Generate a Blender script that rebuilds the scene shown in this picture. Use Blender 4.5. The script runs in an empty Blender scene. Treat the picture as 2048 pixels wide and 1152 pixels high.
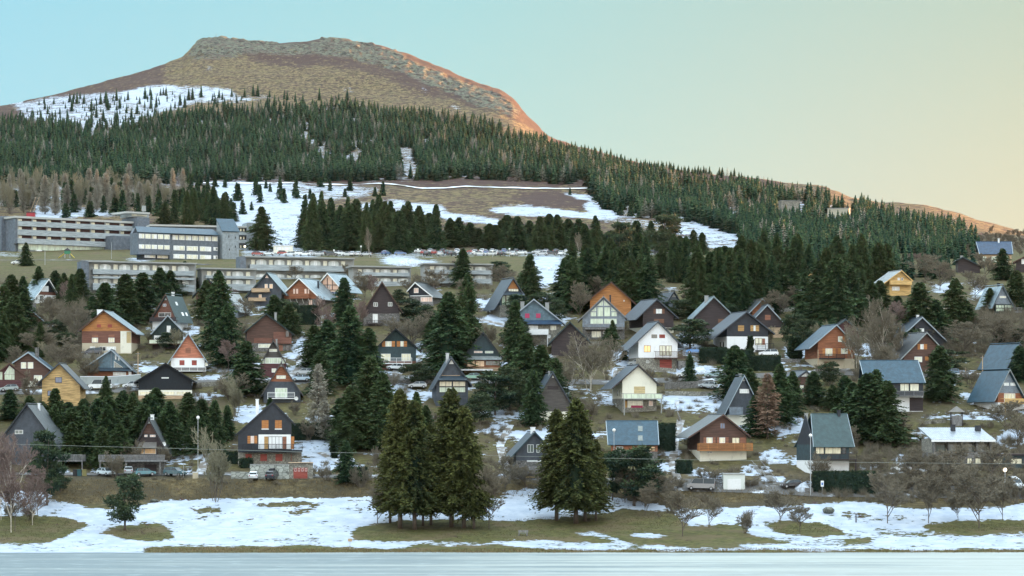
import bpy, math, random
import numpy as np
from mathutils import Vector, Matrix

# ---------------------------------------------------------------- camera, sky, sun, exposure
scene = bpy.context.scene
COL = scene.collection
F = 6000.0            # focal length in photograph pixels (2048 px wide)
CX, HY, CH = 1024.0, 865.0, 20.0   # centre column, horizon row, camera height
cam = bpy.data.cameras.new('camera')
cam_o = bpy.data.objects.new('camera', cam); COL.objects.link(cam_o)
cam_o.location = (0, 0, CH); cam_o.rotation_euler = (math.radians(90), 0, 0)
cam.sensor_width = 36.0; cam.lens = F / 2048 * 36.0
cam.shift_y = (HY - 576) / 2048.0
cam.clip_start = 1.0; cam.clip_end = 30000
scene.camera = cam_o

SUN_AZ, SUN_EL = math.radians(50), math.radians(3.2)   # azimuth to the right of the view direction
world = bpy.data.worlds.new('World'); scene.world = world; world.use_nodes = True
wn, wl = world.node_tree.nodes, world.node_tree.links
wn.clear()
wout = wn.new('ShaderNodeOutputWorld'); wbg = wn.new('ShaderNodeBackground')
sky = wn.new('ShaderNodeTexSky'); sky.sky_type = 'NISHITA'; sky.sun_disc = False
sky.sun_elevation = SUN_EL; sky.sun_rotation = SUN_AZ
sky.altitude = 1300; sky.air_density = 1.0; sky.dust_density = 0.6; sky.ozone_density = 1.5
# a thin high veil: the air near the horizon is paler and warmer towards the sun, bluer away from it
tc = wn.new('ShaderNodeTexCoord'); sep = wn.new('ShaderNodeSeparateXYZ')
wl.new(tc.outputs['Generated'], sep.inputs[0])
rx = wn.new('ShaderNodeMapRange'); rx.inputs[1].default_value = -0.17; rx.inputs[2].default_value = 0.19
wl.new(sep.outputs['X'], rx.inputs[0])
rz = wn.new('ShaderNodeMapRange'); rz.inputs[1].default_value = 0.0; rz.inputs[2].default_value = 0.15
wl.new(sep.outputs['Z'], rz.inputs[0])
def ramp(cols, src):
    r = wn.new('ShaderNodeValToRGB')
    while len(r.color_ramp.elements) < len(cols): r.color_ramp.elements.new(0.5)
    for e, (p, c) in zip(r.color_ramp.elements, cols):
        e.position = p; e.color = (*c, 1)
    wl.new(src, r.inputs[0]); return r
def s2l(c): return tuple(((v/255)/12.92 if v/255 <= .04045 else ((v/255+.055)/1.055)**2.4) for v in c)
r_hor = ramp([(0, s2l((203,236,240))), (.45, s2l((216,232,214))), (.8, s2l((242,228,198))), (1, s2l((254,228,184)))], rx.outputs[0])
r_top = ramp([(0, s2l((158,218,236))), (.4, s2l((170,219,224))), (.75, s2l((186,213,204))), (1, s2l((193,209,190)))], rx.outputs[0])
mx = wn.new('ShaderNodeMix'); mx.data_type = 'RGBA'
wl.new(rz.outputs[0], mx.inputs[0]); wl.new(r_hor.outputs[0], mx.inputs[6]); wl.new(r_top.outputs[0], mx.inputs[7])
SKY_VEIL = 0.62
mul = wn.new('ShaderNodeVectorMath'); mul.operation = 'SCALE'; mul.inputs[3].default_value = 1.0
rb = wn.new('ShaderNodeMapRange'); rb.inputs[1].default_value = .15; rb.inputs[2].default_value = .6; rb.inputs[3].default_value = 1.0; rb.inputs[4].default_value = 3.5
wl.new(sep.outputs['Z'], rb.inputs[0])          # open sky overhead, boosted above the strip behind the hill to fill the shade
up = wn.new('ShaderNodeVectorMath'); up.operation = 'SCALE'
mo = wn.new('ShaderNodeMix'); mo.data_type = 'RGBA'; mo.inputs[7].default_value = (*s2l((207,223,234)), 1)
ro_ = wn.new('ShaderNodeMapRange'); ro_.inputs[1].default_value = .15; ro_.inputs[2].default_value = .4
wl.new(sep.outputs['Z'], ro_.inputs[0]); wl.new(ro_.outputs[0], mo.inputs[0]); wl.new(mx.outputs[2], mo.inputs[6]); wl.new(mo.outputs[2], up.inputs[0]); wl.new(rb.outputs[0], up.inputs[3]); yb = wn.new('ShaderNodeMapRange'); yb.inputs[1].default_value = .05; yb.inputs[2].default_value = -.6; yb.inputs[3].default_value = 0.0; yb.inputs[4].default_value = 1.0
wl.new(sep.outputs['Y'], yb.inputs[0])          # unseen warm sky behind the viewpoint, boosted to light the facades
lowz = wn.new('ShaderNodeMapRange'); lowz.inputs[1].default_value = .55; lowz.inputs[2].default_value = .05
wl.new(sep.outputs['Z'], lowz.inputs[0])
bf = wn.new('ShaderNodeMath'); bf.operation = 'MULTIPLY'; wl.new(yb.outputs[0], bf.inputs[0]); wl.new(lowz.outputs[0], bf.inputs[1])
glow = wn.new('ShaderNodeMix'); glow.data_type = 'RGBA'; glow.inputs[7].default_value = (2.5, 2.3, 2.1, 1)
wl.new(bf.outputs[0], glow.inputs[0]); wl.new(up.outputs[0], glow.inputs[6]); wl.new(glow.outputs[2], mul.inputs[0])
mul2 = wn.new('ShaderNodeVectorMath'); mul2.operation = 'SCALE'; mul2.inputs[3].default_value = 0.0
wl.new(sky.outputs[0], mul2.inputs[0])
add = wn.new('ShaderNodeVectorMath'); add.operation = 'ADD'
wl.new(mul.outputs[0], add.inputs[0]); wl.new(mul2.outputs[0], add.inputs[1])
wl.new(add.outputs[0], wbg.inputs['Color']); wbg.inputs['Strength'].default_value = 0.15
wl.new(wbg.outputs[0], wout.inputs[0])

EXPOSURE = 2.74
mul.inputs[3].default_value = 1.0
mul2.inputs[3].default_value = 0.004
sun = bpy.data.lights.new('sun', 'SUN'); sun.energy = 5.0; sun.angle = math.radians(0.5); sun.color = (1.0, .46, .17)
sun_o = bpy.data.objects.new('sun', sun); COL.objects.link(sun_o)
sd = Vector((math.sin(SUN_AZ)*math.cos(SUN_EL), math.cos(SUN_AZ)*math.cos(SUN_EL), math.sin(SUN_EL)))
sun_o.rotation_euler = (-sd).to_track_quat('-Z', 'Y').to_euler()
sun_o.location = (300, 0, 500)
scene.view_settings.view_transform = 'Standard'; scene.view_settings.look = 'None'
scene.view_settings.exposure = EXPOSURE; scene.view_settings.gamma = 1
scene.cycles.max_bounces = 5; scene.cycles.diffuse_bounces = 3; scene.cycles.glossy_bounces = 2
scene.cycles.transmission_bounces = 2; scene.cycles.transparent_max_bounces = 4

# ---------------------------------------------------------------- noise (numpy)
def _h(ix, iy, s):
    n = (ix.astype(np.int64)*374761393 + iy.astype(np.int64)*668265263 + s*974711) & 0xffffffff
    n = ((n ^ (n >> 13))*1274126177) & 0xffffffff
    return ((n ^ (n >> 16)) & 0xffffff)/float(0xffffff)
def vnoise(x, y, s=0):
    x = np.asarray(x, float); y = np.asarray(y, float)
    ix, iy = np.floor(x), np.floor(y); fx, fy = x-ix, y-iy
    fx = fx*fx*(3-2*fx); fy = fy*fy*(3-2*fy)
    a, b, c, d = _h(ix,iy,s), _h(ix+1,iy,s), _h(ix,iy+1,s), _h(ix+1,iy+1,s)
    return (a*(1-fx)+b*fx)*(1-fy)+(c*(1-fx)+d*fx)*fy
def fbm(x, y, s=0, o=4):
    t, a, n = 0, .5, 0
    for i in range(o):
        t = t + a*vnoise(x*2**i, y*2**i, s+i*17); n += a; a *= .5
    return t/n - .5     # about -.5 .. .5

# ---------------------------------------------------------------- the lie of the land
PY = np.array([-300,-50,60,100,150,200,250,300,340,365,375,400,440,495,505,515,530,560,600,650,700,750,800,850,900,945,952,960,1000,1050,1085,1105,1115,1200.])
PD = np.array([3900,3150,2800,2680,2520,2330,2100,1850,1640,1520,1480,1330,1180,1070,1040,950,850,790,745,706,676,650,628,607,590,573,565,560,552,535,515,500,494,430.])
_yy = np.arange(-300, 1200, 1.0); _dd = np.interp(_yy, PY, PD)
_k = np.exp(-.5*(np.arange(-30,31)/12.)**2); _k /= _k.sum()
_ds = np.convolve(np.pad(_dd, 30, 'edge'), _k, 'valid')
_w = np.clip((_yy-700)/150, 0, 1); _dd = _ds*(1-_w)+_dd*_w
SX = np.array([-1600,-700,-300,0,100,200,300,365,385,405,430,500,560,640,700,760,830,880,930,1000,1025,1050,1075,1105,1150,1200,1250,1300,1400,1500,1560,1650,1700,1760,1850,1900,1950,2000,2048,2150,2300,2450,2650,2900,3200,3600,4300,5500,8000.])
SY = np.array([330,300,262,212,190,165,140,115,92,77,73,80,86,80,82,92,112,132,155,178,195,225,250,276,292,303,318,330,345,362,370,378,396,405,412,420,437,452,462,474,462,470,448,461,438,455,430,448,425.])  # past the right edge the unseen crest is raised to keep the slope shaded
def skyline(x): return np.interp(x, SX, SY)
def depth(x, y):
    x = np.asarray(x, float); y = np.asarray(y, float)
    d = np.interp(y, _yy, _dd)
    s = np.maximum(y - skyline(x), 0)
    E = np.interp(x, [0, 300, 700, 1000, 1150, 1400, 1700, 2000, 2400], [130, 150, 160, 200, 240, 160, 130, 90, 60])
    S = np.interp(x, [700, 1000, 1150, 1500, 2000], [34, 34, 30, 16, 12])
    return d + E*np.exp(-s/S)
def bump(X, Y, rock=0):
    far = np.clip((Y-1050)/500, 0, 1)
    z = .5*fbm(X/14, Y/14, 3)*(1-far) + far*(5*fbm(X/120, Y/120, 5) + 3.0*fbm(X/22, Y/40, 9))
    if not np.isscalar(rock):
        r = 1-np.abs(2*fbm(X/14, Y/34, 31, 4)); z = z + rock*(7.0*(r-.65)+2.4*fbm(X/5, Y/9, 37, 3))
    return z
def P(x, y, b=True, dz=0):
    """point of the ground seen at photograph pixel x, y"""
    Y = depth(x, y); X = (x-CX)/F*Y; Z = CH+(HY-y)/F*Y
    if b: Z = Z + bump(X, Y)
    return np.array([float(X), float(Y), float(Z)+dz]) if np.ndim(X) == 0 else np.stack([X, Y, Z+dz], -1)
def gz(X, Y):
    x = CX + X/Y*F
    lo, hi = float(skyline(x)), 1190.0
    for _ in range(24):
        m = (lo+hi)/2
        if float(depth(x, m)) > Y: lo = m
        else: hi = m
    return CH+(HY-(lo+hi)/2)/F*Y + float(bump(X, Y))
def px(X, Y, Z): return CX+X/Y*F, HY-(Z-CH)/Y*F

# ---------------------------------------------------------------- materials
def mat(name, fn):
    m = bpy.data.materials.new(name); m.use_nodes = True
    nt = m.node_tree; b = nt.nodes['Principled BSDF']; fn(nt, nt.nodes, nt.links, b); return m
def N(nt, t, **kw):
    n = nt.nodes.new(t)
    for k, v in kw.items():
        if k.startswith('i_'):
            key = k[2:]; n.inputs[int(key) if key.isdigit() else key.replace('_', ' ')].default_value = v
        else: setattr(n, k, v)
    return n
def noise(nt, scale, vec=None, detail=3, rough=.6):
    n = N(nt, 'ShaderNodeTexNoise', i_Scale=scale, i_Detail=detail, i_Roughness=rough)
    if vec is not None: nt.links.new(vec, n.inputs['Vector'])
    return n.outputs[0]
def mixc(nt, fac, a, b, mode='MIX'):
    m = N(nt, 'ShaderNodeMix', data_type='RGBA', blend_type=mode)
    for i, v in ((0, fac), (6, a), (7, b)):
        if hasattr(v, 'is_linked') or isinstance(v, bpy.types.NodeSocket): nt.links.new(v, m.inputs[i])
        elif i == 0: m.inputs[0].default_value = v
        else: m.inputs[i].default_value = (*v, 1)
    return m.outputs[2]
def math_(nt, op, a, b=0, c=None, clamp=False):
    m = N(nt, 'ShaderNodeMath', operation=op, use_clamp=clamp)
    for i, v in enumerate((a, b, c)):
        if v is None: continue
        if isinstance(v, bpy.types.NodeSocket): nt.links.new(v, m.inputs[i])
        else: m.inputs[i].default_value = v
    return m.outputs[0]
def step(nt, v, lo, hi):
    m = N(nt, 'ShaderNodeMapRange', interpolation_type='SMOOTHSTEP'); m.inputs[1].default_value = lo; m.inputs[2].default_value = hi
    nt.links.new(v, m.inputs[0]); return m.outputs[0]
def objco(nt, scale=(1,1,1), rnd=False):
    t = N(nt, 'ShaderNodeTexCoord'); mp = N(nt, 'ShaderNodeMapping'); mp.inputs['Scale'].default_value = scale
    nt.links.new(t.outputs['Object'], mp.inputs[0]); return mp.outputs[0]
def bumpn(nt, h, st, dist=.1):
    b = N(nt, 'ShaderNodeBump', i_Strength=st, i_Distance=dist); nt.links.new(h, b.inputs['Height']); return b.outputs[0]

# ---------------------------------------------------------------- mesh helpers
def new_obj(name, me, parent=None, loc=None, rz=0):
    o = bpy.data.objects.new(name, me); COL.objects.link(o)
    if parent is not None: o.parent = parent
    if loc is not None: o.location = loc
    if rz: o.rotation_euler = (0, 0, rz)
    return o
def tag(o, label=None, cat=None, group=None, kind=None):
    if label: o['label'] = label
    if cat: o['category'] = cat
    if group: o['group'] = group
    if kind: o['kind'] = kind
    return o
def fast_mesh(name, V, Fa, mats, mi=None, attr=None, smooth=False):
    """V (n,3); Fa (m,k) one face size; mi per-face material; attr {name: per-vertex float}"""
    me = bpy.data.meshes.new(name)
    V = np.asarray(V, np.float32); Fa = np.asarray(Fa, np.int32); m, k = Fa.shape
    me.vertices.add(len(V)); me.vertices.foreach_set('co', V.ravel())
    me.loops.add(m*k); me.loops.foreach_set('vertex_index', Fa.ravel())
    me.polygons.add(m); me.polygons.foreach_set('loop_start', np.arange(0, m*k, k, dtype=np.int32))
    me.polygons.foreach_set('loop_total', np.full(m, k, np.int32))
    for x in (mats if isinstance(mats, (list, tuple)) else [mats]): me.materials.append(x)
    if mi is not None: me.polygons.foreach_set('material_index', np.asarray(mi, np.int32))
    if smooth: me.polygons.foreach_set('use_smooth', np.ones(m, bool))
    if attr:
        for n_, v in attr.items():
            v = np.asarray(v, np.float32)
            if v.ndim == 2:
                a = me.color_attributes.new(n_, 'FLOAT_COLOR', 'POINT'); a.data.foreach_set('color', v.ravel())
            else:
                a = me.attributes.new(n_, 'FLOAT', 'POINT'); a.data.foreach_set('value', v)
    me.update(calc_edges=True); me.validate(); return me
class MB:
    def __init__(s): s.v = []; s.f = []
    def add(s, vs, fs):
        n = len(s.v); s.v += [tuple(map(float, p)) for p in vs]; s.f += [tuple(i+n for i in f) for f in fs]; return s
    def box(s, x0, x1, y0, y1, z0, z1):
        if x0 > x1: x0, x1 = x1, x0
        if y0 > y1: y0, y1 = y1, y0
        if z0 > z1: z0, z1 = z1, z0
        return s.add([(x0,y0,z0),(x1,y0,z0),(x1,y1,z0),(x0,y1,z0),(x0,y0,z1),(x1,y0,z1),(x1,y1,z1),(x0,y1,z1)],
            [(0,3,2,1),(4,5,6,7),(0,1,5,4),(1,2,6,5),(2,3,7,6),(3,0,4,7)])
    def prism(s, poly, y0, y1):
        """poly in (x,z), counter-clockwise seen from -Y; extruded from y0 to y1"""
        n = len(poly)
        return s.add([(x, y0, z) for x, z in poly]+[(x, y1, z) for x, z in poly],
            [tuple(range(n)), tuple(range(2*n-1, n-1, -1))]+[(i, i+n, (i+1)%n+n, (i+1)%n) for i in range(n)])
    def slab(s, pts, t):
        """flat polygon in 3D thickened by t along its normal"""
        p = [Vector(q) for q in pts]; nn = (p[1]-p[0]).cross(p[2]-p[0]).normalized()*t; n = len(p)
        return s.add(p+[q+nn for q in p], [tuple(range(n-1,-1,-1)), tuple(range(n, 2*n))]+[(i, (i+1)%n, (i+1)%n+n, i+n) for i in range(n)])
    def bar(s, a, b, r, n=6, r2=None):
        a, b = Vector(a), Vector(b); d = (b-a).normalized(); r2 = r if r2 is None else r2
        u = d.orthogonal().normalized(); w = d.cross(u)
        vs = [a+(u*math.cos(2*math.pi*i/n)+w*math.sin(2*math.pi*i/n))*r for i in range(n)]+[b+(u*math.cos(2*math.pi*i/n)+w*math.sin(2*math.pi*i/n))*r2 for i in range(n)]
        return s.add(vs, [tuple(range(n-1,-1,-1)), tuple(range(n, 2*n))]+[(i, (i+1)%n, (i+1)%n+n, i+n) for i in range(n)])
    def build(s, name, m, parent=None, loc=None, rz=0, smooth=False):
        me = bpy.data.meshes.new(name); me.from_pydata(s.v, [], s.f)
        me.materials.append(m); me.update()
        if smooth:
            for p_ in me.polygons: p_.use_smooth = True
        return new_obj(name, me, parent, loc, rz)
def empty(name, loc, rz=0):
    o = new_obj(name, None, None, loc, rz); o.empty_display_size = .5; return o
def copy_tree(o, parent=None):
    c = o.copy(); COL.objects.link(c); c.parent = parent
    for ch in list(o.children): copy_tree(ch, c)
    return c
# ---------------------------------------------------------------- terrain sheet
def inpoly(x, y, poly):
    r = np.zeros(x.shape, bool); n = len(poly)
    for i in range(n):
        x1, y1 = poly[i]; x2, y2 = poly[(i+1) % n]
        if y1 == y2: continue
        c = ((y1 > y) != (y2 > y)) & (x < (x2-x1)*(y-y1)/(y2-y1)+x1); r ^= c
    return r
def ell(x, y, cx, cy, rx, ry): return 1-np.sqrt(((x-cx)/rx)**2+((y-cy)/ry)**2)

xs = np.concatenate([np.array([-1500,-1000,-700,-450,-300,-200,-120]), np.arange(-60, 2110, 3.0), np.arange(2130, 3300, 26.0), np.array([3350,3450,3600,3800,4100,4500,5000,5800,7200])])
yn = np.concatenate([np.array([1190,1170,1150,1135]), np.arange(1125, 945, -1.5), np.arange(945, 500, -2.0)])
NF = 210
T = np.linspace(0, 1, NF)
XX = np.repeat(xs[None], len(yn)+NF, 0)
sk = skyline(xs)
far_rows = 499 + (np.minimum(sk, 494)[None]-499)*T[:, None]
YY = np.vstack([np.repeat(yn[:, None], len(xs), 1), far_rows])
sdist = YY - np.minimum(sk, 494)[None]

def zones(x, y, sd):
    """snow, rock, heather, green, dirt as painted where the real ground has them"""
    sn = np.zeros(x.shape); ro = sn.copy(); he = sn.copy(); gr = sn.copy(); di = sn.copy()
    nz = fbm(x/60, y/14, 71)*14; nx = fbm(x/45, y/12, 77)*40
    xq, yq = x+nx*.35, y+nz*.35
    def setp(a, poly, v): a[inpoly(xq, yq, poly)] = v
    def sete(a, cx, cy, rx, ry, v=1.0, soft=.35):
        e = np.clip(ell(xq, yq, cx, cy, rx, ry)/soft+.5, 0, 1); np.copyto(a, np.where(v > a, np.maximum(a, e*v), a) if v > 0 else a*(1-e))
    # shore: snow below the road bank
    bank = np.interp(x, [-100,0,60,120,210,280,330,400,500,620,770,1000,1100,1200,1300,1340,1450,1620,1700,1740,1850,1900,2010,2048,2100],
                        [1022,1018,998,1003,1010,1008,1000,998,993,995,992,992,985,990,1005,1015,1015,1010,1001,1005,1018,1015,1015,1003,1000])
    sn = np.where((y > bank+nz*.3), np.clip(.90+.55*fbm(x/75, y/15, 123), .66, 1), sn); gr = np.where(y > bank, .6, gr)
    shore = [( [(-60,1036),(60,1034),(140,1036),(178,1050),(150,1060),(140,1068),(95,1086),(-60,1086)], 0),
      ([(200,1066),(240,1052),(300,1047),(335,1052),(345,1075),(300,1082),(250,1078)], 0),
      ([(270,1108),(300,1096),(420,1094),(560,1092),(700,1096),(780,1100),(760,1112),(270,1112)], 0),
      ([(700,1066),(740,1052),(820,1042),(960,1040),(1060,1043),(1120,1036),(1200,1028),(1240,1018),(1340,1022),(1375,1052),(1480,1048),(1500,1070),(1600,1092),(1500,1098),(1280,1090),(1100,1088),(700,1080)], 0),
      ([(690,1092),(1000,1090),(1060,1097),(1350,1103),(2100,1098),(2100,1112),(690,1112)], 0),
      ([(1430,1085),(1640,1088),(1560,1096),(1400,1096)], 0),
      ([(1530,1052),(1560,1042),(1640,1046),(1690,1062),(1640,1076),(1560,1064)], 0),
      ([(1840,1052),(1900,1044),(2100,1040),(2100,1060),(1960,1068),(1860,1060)], 0),
      ([(1690,1078),(1745,1076),(1740,1085),(1690,1084)], 0),
      ([(1650,1066),(1900,1066),(2100,1068),(2100,1070.5),(1800,1070),(1650,1070)], .3),
      ([(490,1010),(560,1004),(640,1005),(660,1010),(560,1014)], .25), ([(560,1022),(610,1018),(640,1022),(590,1028)], .3),
      ([(380,1012),(450,1016),(440,1022),(370,1020)], .3), ([(480,1046),(540,1030),(520,1030),(470,1042)], .35),
      ([(160,1010),(230,1010),(225,1016),(170,1016)], .2), ([(285,1022),(330,1014),(310,1020)], .1)]
    for poly, v in shore: setp(sn, poly, v)
    for poly in ([(980,1082),(1100,1082),(1230,1086),(1290,1093),(1220,1099),(1080,1094),(990,1090)], [(1140,1066),(1180,1062),(1250,1078),(1275,1085),(1240,1085),(1180,1072)],
                 [(1255,1066),(1300,1064),(1345,1073),(1300,1078),(1260,1074)], [(1470,1088),(1600,1090),(1590,1097),(1480,1096)], [(700,1086),(780,1086),(840,1094),(790,1098),(700,1096)]):
        setp(sn, poly, .9)
    sn = np.where((y > 1100) & (x < 300), np.maximum(sn, .75), sn)
    sn = np.where(y > 1104+0*x, np.where(x < 290, sn, 0), sn)
    gr = np.where(y > 1036, 1.0, gr)
    # village patches
    V = [(640,891,50,14),(620,905,60,9),(650,925,45,9),(700,930,30,6),(640,938,30,7),(600,690,17,22),(603,705,26,8),(600,735,34,5),(560,745,30,4),(592,757,30,6),
      (445,740,40,6),(430,760,30,5),(235,740,14,8),(300,738,20,6),(250,752,34,5),(525,838,50,12),(500,820,30,10),(640,838,30,9),(690,880,20,8),(320,660,25,8),(350,668,30,10),(388,660,14,8),
      (1000,603,64,9),(1000,618,34,6),(1010,630,30,7),(975,640,30,5),(1080,600,40,8),(1110,640,26,12),(1000,648,30,4),(1395,805,75,14),(1440,815,40,8),(1350,798,40,9),(1380,740,50,9),(1340,735,20,6),(1250,712,22,18),
      (1385,700,16,14),(1360,690,14,8),(1375,670,16,6),(1330,690,20,6),(975,798,22,8),(1000,828,45,9),(1090,828,80,7),(1060,868,62,8),(1160,872,40,6),(1000,855,20,3),(1330,880,22,28),(1360,868,18,10),(1350,905,10,14),
      (1570,850,40,18),(1560,870,20,8),(1480,858,60,8),(1545,912,22,9),(1585,922,40,6),(1390,945,24,8),(1420,952,30,6),(1330,935,20,9),(1500,945,14,9),(1530,950,12,16),(1560,960,14,8),(1610,972,30,8),
      (1850,862,40,8),(1900,835,60,5),(1990,835,40,5),(2030,870,30,10),(2010,885,40,8),(1980,880,20,5),(1910,745,36,6),(1950,795,18,10),(1930,790,20,4),(1800,918,14,12),(1735,935,24,5),(1880,905,20,5),(1600,700,34,7),(1590,712,30,6),
      (1640,688,20,8),(1540,735,40,5),(1610,730,30,4),(1740,700,40,12),(1600,600,60,7),(1560,605,34,6),(1580,578,30,5),(1730,490,60,9),(1790,492,30,6),(1900,574,24,8),(1880,580,20,5),(1960,582,14,10),
      (40,1000,60,18),(140,905,12,6),(150,898,14,5),(190,940,14,5),(370,880,14,9),(380,915,40,6),(355,925,30,5),(240,895,24,10),(230,925,34,6),(380,940,10,4),(130,945,18,4),(280,520,30,4),(20,510,40,3),(100,425,30,20),
      (250,930,20,6),(540,600,18,6),(520,610,16,5),(440,690,20,10),(810,790,60,10),(800,700,30,8),(850,700,30,14),(870,680,20,6),(790,775,20,5),(840,765,30,4),(760,745,30,4),
      (560,495,40,12),(570,520,60,6),(800,522,40,8),(840,526,40,6),(1095,525,34,10),(1100,545,30,8),(1105,560,22,8),(1080,570,20,8),(1060,660,30,6),(1180,925,20,6),(1010,925,14,6),(1010,950,20,6),(1040,985,40,6),(1120,982,60,8),(930,900,12,4),
      (1430,770,40,4),(1240,745,20,6),(1230,800,20,8),(1225,870,10,4),(420,790,40,4),(395,800,20,6),(500,790,30,4),(1700,790,30,4),(1850,880,30,4),(1050,700,30,4)]
    for cx, cy, rx_, ry in V: sete(sn, cx, cy, rx_*1.1, ry*1.25, .95, .7)
    base = (y > 560) & (y < 940)
    sn = np.where(base, np.maximum(sn, np.clip(.14+1.7*fbm(x/50, y/9, 91), 0, .55)), sn)
    gr = np.where((y > 500) & (y <= 940), .6+.5*fbm(x/80, y/20, 13), gr); gr = np.where((y > 500) & (y < 538), .95, gr)
    di = np.where((y > 560) & (y < 1010), np.clip(.35+1.2*fbm(x/90, y/18, 15), 0, .8), di)
    # plateau, ski field and mountain
    for poly, v in (([(425,362),(600,365),(640,375),(640,450),(600,470),(500,470),(440,430),(425,400)], 1.0), ([(520,440),(640,440),(630,470),(520,472)], .95),
        ([(560,372),(700,372),(765,378),(740,392),(640,400),(600,395)], .66), ([(700,402),(790,398),(880,408),(900,418),(800,420),(790,436),(740,430)], .72), ([(780,405),(860,412),(930,428),(1000,438),(1000,456),(900,440),(820,425)], .85),
        ([(975,418),(1010,408),(1060,410),(1130,418),(1180,424),(1240,424),(1235,438),(1120,436),(1030,432),(985,428)], .92), ([(1120,382),(1190,384),(1178,392),(1190,404),(1205,418),(1240,424),(1180,430),(1165,412),(1175,400),(1140,390)], 1.0),
        ([(1310,428),(1360,424),(1400,436),(1460,446),(1500,452),(1500,490),(1440,500),(1380,490),(1360,470),(1350,448)], .72), ([(1385,436),(1480,446),(1490,458),(1400,450)], 1.0), ([(95,395),(150,398),(180,430),(140,440),(90,432)], .95), ([(170,418),(300,424),(300,436),(170,434)], .95),
        ([(420,430),(470,435),(640,445),(640,478),(420,470)], .9), ([(540,472),(610,470),(612,500),(545,502)], .7), ([(0,432),(100,436),(100,442),(0,442)], .8),
        ([(20,205),(110,190),(200,185),(262,182),(296,170),(330,168),(370,175),(470,182),(475,192),(520,188),(560,190),(480,205),(390,212),(330,230),(230,255),(160,268),(110,245),(40,235)], .66), ([(240,185),(296,170),(330,168),(370,175),(470,182),(440,196),(330,216),(250,206)], .86),
        ([(330,180),(440,186),(480,200),(400,206),(330,200)], .7), ([(680,170),(692,169),(712,176),(700,181)], 1), ([(895,207),(915,210),(922,216),(912,220)], 1), ([(842,172),(858,176),(856,184),(846,180)], .8), ([(412,130),(430,130),(424,144),(410,142)], .6)):
        setp(sn, poly, v)
    fz = inpoly(x, y, [(560,230),(700,200),(1000,300),(1000,360),(700,362),(560,360)]); sn = np.where(fz, np.maximum(sn, .5), sn)
    fz = inpoly(x, y, [(1180,350),(1900,440),(1900,500),(1500,500),(1180,440)]); sn = np.where(fz, np.maximum(sn, .5), sn)
    fz = inpoly(x, y, [(-60,250),(560,230),(560,360),(-60,420)]); sn = np.where(fz, np.maximum(sn, .46), sn)
    sn = np.where((y > 474) & (y < 500) & (x > 420) & (x < 640), .8, sn)
    m = y < 366
    gr = np.where(m | ((y < 500)), 0, gr)
    cl = inpoly(x, y+nz*.6, [(368,122),(400,74),(450,72),(560,84),(700,80),(790,100),(860,140),(1000,185),(1048,225),(1030,236),(980,222),(940,205),(880,180),(800,150),(700,118),(600,112),(500,110),(470,116),(380,118)])
    ro = np.where(cl, .78, ro)
    up = inpoly(x, y+nz*.5, [(880,134),(960,160),(1040,205),(1060,235),(1000,190),(930,164)]); ro = np.where(up, .15, ro)
    hp = inpoly(x, y+nz, [(360,118),(470,108),(560,128),(640,132),(760,150),(860,190),(960,215),(1030,240),(1090,270),(1045,215),(1000,190),(900,170),(800,140),(640,108),(480,104)])
    he = np.where(hp, .74, he)
    he = np.where(m & (x < 330) & (sd < 46), .72, he); he = np.where(m & (sd < 13) & (x > 430), .95, he)
    he = np.where(m & (he < .3), .3, he)
    he = np.where(inpoly(x, y+nz*.3, [(1050,384),(1130,380),(1180,405),(1170,418),(1060,412),(1020,395)]), .85, he)
    he = np.where((y > 356) & (y < 372), .8, he); he = np.where((y > 372) & (y < 500), np.maximum(he, .38), he)
    forest = inpoly(x, y, [(-60,262),(200,262),(560,240),(700,215),(960,262),(1200,315),(1560,380),(2000,480),(1700,500),(1200,420),(1180,362),(-60,420)])
    di = np.where(forest, .8, di)
    # car park and terrace
    di = np.where((y > 500) & (y < 513) & (x > 420), .3, di)
    sn = np.where((y > 500) & (y < 514) & (x > 480) & (x < 1400), .56, sn)
    return sn, ro, he, gr, di
sn, ro, he, gr, di = zones(XX, YY, sdist)
def blur(a, k=1):
    for _ in range(k):
        b = a.copy(); b[1:-1,1:-1] = (a[1:-1,1:-1]*2+a[:-2,1:-1]+a[2:,1:-1]+a[1:-1,:-2]+a[1:-1,2:])/6; a = b
    return a
sn = blur(np.where((sn > .8) & (YY < 500) & (YY > 270), .84, sn), 11); ro, he, gr, di = blur(ro, 8), blur(he, 10), blur(gr, 6), blur(di, 8)
DD = np.interp(YY, _yy, _dd)
Y3 = depth(XX, YY); X3 = (XX-CX)/F*Y3; Z3 = CH+(HY-YY)/F*Y3
Z3 = Z3 + bump(X3, Y3, ro)
Z3 = np.where(YY > 1112, np.minimum(Z3, -.35), Z3)
# the land falls away behind the crest
back = []
for k in range(1, 9):
    back.append((X3[-1]*(1+.03*k), Y3[-1]+70*k, Z3[-1]-10*k-3*k*k+4*fbm(X3[-1]/60, Y3[-1]/60+k, 8)))
X3 = np.vstack([X3]+[b[0][None] for b in back]); Y3 = np.vstack([Y3]+[b[1][None] for b in back]); Z3 = np.vstack([Z3]+[b[2][None] for b in back])
pad = lambda a: np.vstack([a, np.repeat(a[-1:], 8, 0)])
sn, ro, he, gr, di = map(pad, (sn, ro, he, gr, di))
nr, nc = X3.shape
idx = np.arange(nr*nc).reshape(nr, nc)
Q = np.stack([idx[:-1,:-1], idx[:-1,1:], idx[1:,1:], idx[1:,:-1]], -1).reshape(-1, 4)

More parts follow.
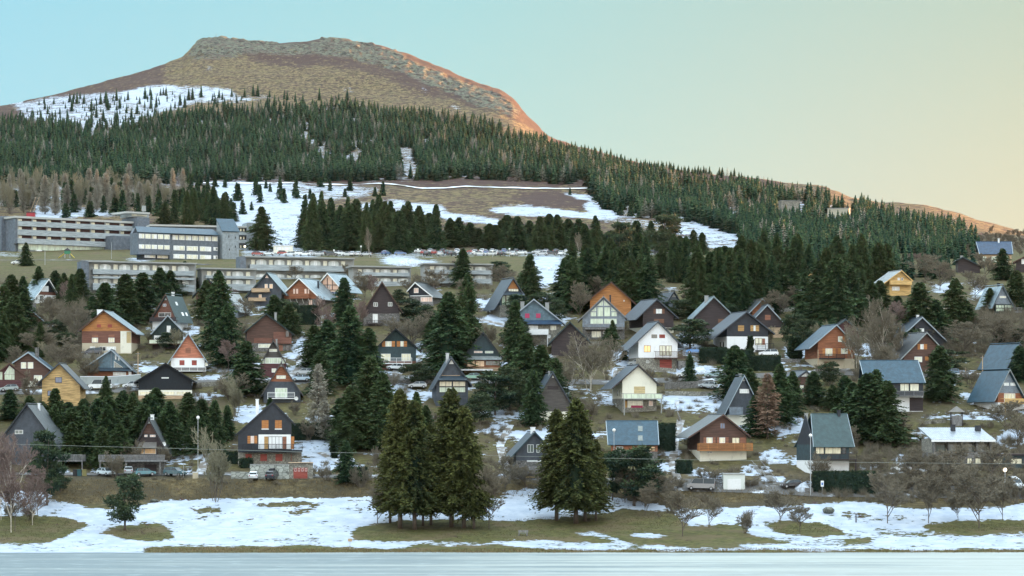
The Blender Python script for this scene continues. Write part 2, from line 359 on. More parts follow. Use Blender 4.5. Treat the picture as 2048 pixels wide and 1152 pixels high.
def ground_mat(nt, ns, L, b):
    co = objco(nt)
    za = N(nt, 'ShaderNodeAttribute', attribute_name='zone_a'); zb = N(nt, 'ShaderNodeAttribute', attribute_name='zone_b')
    sa = N(nt, 'ShaderNodeSeparateColor'); L.new(za.outputs['Color'], sa.inputs[0])
    snow, rock, heath = sa.outputs[0], sa.outputs[1], sa.outputs[2]
    sb = N(nt, 'ShaderNodeSeparateColor'); L.new(zb.outputs['Color'], sb.inputs[0])
    green, dirt, farz = sb.outputs[0], sb.outputs[1], sb.outputs[2]
    n1, n2, n3, n4 = noise(nt, .9, co, 4), noise(nt, .13, co, 5, .65), noise(nt, .03, co, 3), noise(nt, 4.0, co, 3)
    dry = mixc(nt, step(nt, n1, .35, .7), (.066,.052,.027), (.160,.125,.062))
    dry = mixc(nt, step(nt, n2, .3, .7), dry, (.042,.037,.022))
    mdry = mixc(nt, step(nt, noise(nt, .30, objco(nt, (1,.45,1)), 5, .75), .43, .53), (.038,.030,.019), (.165,.122,.062))
    mdry = mixc(nt, math_(nt, 'MULTIPLY', step(nt, n3, .45, .7), .45), mdry, (.13,.11,.05))
    c = mixc(nt, farz, dry, mdry)
    lawn = mixc(nt, step(nt, n1, .3, .7), (.050,.052,.019), (.108,.102,.036))
    lawn = mixc(nt, step(nt, n2, .45, .62), lawn, (.110,.088,.045))
    c = mixc(nt, green, c, lawn)
    dn = math_(nt, 'MULTIPLY', dirt, step(nt, n2, .35, .6))
    c = mixc(nt, dn, c, mixc(nt, n4, (.040,.034,.022), (.105,.085,.055)))
    hn = noise(nt, .22, objco(nt, (1,.45,1)), 5, .75)
    hf = step(nt, math_(nt, 'ADD', heath, math_(nt, 'MULTIPLY', math_(nt, 'SUBTRACT', hn, .5), 3.4)), .42, .56)
    c = mixc(nt, hf, c, mixc(nt, n1, (.028,.018,.017), (.085,.050,.040)))
    rc = mixc(nt, step(nt, noise(nt, .20, objco(nt, (1,.5,.7)), 7, .8), .44, .54), (.022,.021,.018), (.130,.138,.100))
    rc = mixc(nt, step(nt, n2, .5, .62), rc, (.10,.075,.06))
    rf = step(nt, math_(nt, 'ADD', rock, math_(nt, 'MULTIPLY', math_(nt, 'SUBTRACT', n2, .5), 2.6)), .45, .6)
    c = mixc(nt, rf, c, rc)
    # snow lies where the mask and the hollows of the ground say so
    comb = math_(nt, 'ADD', math_(nt, 'MULTIPLY', math_(nt, 'SUBTRACT', n1, .5), 1.4), math_(nt, 'MULTIPLY', math_(nt, 'SUBTRACT', n2, .5), 1.7))
    comb = math_(nt, 'ADD', comb, math_(nt, 'MULTIPLY', math_(nt, 'SUBTRACT', noise(nt, 1.0, objco(nt, (.35,1.0,1)), 4, .7), .5), 1.1))
    sf = step(nt, math_(nt, 'ADD', snow, comb), .56, .64)
    sf = math_(nt, 'MULTIPLY', sf, step(nt, snow, .18, .3))
    sc = mixc(nt, step(nt, noise(nt, .35, co, 4), .35, .7), (.33,.39,.47), (.44,.49,.55))
    c = mixc(nt, sf, c, sc)
    L.new(c, b.inputs['Base Color'])
    L.new(math_(nt, 'SUBTRACT', .95, math_(nt, 'MULTIPLY', sf, .35)), b.inputs['Roughness'])
    h = math_(nt, 'ADD', n1, math_(nt, 'MULTIPLY', sf, .6))
    h = math_(nt, 'ADD', h, math_(nt, 'MULTIPLY', math_(nt, 'ADD', farz, rf), math_(nt, 'MULTIPLY', n2, 4)))
    L.new(bumpn(nt, h, .55, .35), b.inputs['Normal']); b.inputs['Specular IOR Level'].default_value = .15
M_ground = mat('hillside_ground', ground_mat)
farz = np.clip((Y3-1060)/150, 0, 1)
one = np.ones(nr*nc)
A = np.stack([sn.ravel(), ro.ravel(), he.ravel(), one], -1); B = np.stack([np.clip(gr, 0, 1).ravel(), np.clip(di, 0, 1).ravel(), farz.ravel(), one], -1)
me = fast_mesh('ground', np.stack([X3.ravel(), Y3.ravel(), Z3.ravel()], -1), Q, M_ground, attr={'zone_a': A, 'zone_b': B}, smooth=True)
ground = new_obj('ground', me); tag(ground, kind='structure')

# frozen lake
def ice_mat(nt, ns, L, b):
    a = noise(nt, 1, objco(nt, (.012,.14,1)), 5, .6); c2 = noise(nt, 1, objco(nt, (.05,.6,1)), 4, .6); d = noise(nt, .25, objco(nt), 4)
    v = math_(nt, 'ADD', math_(nt, 'MULTIPLY', a, .7), math_(nt, 'MULTIPLY', c2, .3))
    sx = N(nt, 'ShaderNodeSeparateXYZ'); L.new(objco(nt), sx.inputs[0])
    v = math_(nt, 'ADD', v, math_(nt, 'MULTIPLY', sx.outputs[0], .0016))
    c = mixc(nt, step(nt, v, .36, .66), (.15,.19,.20), (.36,.39,.36))
    c = mixc(nt, math_(nt, 'MULTIPLY', step(nt, d, .5, .75), .35), c, (.44,.51,.51))
    L.new(c, b.inputs['Base Color']); b.inputs['Roughness'].default_value = .55; b.inputs['Specular IOR Level'].default_value = .08
    L.new(bumpn(nt, c2, .15, .05), b.inputs['Normal'])
mb = MB(); mb.add([(-1400,-600,0),(1400,-600,0),(1400,520,0),(-1400,520,0)], [(0,1,2,3)])
lake = mb.build('frozen_lake', mat('lake_ice', ice_mat)); tag(lake, kind='structure')
# near shore under and behind the viewpoint
mb = MB(); mb.add([(-3000,-3500,-2),(3000,-3500,-2),(3000,3000,-2),(-3000,3000,-2)], [(0,1,2,3)])
pl = mb.build('far_ground', mat('plain_ground', lambda nt, ns, L, b: L.new(mixc(nt, noise(nt, .05, objco(nt)), (.10,.085,.05), (.6,.66,.7)), b.inputs['Base Color'])))
tag(pl, kind='structure')

def ribbon(name, pts, w, m, lift=.1, kind='structure', edge=None, n=None):
    """a strip laid on the ground along pixels pts, w metres wide"""
    pts = np.array(pts, float); seg = np.hypot(*np.diff(pts, axis=0).T); t = np.concatenate([[0], np.cumsum(seg)])
    k = n or max(8, int(t[-1]/6)); s = np.linspace(0, t[-1], k)
    c = [P(np.interp(q, t, pts[:,0]), np.interp(q, t, pts[:,1])) for q in s]
    V = []; Fc = []
    for i, q in enumerate(c):
        a = c[max(i-1, 0)]; b_ = c[min(i+1, k-1)]; d = b_[:2]-a[:2]; d /= np.linalg.norm(d)+1e-9; nn = np.array([-d[1], d[0]])
        for f in (-.5, -.17, .17, .5):
            X, Y = q[0]+nn[0]*w*f, q[1]+nn[1]*w*f
            V.append((X, Y, gz(X, Y)+lift-(0.0 if abs(f) < .4 else .04)))
        if i: 
            for j in range(3): Fc.append((4*i-4+j, 4*i+j, 4*i+j+1, 4*i-3+j))
    mb = MB(); mb.add(V, Fc); o = mb.build(name, m, smooth=True)
    if kind: o['kind'] = kind
    return o
def asphalt(nt, ns, L, b):
    co = objco(nt); c = mixc(nt, noise(nt, .6, co, 4), (.060,.060,.060), (.13,.125,.115))
    c = mixc(nt, step(nt, noise(nt, .25, co, 4), .55, .68), c, (.55,.6,.66))
    L.new(c, b.inputs['Base Color']); b.inputs['Roughness'].default_value = .9
M_asph = mat('worn_asphalt', asphalt)
M_track = mat('snowy_track', lambda nt, ns, L, b: L.new(mixc(nt, step(nt, noise(nt, .12, objco(nt), 4), .3, .45), (.2,.16,.1), (.78,.83,.88)), b.inputs['Base Color']))
ribbon('lakeside_road', [(-50,948),(400,949),(760,953),(1050,956),(1300,968),(1500,975),(1650,981),(1850,985),(2090,988)], 5.0, M_asph, .14)
ribbon('middle_road', [(-40,783),(120,786),(200,783),(420,765),(560,762),(760,756),(960,762),(1220,765),(1420,758),(1640,745),(1900,752),(2090,758)], 4.6, M_asph, .14)
ribbon('upper_road', [(0,520),(130,520),(420,530)], 5, M_asph, .14)
ribbon('hillside_track', [(400,366),(560,364),(700,369),(850,373),(1000,374),(1190,376)], 7, M_track, .5, n=80)
def carpark(nt, ns, L, b):
    L.new(mixc(nt, step(nt, noise(nt, .2, objco(nt), 4), .45, .6), (.10,.10,.10), (.6,.66,.72)), b.inputs['Base Color'])
M_park = mat('slushy_car_park', carpark)
# ---------------------------------------------------------------- building materials
_mc = {}
def wood(c, name='painted_boards', vert=False, k=.72):
    key = ('w', c, vert)
    if key not in _mc:
        def fn(nt, ns, L, b):
            co = objco(nt, (6.5, 1.0, 1.0) if vert else (.35, .35, 6.0)); g = noise(nt, 1.0, co, 3, .7); n2 = noise(nt, .8, objco(nt), 3)
            dk = tuple(v*k*.85 for v in c); lt = tuple(min(1, v*1.18) for v in c)
            cc = mixc(nt, step(nt, g, .35, .68), dk, lt); cc = mixc(nt, math_(nt, 'MULTIPLY', step(nt, n2, .45, .75), .35), cc, dk)
            L.new(cc, b.inputs['Base Color']); b.inputs['Roughness'].default_value = .75; L.new(bumpn(nt, g, .5, .03), b.inputs['Normal'])
        _mc[key] = mat(name, fn)
    return _mc[key]
def roofm(c, name='roof_covering', rough=.5, met=0.0):
    key = ('r', c, rough, met)
    if key not in _mc:
        def fn(nt, ns, L, b):
            w = N(nt, 'ShaderNodeTexWave', i_Scale=(1.1 if met else .0), wave_type='BANDS', bands_direction='X')
            n1 = noise(nt, 1.1, objco(nt), 4, .7); n2 = noise(nt, 7, objco(nt), 2)
            dk = tuple(v*.66 for v in c); lt = tuple(min(1, v*1.3) for v in c)
            cc = mixc(nt, step(nt, n1, .3, .75), dk, lt); cc = mixc(nt, math_(nt, 'MULTIPLY', n2, .3), cc, c)
            L.new(cc, b.inputs['Base Color']); b.inputs['Roughness'].default_value = rough; b.inputs['Metallic'].default_value = met*.5
            L.new(bumpn(nt, math_(nt, 'ADD', n2, n1), .4, .04), b.inputs['Normal'])
        _mc[key] = mat(name, fn)
    return _mc[key]
def plaster(c, name='plaster'):
    key = ('p', c)
    if key not in _mc:
        def fn(nt, ns, L, b):
            n1 = noise(nt, .9, objco(nt, (1,1,.5)), 4, .7); n2 = noise(nt, 9, objco(nt), 2)
            cc = mixc(nt, step(nt, n1, .5, .8), c, tuple(v*.78 for v in c)); L.new(cc, b.inputs['Base Color'])
            b.inputs['Roughness'].default_value = .85; L.new(bumpn(nt, n2, .3, .01), b.inputs['Normal'])
        _mc[key] = mat(name, fn)
    return _mc[key]
def stone(c=(.26,.25,.21), name='rubble_stone', sc=2.2):
    key = ('s', c, sc)
    if key not in _mc:
        def fn(nt, ns, L, b):
            v = N(nt, 'ShaderNodeTexVoronoi', feature='DISTANCE_TO_EDGE', i_Scale=sc); L.new(objco(nt, (1,1,1.5)), v.inputs['Vector'])
            v2 = N(nt, 'ShaderNodeTexVoronoi', i_Scale=sc); L.new(objco(nt, (1,1,1.5)), v2.inputs['Vector'])
            cc = mixc(nt, v2.outputs['Color'], tuple(x*.6 for x in c), tuple(x*1.3 for x in c))
            cc = mixc(nt, step(nt, v.outputs[0], .02, .08), tuple(x*.35 for x in c), cc)
            L.new(cc, b.inputs['Base Color']); b.inputs['Roughness'].default_value = .9; L.new(bumpn(nt, v.outputs[0], .5, .05), b.inputs['Normal'])
        _mc[key] = mat(name, fn)
    return _mc[key]
def plain(c, name='paint', rough=.6, met=0., spec=.4):
    key = ('c', c, rough, met)
    if key not in _mc:
        def fn(nt, ns, L, b):
            n1 = noise(nt, 2.5, objco(nt), 3); L.new(mixc(nt, n1, tuple(v*.85 for v in c), tuple(min(1, v*1.12) for v in c)), b.inputs['Base Color'])
            b.inputs['Roughness'].default_value = rough; b.inputs['Metallic'].default_value = met; b.inputs['Specular IOR Level'].default_value = spec
        _mc[key] = mat(name, fn)
    return _mc[key]
def pane(c, lit=0.0, name='window_glass'):
    key = ('g', c, lit)
    if key not in _mc:
        def fn(nt, ns, L, b):
            n1 = noise(nt, 1.3, objco(nt, (1.6,1,.35)), 3)       # curtains behind the glass; cream and pink panes also carry painted sky reflection
            cc = mixc(nt, step(nt, n1, .35, .65), tuple(v*.72 for v in c), c); L.new(cc, b.inputs['Base Color'])
            b.inputs['Roughness'].default_value = .12; b.inputs['Specular IOR Level'].default_value = .6; b.inputs['Coat Weight'].default_value = .6
            if lit: L.new(cc, b.inputs['Emission Color']); b.inputs['Emission Strength'].default_value = lit
        _mc[key] = mat(name, fn)
    return _mc[key]
W = dict(orange=wood((0.439,0.189,0.061)), redwood=wood((0.305,0.116,0.055)), brown=wood((0.104,0.054,0.039)), redbrown=wood((0.189,0.081,0.055)), dark=wood((0.044,0.032,0.033)),
    black=wood((0.007,0.012,0.018), vert=True), dgreen=wood((0.015,0.037,0.037), vert=True), yellow=wood((0.671,0.439,0.171)), log=wood((0.610,0.415,0.183), k=.5), tan=wood((0.512,0.366,0.232)),
    slate=roofm((.050,.062,.078), 'slate_cladding', .6), lslate=roofm((.19,.23,.27), 'pale_slate_cladding', .6), bslate=roofm((.10,.165,.205), 'blue_slate_cladding', .6), dslate=roofm((.019,.024,.033), 'dark_slate_cladding', .6),
    gslate=roofm((.028,.055,.064), 'green_slate_cladding', .6), white=plaster((.82,.84,.84)), cream=plaster((.76,.74,.62)), pink=plaster((.80,.52,.38)), salmon=wood((0.537,0.207,0.122)), ochre=plaster((.62,.48,.25)),
    stone=stone(), gstone=stone((.17,.165,.155)), grey=plaster((.30,.31,.30), 'concrete'), greywood=wood((0.232,0.232,0.232), vert=True), mauve=wood((.098,.088,.080)), sand=plaster((.50,.44,.32)), darkred=wood((0.104,0.039,0.041)), blacktim=wood((0.037,0.037,0.043)))
RF = dict(slate=roofm((.028,.046,.062)), blue=roofm((.022,.062,.092)), light=roofm((.21,.28,.31), rough=.4, met=1.), green=roofm((.024,.056,.058)), dark=roofm((.026,.032,.036)), grey=roofm((.070,.084,.088)),
    brown=roofm((.075,.058,.05)), pale=roofm((.25,.28,.28)), snow=roofm((.80,.84,.88)), navy=roofm((.018,.048,.095)), stone=roofm((.14,.13,.115)))
GL = dict(c=pane((.80,.80,.62)), y=pane((.88,.82,.58)), k=pane((.025,.035,.04)), b=pane((.12,.16,.25)), w=pane((.82,.86,.84)), o=pane((.85,.55,.30), .02), p=pane((.88,.62,.50)), g=pane((.60,.72,.55)), d=pane((.16,.19,.17)), L=pane((1.0,.62,.25), .10))
SH = dict(o=wood((.48,.20,.06)), r=wood((.34,.075,.055)), b=wood((.20,.10,.06)), y=wood((.50,.30,.11)), t=wood((.60,.48,.26)), p=plain((.42,.05,.12)), m=wood((.30,.13,.08)), w=plain((.75,.77,.76)))
FR = dict(w=plain((.78,.80,.78), 'white_frame'), n=wood((.17,.09,.05)), k=plain((.03,.03,.035), 'dark_frame'), g=plain((.30,.33,.33), 'grey_frame'), o=wood((.40,.18,.07)))
M_white = plain((.78,.80,.79)); M_metal = plain((.45,.48,.5), 'galvanised_steel', .4, .6); M_black = plain((.02,.02,.022)); M_snow = plain((.80,.84,.88), 'snow', .8)
M_lamp = mat('lamp_glass', lambda nt, ns, L, b: (setattr(b.inputs['Base Color'], 'default_value', (.8,.8,.76,1)), setattr(b.inputs['Roughness'], 'default_value', .3)))
def _lit(nt, ns, L, b):
    b.inputs['Base Color'].default_value = (.9,.8,.6,1); b.inputs['Emission Color'].default_value = (1,.85,.6,1); b.inputs['Emission Strength'].default_value = .9
M_lit = mat('lit_lamp', _lit)
def _lito(nt, ns, L, b):
    b.inputs['Base Color'].default_value = (.9,.6,.3,1); b.inputs['Emission Color'].default_value = (1,.45,.10,1); b.inputs['Emission Strength'].default_value = .8
M_lito = mat('orange_lit_lamp', _lito)

class Plane:
    """vertical reference plane through the ground point seen at (cx, by), turned e degrees to the line of sight"""
    def __init__(s, cx, by, e=0, D=None, sink=0):
        if D is None: p = P(cx, by, b=False)
        else: p = np.array([(cx-CX)/F*D, D, CH+(HY-by)/F*D])
        s.p = p; a = math.atan2(p[0], p[1]); s.th = math.radians(e)-a
        s.c, s.s = math.cos(s.th), math.sin(s.th); s.m = math.hypot(p[0], p[1])/F
    def loc(s, x, y, v=0.):
        n = (s.s, -s.c); q = (s.p[0]-s.s*v, s.p[1]+s.c*v)      # plane at depth v behind
        dx = (x-CX)/F; t = (q[0]*n[0]+q[1]*n[1])/(dx*n[0]+n[1])
        X, Y, Z = dx*t, t, CH+(HY-y)/F*t
        return ((X-q[0])*s.c+(Y-q[1])*s.s, Z-s.p[2])
    def world(s, u, v, z=0): return (s.p[0]+u*s.c-v*s.s, s.p[1]+u*s.s+v*s.c, s.p[2]+z)
    def low(s, u0, u1, v0, v1):
        return min(gz(*s.world(u, v)[:2]) for u in (u0, u1) for v in (v0, v1))-s.p[2]-.25
THINGS = []       # (object, pixel x, pixel y, short noun) used for the labels of trees
def cutpoly(poly, z, keep):
    """keep part of a convex (x,z) polygon above (+1) or below (-1) height z"""
    out = []
    for i in range(len(poly)):
        a, b = poly[i], poly[(i+1) % len(poly)]; ia, ib = (a[1]-z)*keep >= 0, (b[1]-z)*keep >= 0
        if ia: out.append(a)
        if ia != ib: t = (z-a[1])/(b[1]-a[1]); out.append((a[0]+t*(b[0]-a[0]), z))
    return out
def fix(x, y0, x1, y1): return (x, y0, x1, y1)

def window(pl, root, x0, y0, x1, y1, g='c', f='w', nm=2, nh=0, v=0., name='window', sill=False):
    a = pl.loc(x0, y1, v); b = pl.loc(x1, y0, v); u0, u1, z0, z1 = a[0], b[0], a[1], b[1]
    t = min(.075, .14*(u1-u0)); m = MB()
    m.box(u0, u1, v-.07, v-.004, z0, z0+t).box(u0, u1, v-.07, v-.004, z1-t, z1).box(u0, u0+t, v-.068, v-.005, z0+t, z1-t).box(u1-t, u1, v-.068, v-.005, z0+t, z1-t)
    for i in range(1, nm):
        uc = u0+(u1-u0)*i/nm; m.box(uc-.03, uc+.03, v-.06, v-.006, z0+t, z1-t)
    for i in range(1, nh+1):
        zc = z0+(z1-z0)*i/(nh+1); m.box(u0+t, u1-t, v-.058, v-.007, zc-.03, zc+.03)
    if sill: m.box(u0-.12, u1+.12, v-.2, v-.001, z0-.14, z0-.01)
    w = m.build(name, FR[f], root)
    MB().box(u0+t*.8, u1-t*.8, v-.03, v-.01, z0+t*.8, z1-t*.8).build('pane', GL[g], w)
    return w
def shutter(pl, root, x0, y0, x1, y1, c='o', v=0.):
    a = pl.loc(x0, y1, v); b = pl.loc(x1, y0, v); m = MB().box(a[0], b[0], v-.05, v-.005, a[1], b[1])
    for z in (a[1]+.2*(b[1]-a[1]), a[1]+.8*(b[1]-a[1])): m.box(a[0]+.03, b[0]-.03, v-.075, v-.045, z-.05, z+.05)
    return m.build('shutter', SH[c], root)
def balcony(pl, root, x0, y0, x1, y1, d=1.4, style='slats', c=None, f=None, posts=False, braces=False, fl=.18):
    a = pl.loc(x0, y1, -d); b = pl.loc(x1, y0, -d); u0, u1, z0, z1 = a[0], b[0], a[1], b[1]
    c = c or W['brown']; MB().box(u0, u1, -d, -.002, z0-fl, z0).build('balcony_floor', f or c, root)
    m = MB(); m.box(u0, u1, -d, -d+.07, z1-.09, z1)
    for u in (u0, u1-.07): m.box(u, u+.07, -d+.075, -.003, z1-.088, z1-.002)
    n = max(2, int((u1-u0)/1.6))
    for i in range(n+1):
        u = u0+(u1-u0-.08)*i/n; m.box(u, u+.08, -d+.004, -d+.078, z0, z1-.092)
    if style == 'slats':
        k = int((u1-u0)/.2)
        for i in range(k): u = u0+(i+.25)*(u1-u0)/k; m.box(u, u+.1, -d-.03, -d-.001, z0-.05, z1-.1)
        for ue in (u0+.01, u1-.03):
            for j in range(max(2, int(d/.2))): m.box(ue, ue+.02, -d+.1+j*.2, -d+.2+j*.2, z0, z1-.1)
    elif style == 'bars':
        for k in range(1, 4): z = z0+(z1-z0)*k/4; m.box(u0, u1, -d+.01, -d+.05, z-.025, z+.025)
    elif style == 'rods':
        k = int((u1-u0)/.14)
        for i in range(k): u = u0+(i+.5)*(u1-u0)/k; m.box(u-.015, u+.015, -d+.02, -d+.05, z0, z1-.1)
    elif style == 'solid':
        m.box(u0, u1, -d-.04, -d-.002, z0-.04, z1-.12)
    rail = m.build('balcony_railing', c, root)
    if style == 'glass':
        MB().box(u0+.09, u1-.09, -d+.02, -d+.04, z0+.03, z1-.12).build('glass_panel', GL['g'], rail)
    if posts:
        zb = pl.low(u0, u1, -d, -d)
        for u in (u0+.1, u1-.3): MB().box(u, u+.2, -d+.05, -d+.25, zb, z0-fl-.003).build('post', c, root)
    if braces:
        m = MB()
        for u in np.linspace(u0+.15, u1-.15, 4): m.bar((u, -.1, z0-1.3), (u, -d+.2, z0-fl), .07, 4)
        m.build('bracket', M_white if braces == 'w' else c, root)
def chimney(pl, root, x0, y0, x1, y1, v=3.0, c='grey', roof=None):
    a = pl.loc(x0, y1, v); b = pl.loc(x1, y0, v); w = max(.35, b[0]-a[0]); dd = max(.4, min(w, .9))
    m = MB().box(a[0], a[0]+w, v, v+dd, a[1]-1.8, b[1]-.12).box(a[0]-.07, a[0]+w+.07, v-.07, v+dd+.07, b[1]-.119, b[1])
    mm = {'grey': W['grey'], 'white': W['white'], 'stone': W['gstone'], 'metal': M_metal, 'dark': W['dslate']}[c]
    return m.build('chimney', mm, root)

def chalet(name, label, ap, L, R, wx, base, e=0, depth=8., roof='slate', bands=(('brown', 9999),), feats=(), by=None, D=None, verge=None, o=.7, cat='chalet', gx=None, th=.2, group='chalets on the hillside above the lake', noun=None, ridge_snow=False):
    cx = (wx[0]+wx[1])/2
    pl = Plane(cx, by if by else base, e, D)
    root = empty(name, (pl.p[0], pl.p[1], pl.p[2]), pl.th); tag(root, label, cat, group)
    A, Lp, Rp = pl.loc(*ap, -o), pl.loc(*L, -o), pl.loc(*R, -o)
    u0, u1 = pl.loc(wx[0], base)[0], pl.loc(wx[1], base)[0]
    sl = (A[1]-Lp[1])/(A[0]-Lp[0]); sr = (Rp[1]-A[1])/(Rp[0]-A[0])
    un = th*math.sqrt(1+max(sl*sl, sr*sr))
    zl, zr = A[1]+(u0-A[0])*sl-un, A[1]+(u1-A[0])*sr-un
    u0 = max(u0, Lp[0]+.12) ; u1 = min(u1, Rp[0]-.12)
    zl, zr = A[1]+(u0-A[0])*sl-un-.02, A[1]+(u1-A[0])*sr-un-.02
    zlow = pl.low(u0, u1, 0, depth)
    poly = [(u0, zlow), (u1, zlow), (u1, zr), (A[0], A[1]-un-.03), (u0, zl)]
    zt = None
    for i, (m, yb) in enumerate(bands):
        zb = zlow if i == len(bands)-1 else pl.loc(cx, yb)[1]
        q = poly if zt is None else cutpoly(poly, zt, -1)
        q = cutpoly(q, zb, 1) if i < len(bands)-1 else q
        if len(q) >= 3:
            k = .012*(len(bands)-1-i)
            MB().prism([(x+(k if x > A[0] else -k), z) for x, z in q], -k, depth+k).build('foundation' if (i and i == len(bands)-1 and m in ('stone','gstone','grey','cream')) else 'wall', W[m], root)
        zt = zb
    v0, v1 = -o, depth+.5
    m = MB()
    m.slab([(Lp[0], v0, Lp[1]-un), (A[0], v0, A[1]-un), (A[0], v1, A[1]-un), (Lp[0], v1, Lp[1]-un)], th)
    m.slab([(A[0], v0, A[1]-un), (Rp[0], v0, Rp[1]-un), (Rp[0], v1, Rp[1]-un), (A[0], v1, A[1]-un)], th)
    m.bar((A[0], v0-.02, A[1]+.02), (A[0], v1+.02, A[1]+.02), .11, 6)
    rf = m.build('roof', RF[roof], root)
    for q, sg in ((Lp, -1), (Rp, 1)): MB().bar((q[0]+sg*.06, v0+.05, q[1]-un*.6), (q[0]+sg*.06, v1-.05, q[1]-un*.6), .07, 5).build('gutter', M_metal, rf)
    # boards along the verge
    m = MB(); vb = .24
    for (pa, pb) in ((Lp, A), (A, Rp)):
        m.prism([(pa[0], pa[1]-vb-.05), (pb[0], pb[1]-vb-.05), (pb[0], pb[1]+.02), (pa[0], pa[1]+.02)], v0-.06, v0-.004)
    m.build('bargeboard', W[verge] if verge in W else (RF[verge] if verge in RF else {'w': M_white, 'g': plain((.30,.36,.40)), 'k': M_black, None: plain((.15,.18,.21))}[verge]), rf)
    for f in feats:
        k = f[0]
        if k == 'w': window(pl, root, *f[1:5], *(f[5:]))
        elif k == 'door': window(pl, root, *f[1:5], *(f[5:]), name='door')
        elif k == 's': shutter(pl, root, *f[1:])
        elif k == 'ws':      # window between two shutters: x0 xa xb x1 y0 y1 glass shutter
            _, x0, xa, xb, x1, y0, y1, g, sc = f
            window(pl, root, xa, y0, xb, y1, g, 'w')
            if xa-x0 > 1: shutter(pl, root, x0, y0-.3, xa-.3, y1+.3, sc)
            if x1-xb > 1: shutter(pl, root, xb+.3, y0-.3, x1, y1+.3, sc)
        elif k == 'b': balcony(pl, root, *f[1:5], **f[5])
        elif k == 'c': chimney(pl, rf, *f[1:])
        elif k == 'tri':     # triangular gable window: apex x,y, base x0 x1 y
            _, xa, ya, x0, x1, yb, g = f
            a, b_, c_ = pl.loc(x0, yb), pl.loc(x1, yb), pl.loc(xa, ya); w = MB()
            w.prism([a, b_, c_], -.05, -.004); w = w.build('window', FR['w'], root)
            sh = lambda q, q0: (q[0]+(q0[0]-q[0])*.1, q[1]+(q0[1]-q[1])*.1); ce = ((a[0]+b_[0]+c_[0])/3, (a[1]+b_[1]+c_[1])/3)
            MB().prism([sh(a, ce), sh(b_, ce), sh(c_, ce)], -.06, -.045).build('pane', GL[g], w)
        elif k == 'beam':    # timber between two pixels
            _, x0, y0, x1, y1, m_, t_ = f; a, b_ = pl.loc(x0, y0), pl.loc(x1, y1)
            MB().bar((a[0], -.05, a[1]), (b_[0], -.05, b_[1]), t_, 4).build('beam', W[m_], root)
        elif k == 'panel':   # flush panel of another finish
            _, x0, y0, x1, y1, m_ = f; a, b_ = pl.loc(x0, y1), pl.loc(x1, y0)
            MB().box(a[0], b_[0], -.035, -.002, a[1], b_[1]).build('wall_panel', W[m_], root)
        elif k == 'box':     # an annex block: x0 y0 x1 y1 v0 v1 mat name
            _, x0, y0, x1, y1, va, vb_, m_, nm = f; a, b_ = pl.loc(x0, y1, va), pl.loc(x1, y0, va)
            MB().box(a[0], b_[0], va, vb_, pl.low(a[0], b_[0], va, vb_) if nm in ('annex', 'foundation') else a[1], b_[1]).build(nm, W.get(m_) or RF.get(m_), root)
        elif k == 'skirt':   # small pent roof across the front
            _, x0, x1, y0, y1, m_ = f; d = 1.1; a, b_ = pl.loc(x0, y1, -d), pl.loc(x1, y1, -d); t = pl.loc(x0, y0)[1]
            MB().slab([(a[0], -d, a[1]), (b_[0], -d, a[1]), (b_[0]-.2, -.003, t), (a[0]+.2, -.003, t)], .1).build('pent_roof', RF[m_], root)
        elif k == 'sw':      # window on the left (-1) or right side wall: v, z0, z1, w
            _, sd, va, w_, z0, z1, g = f; uu = u0 if sd < 0 else u1; s_ = -1 if sd < 0 else 1
            w = MB().box(uu+s_*.004, uu+s_*.06, va, va+w_, z0, z1).build('window', FR['w'], root)
            MB().box(uu+s_*.055, uu+s_*.07, va+.08, va+w_-.08, z0+.08, z1-.08).build('pane', GL[g], w)
        elif k == 'sky':     # rooflight on the right slope: v, t along slope
            _, sd, va, t = f; B = Rp if sd > 0 else Lp
            q = lambda tt, vv: (A[0]+(B[0]-A[0])*tt, vv, A[1]+(B[1]-A[1])*tt+.06)
            pp = [q(t, va), q(t+.13, va), q(t+.13, va+.9), q(t, va+.9)]
            if sd < 0: pp = pp[::-1]
            MB().slab(pp, .08 ).build('rooflight', GL['w'], rf)
        elif k == 'dish':
            a = pl.loc(f[1], f[2], -.5); m = MB(); n = 12
            m.add([(a[0]+.42*math.cos(6.283*i/n), -.5+.1*0, a[1]+.42*math.sin(6.283*i/n)) for i in range(n)]+[(a[0], -.36, a[1])], [(i, (i+1) % n, n) for i in range(n)])
            m.bar((a[0], -.4, a[1]), (a[0], .0, a[1]-.2), .03, 4); m.build('satellite_dish', M_white, root)
    if noun: THINGS.append((root, (ap[0]+cx)/2, (ap[1]+base)/2, noun, (R[0]-L[0])/2, base, ap[1]))
    return root, pl
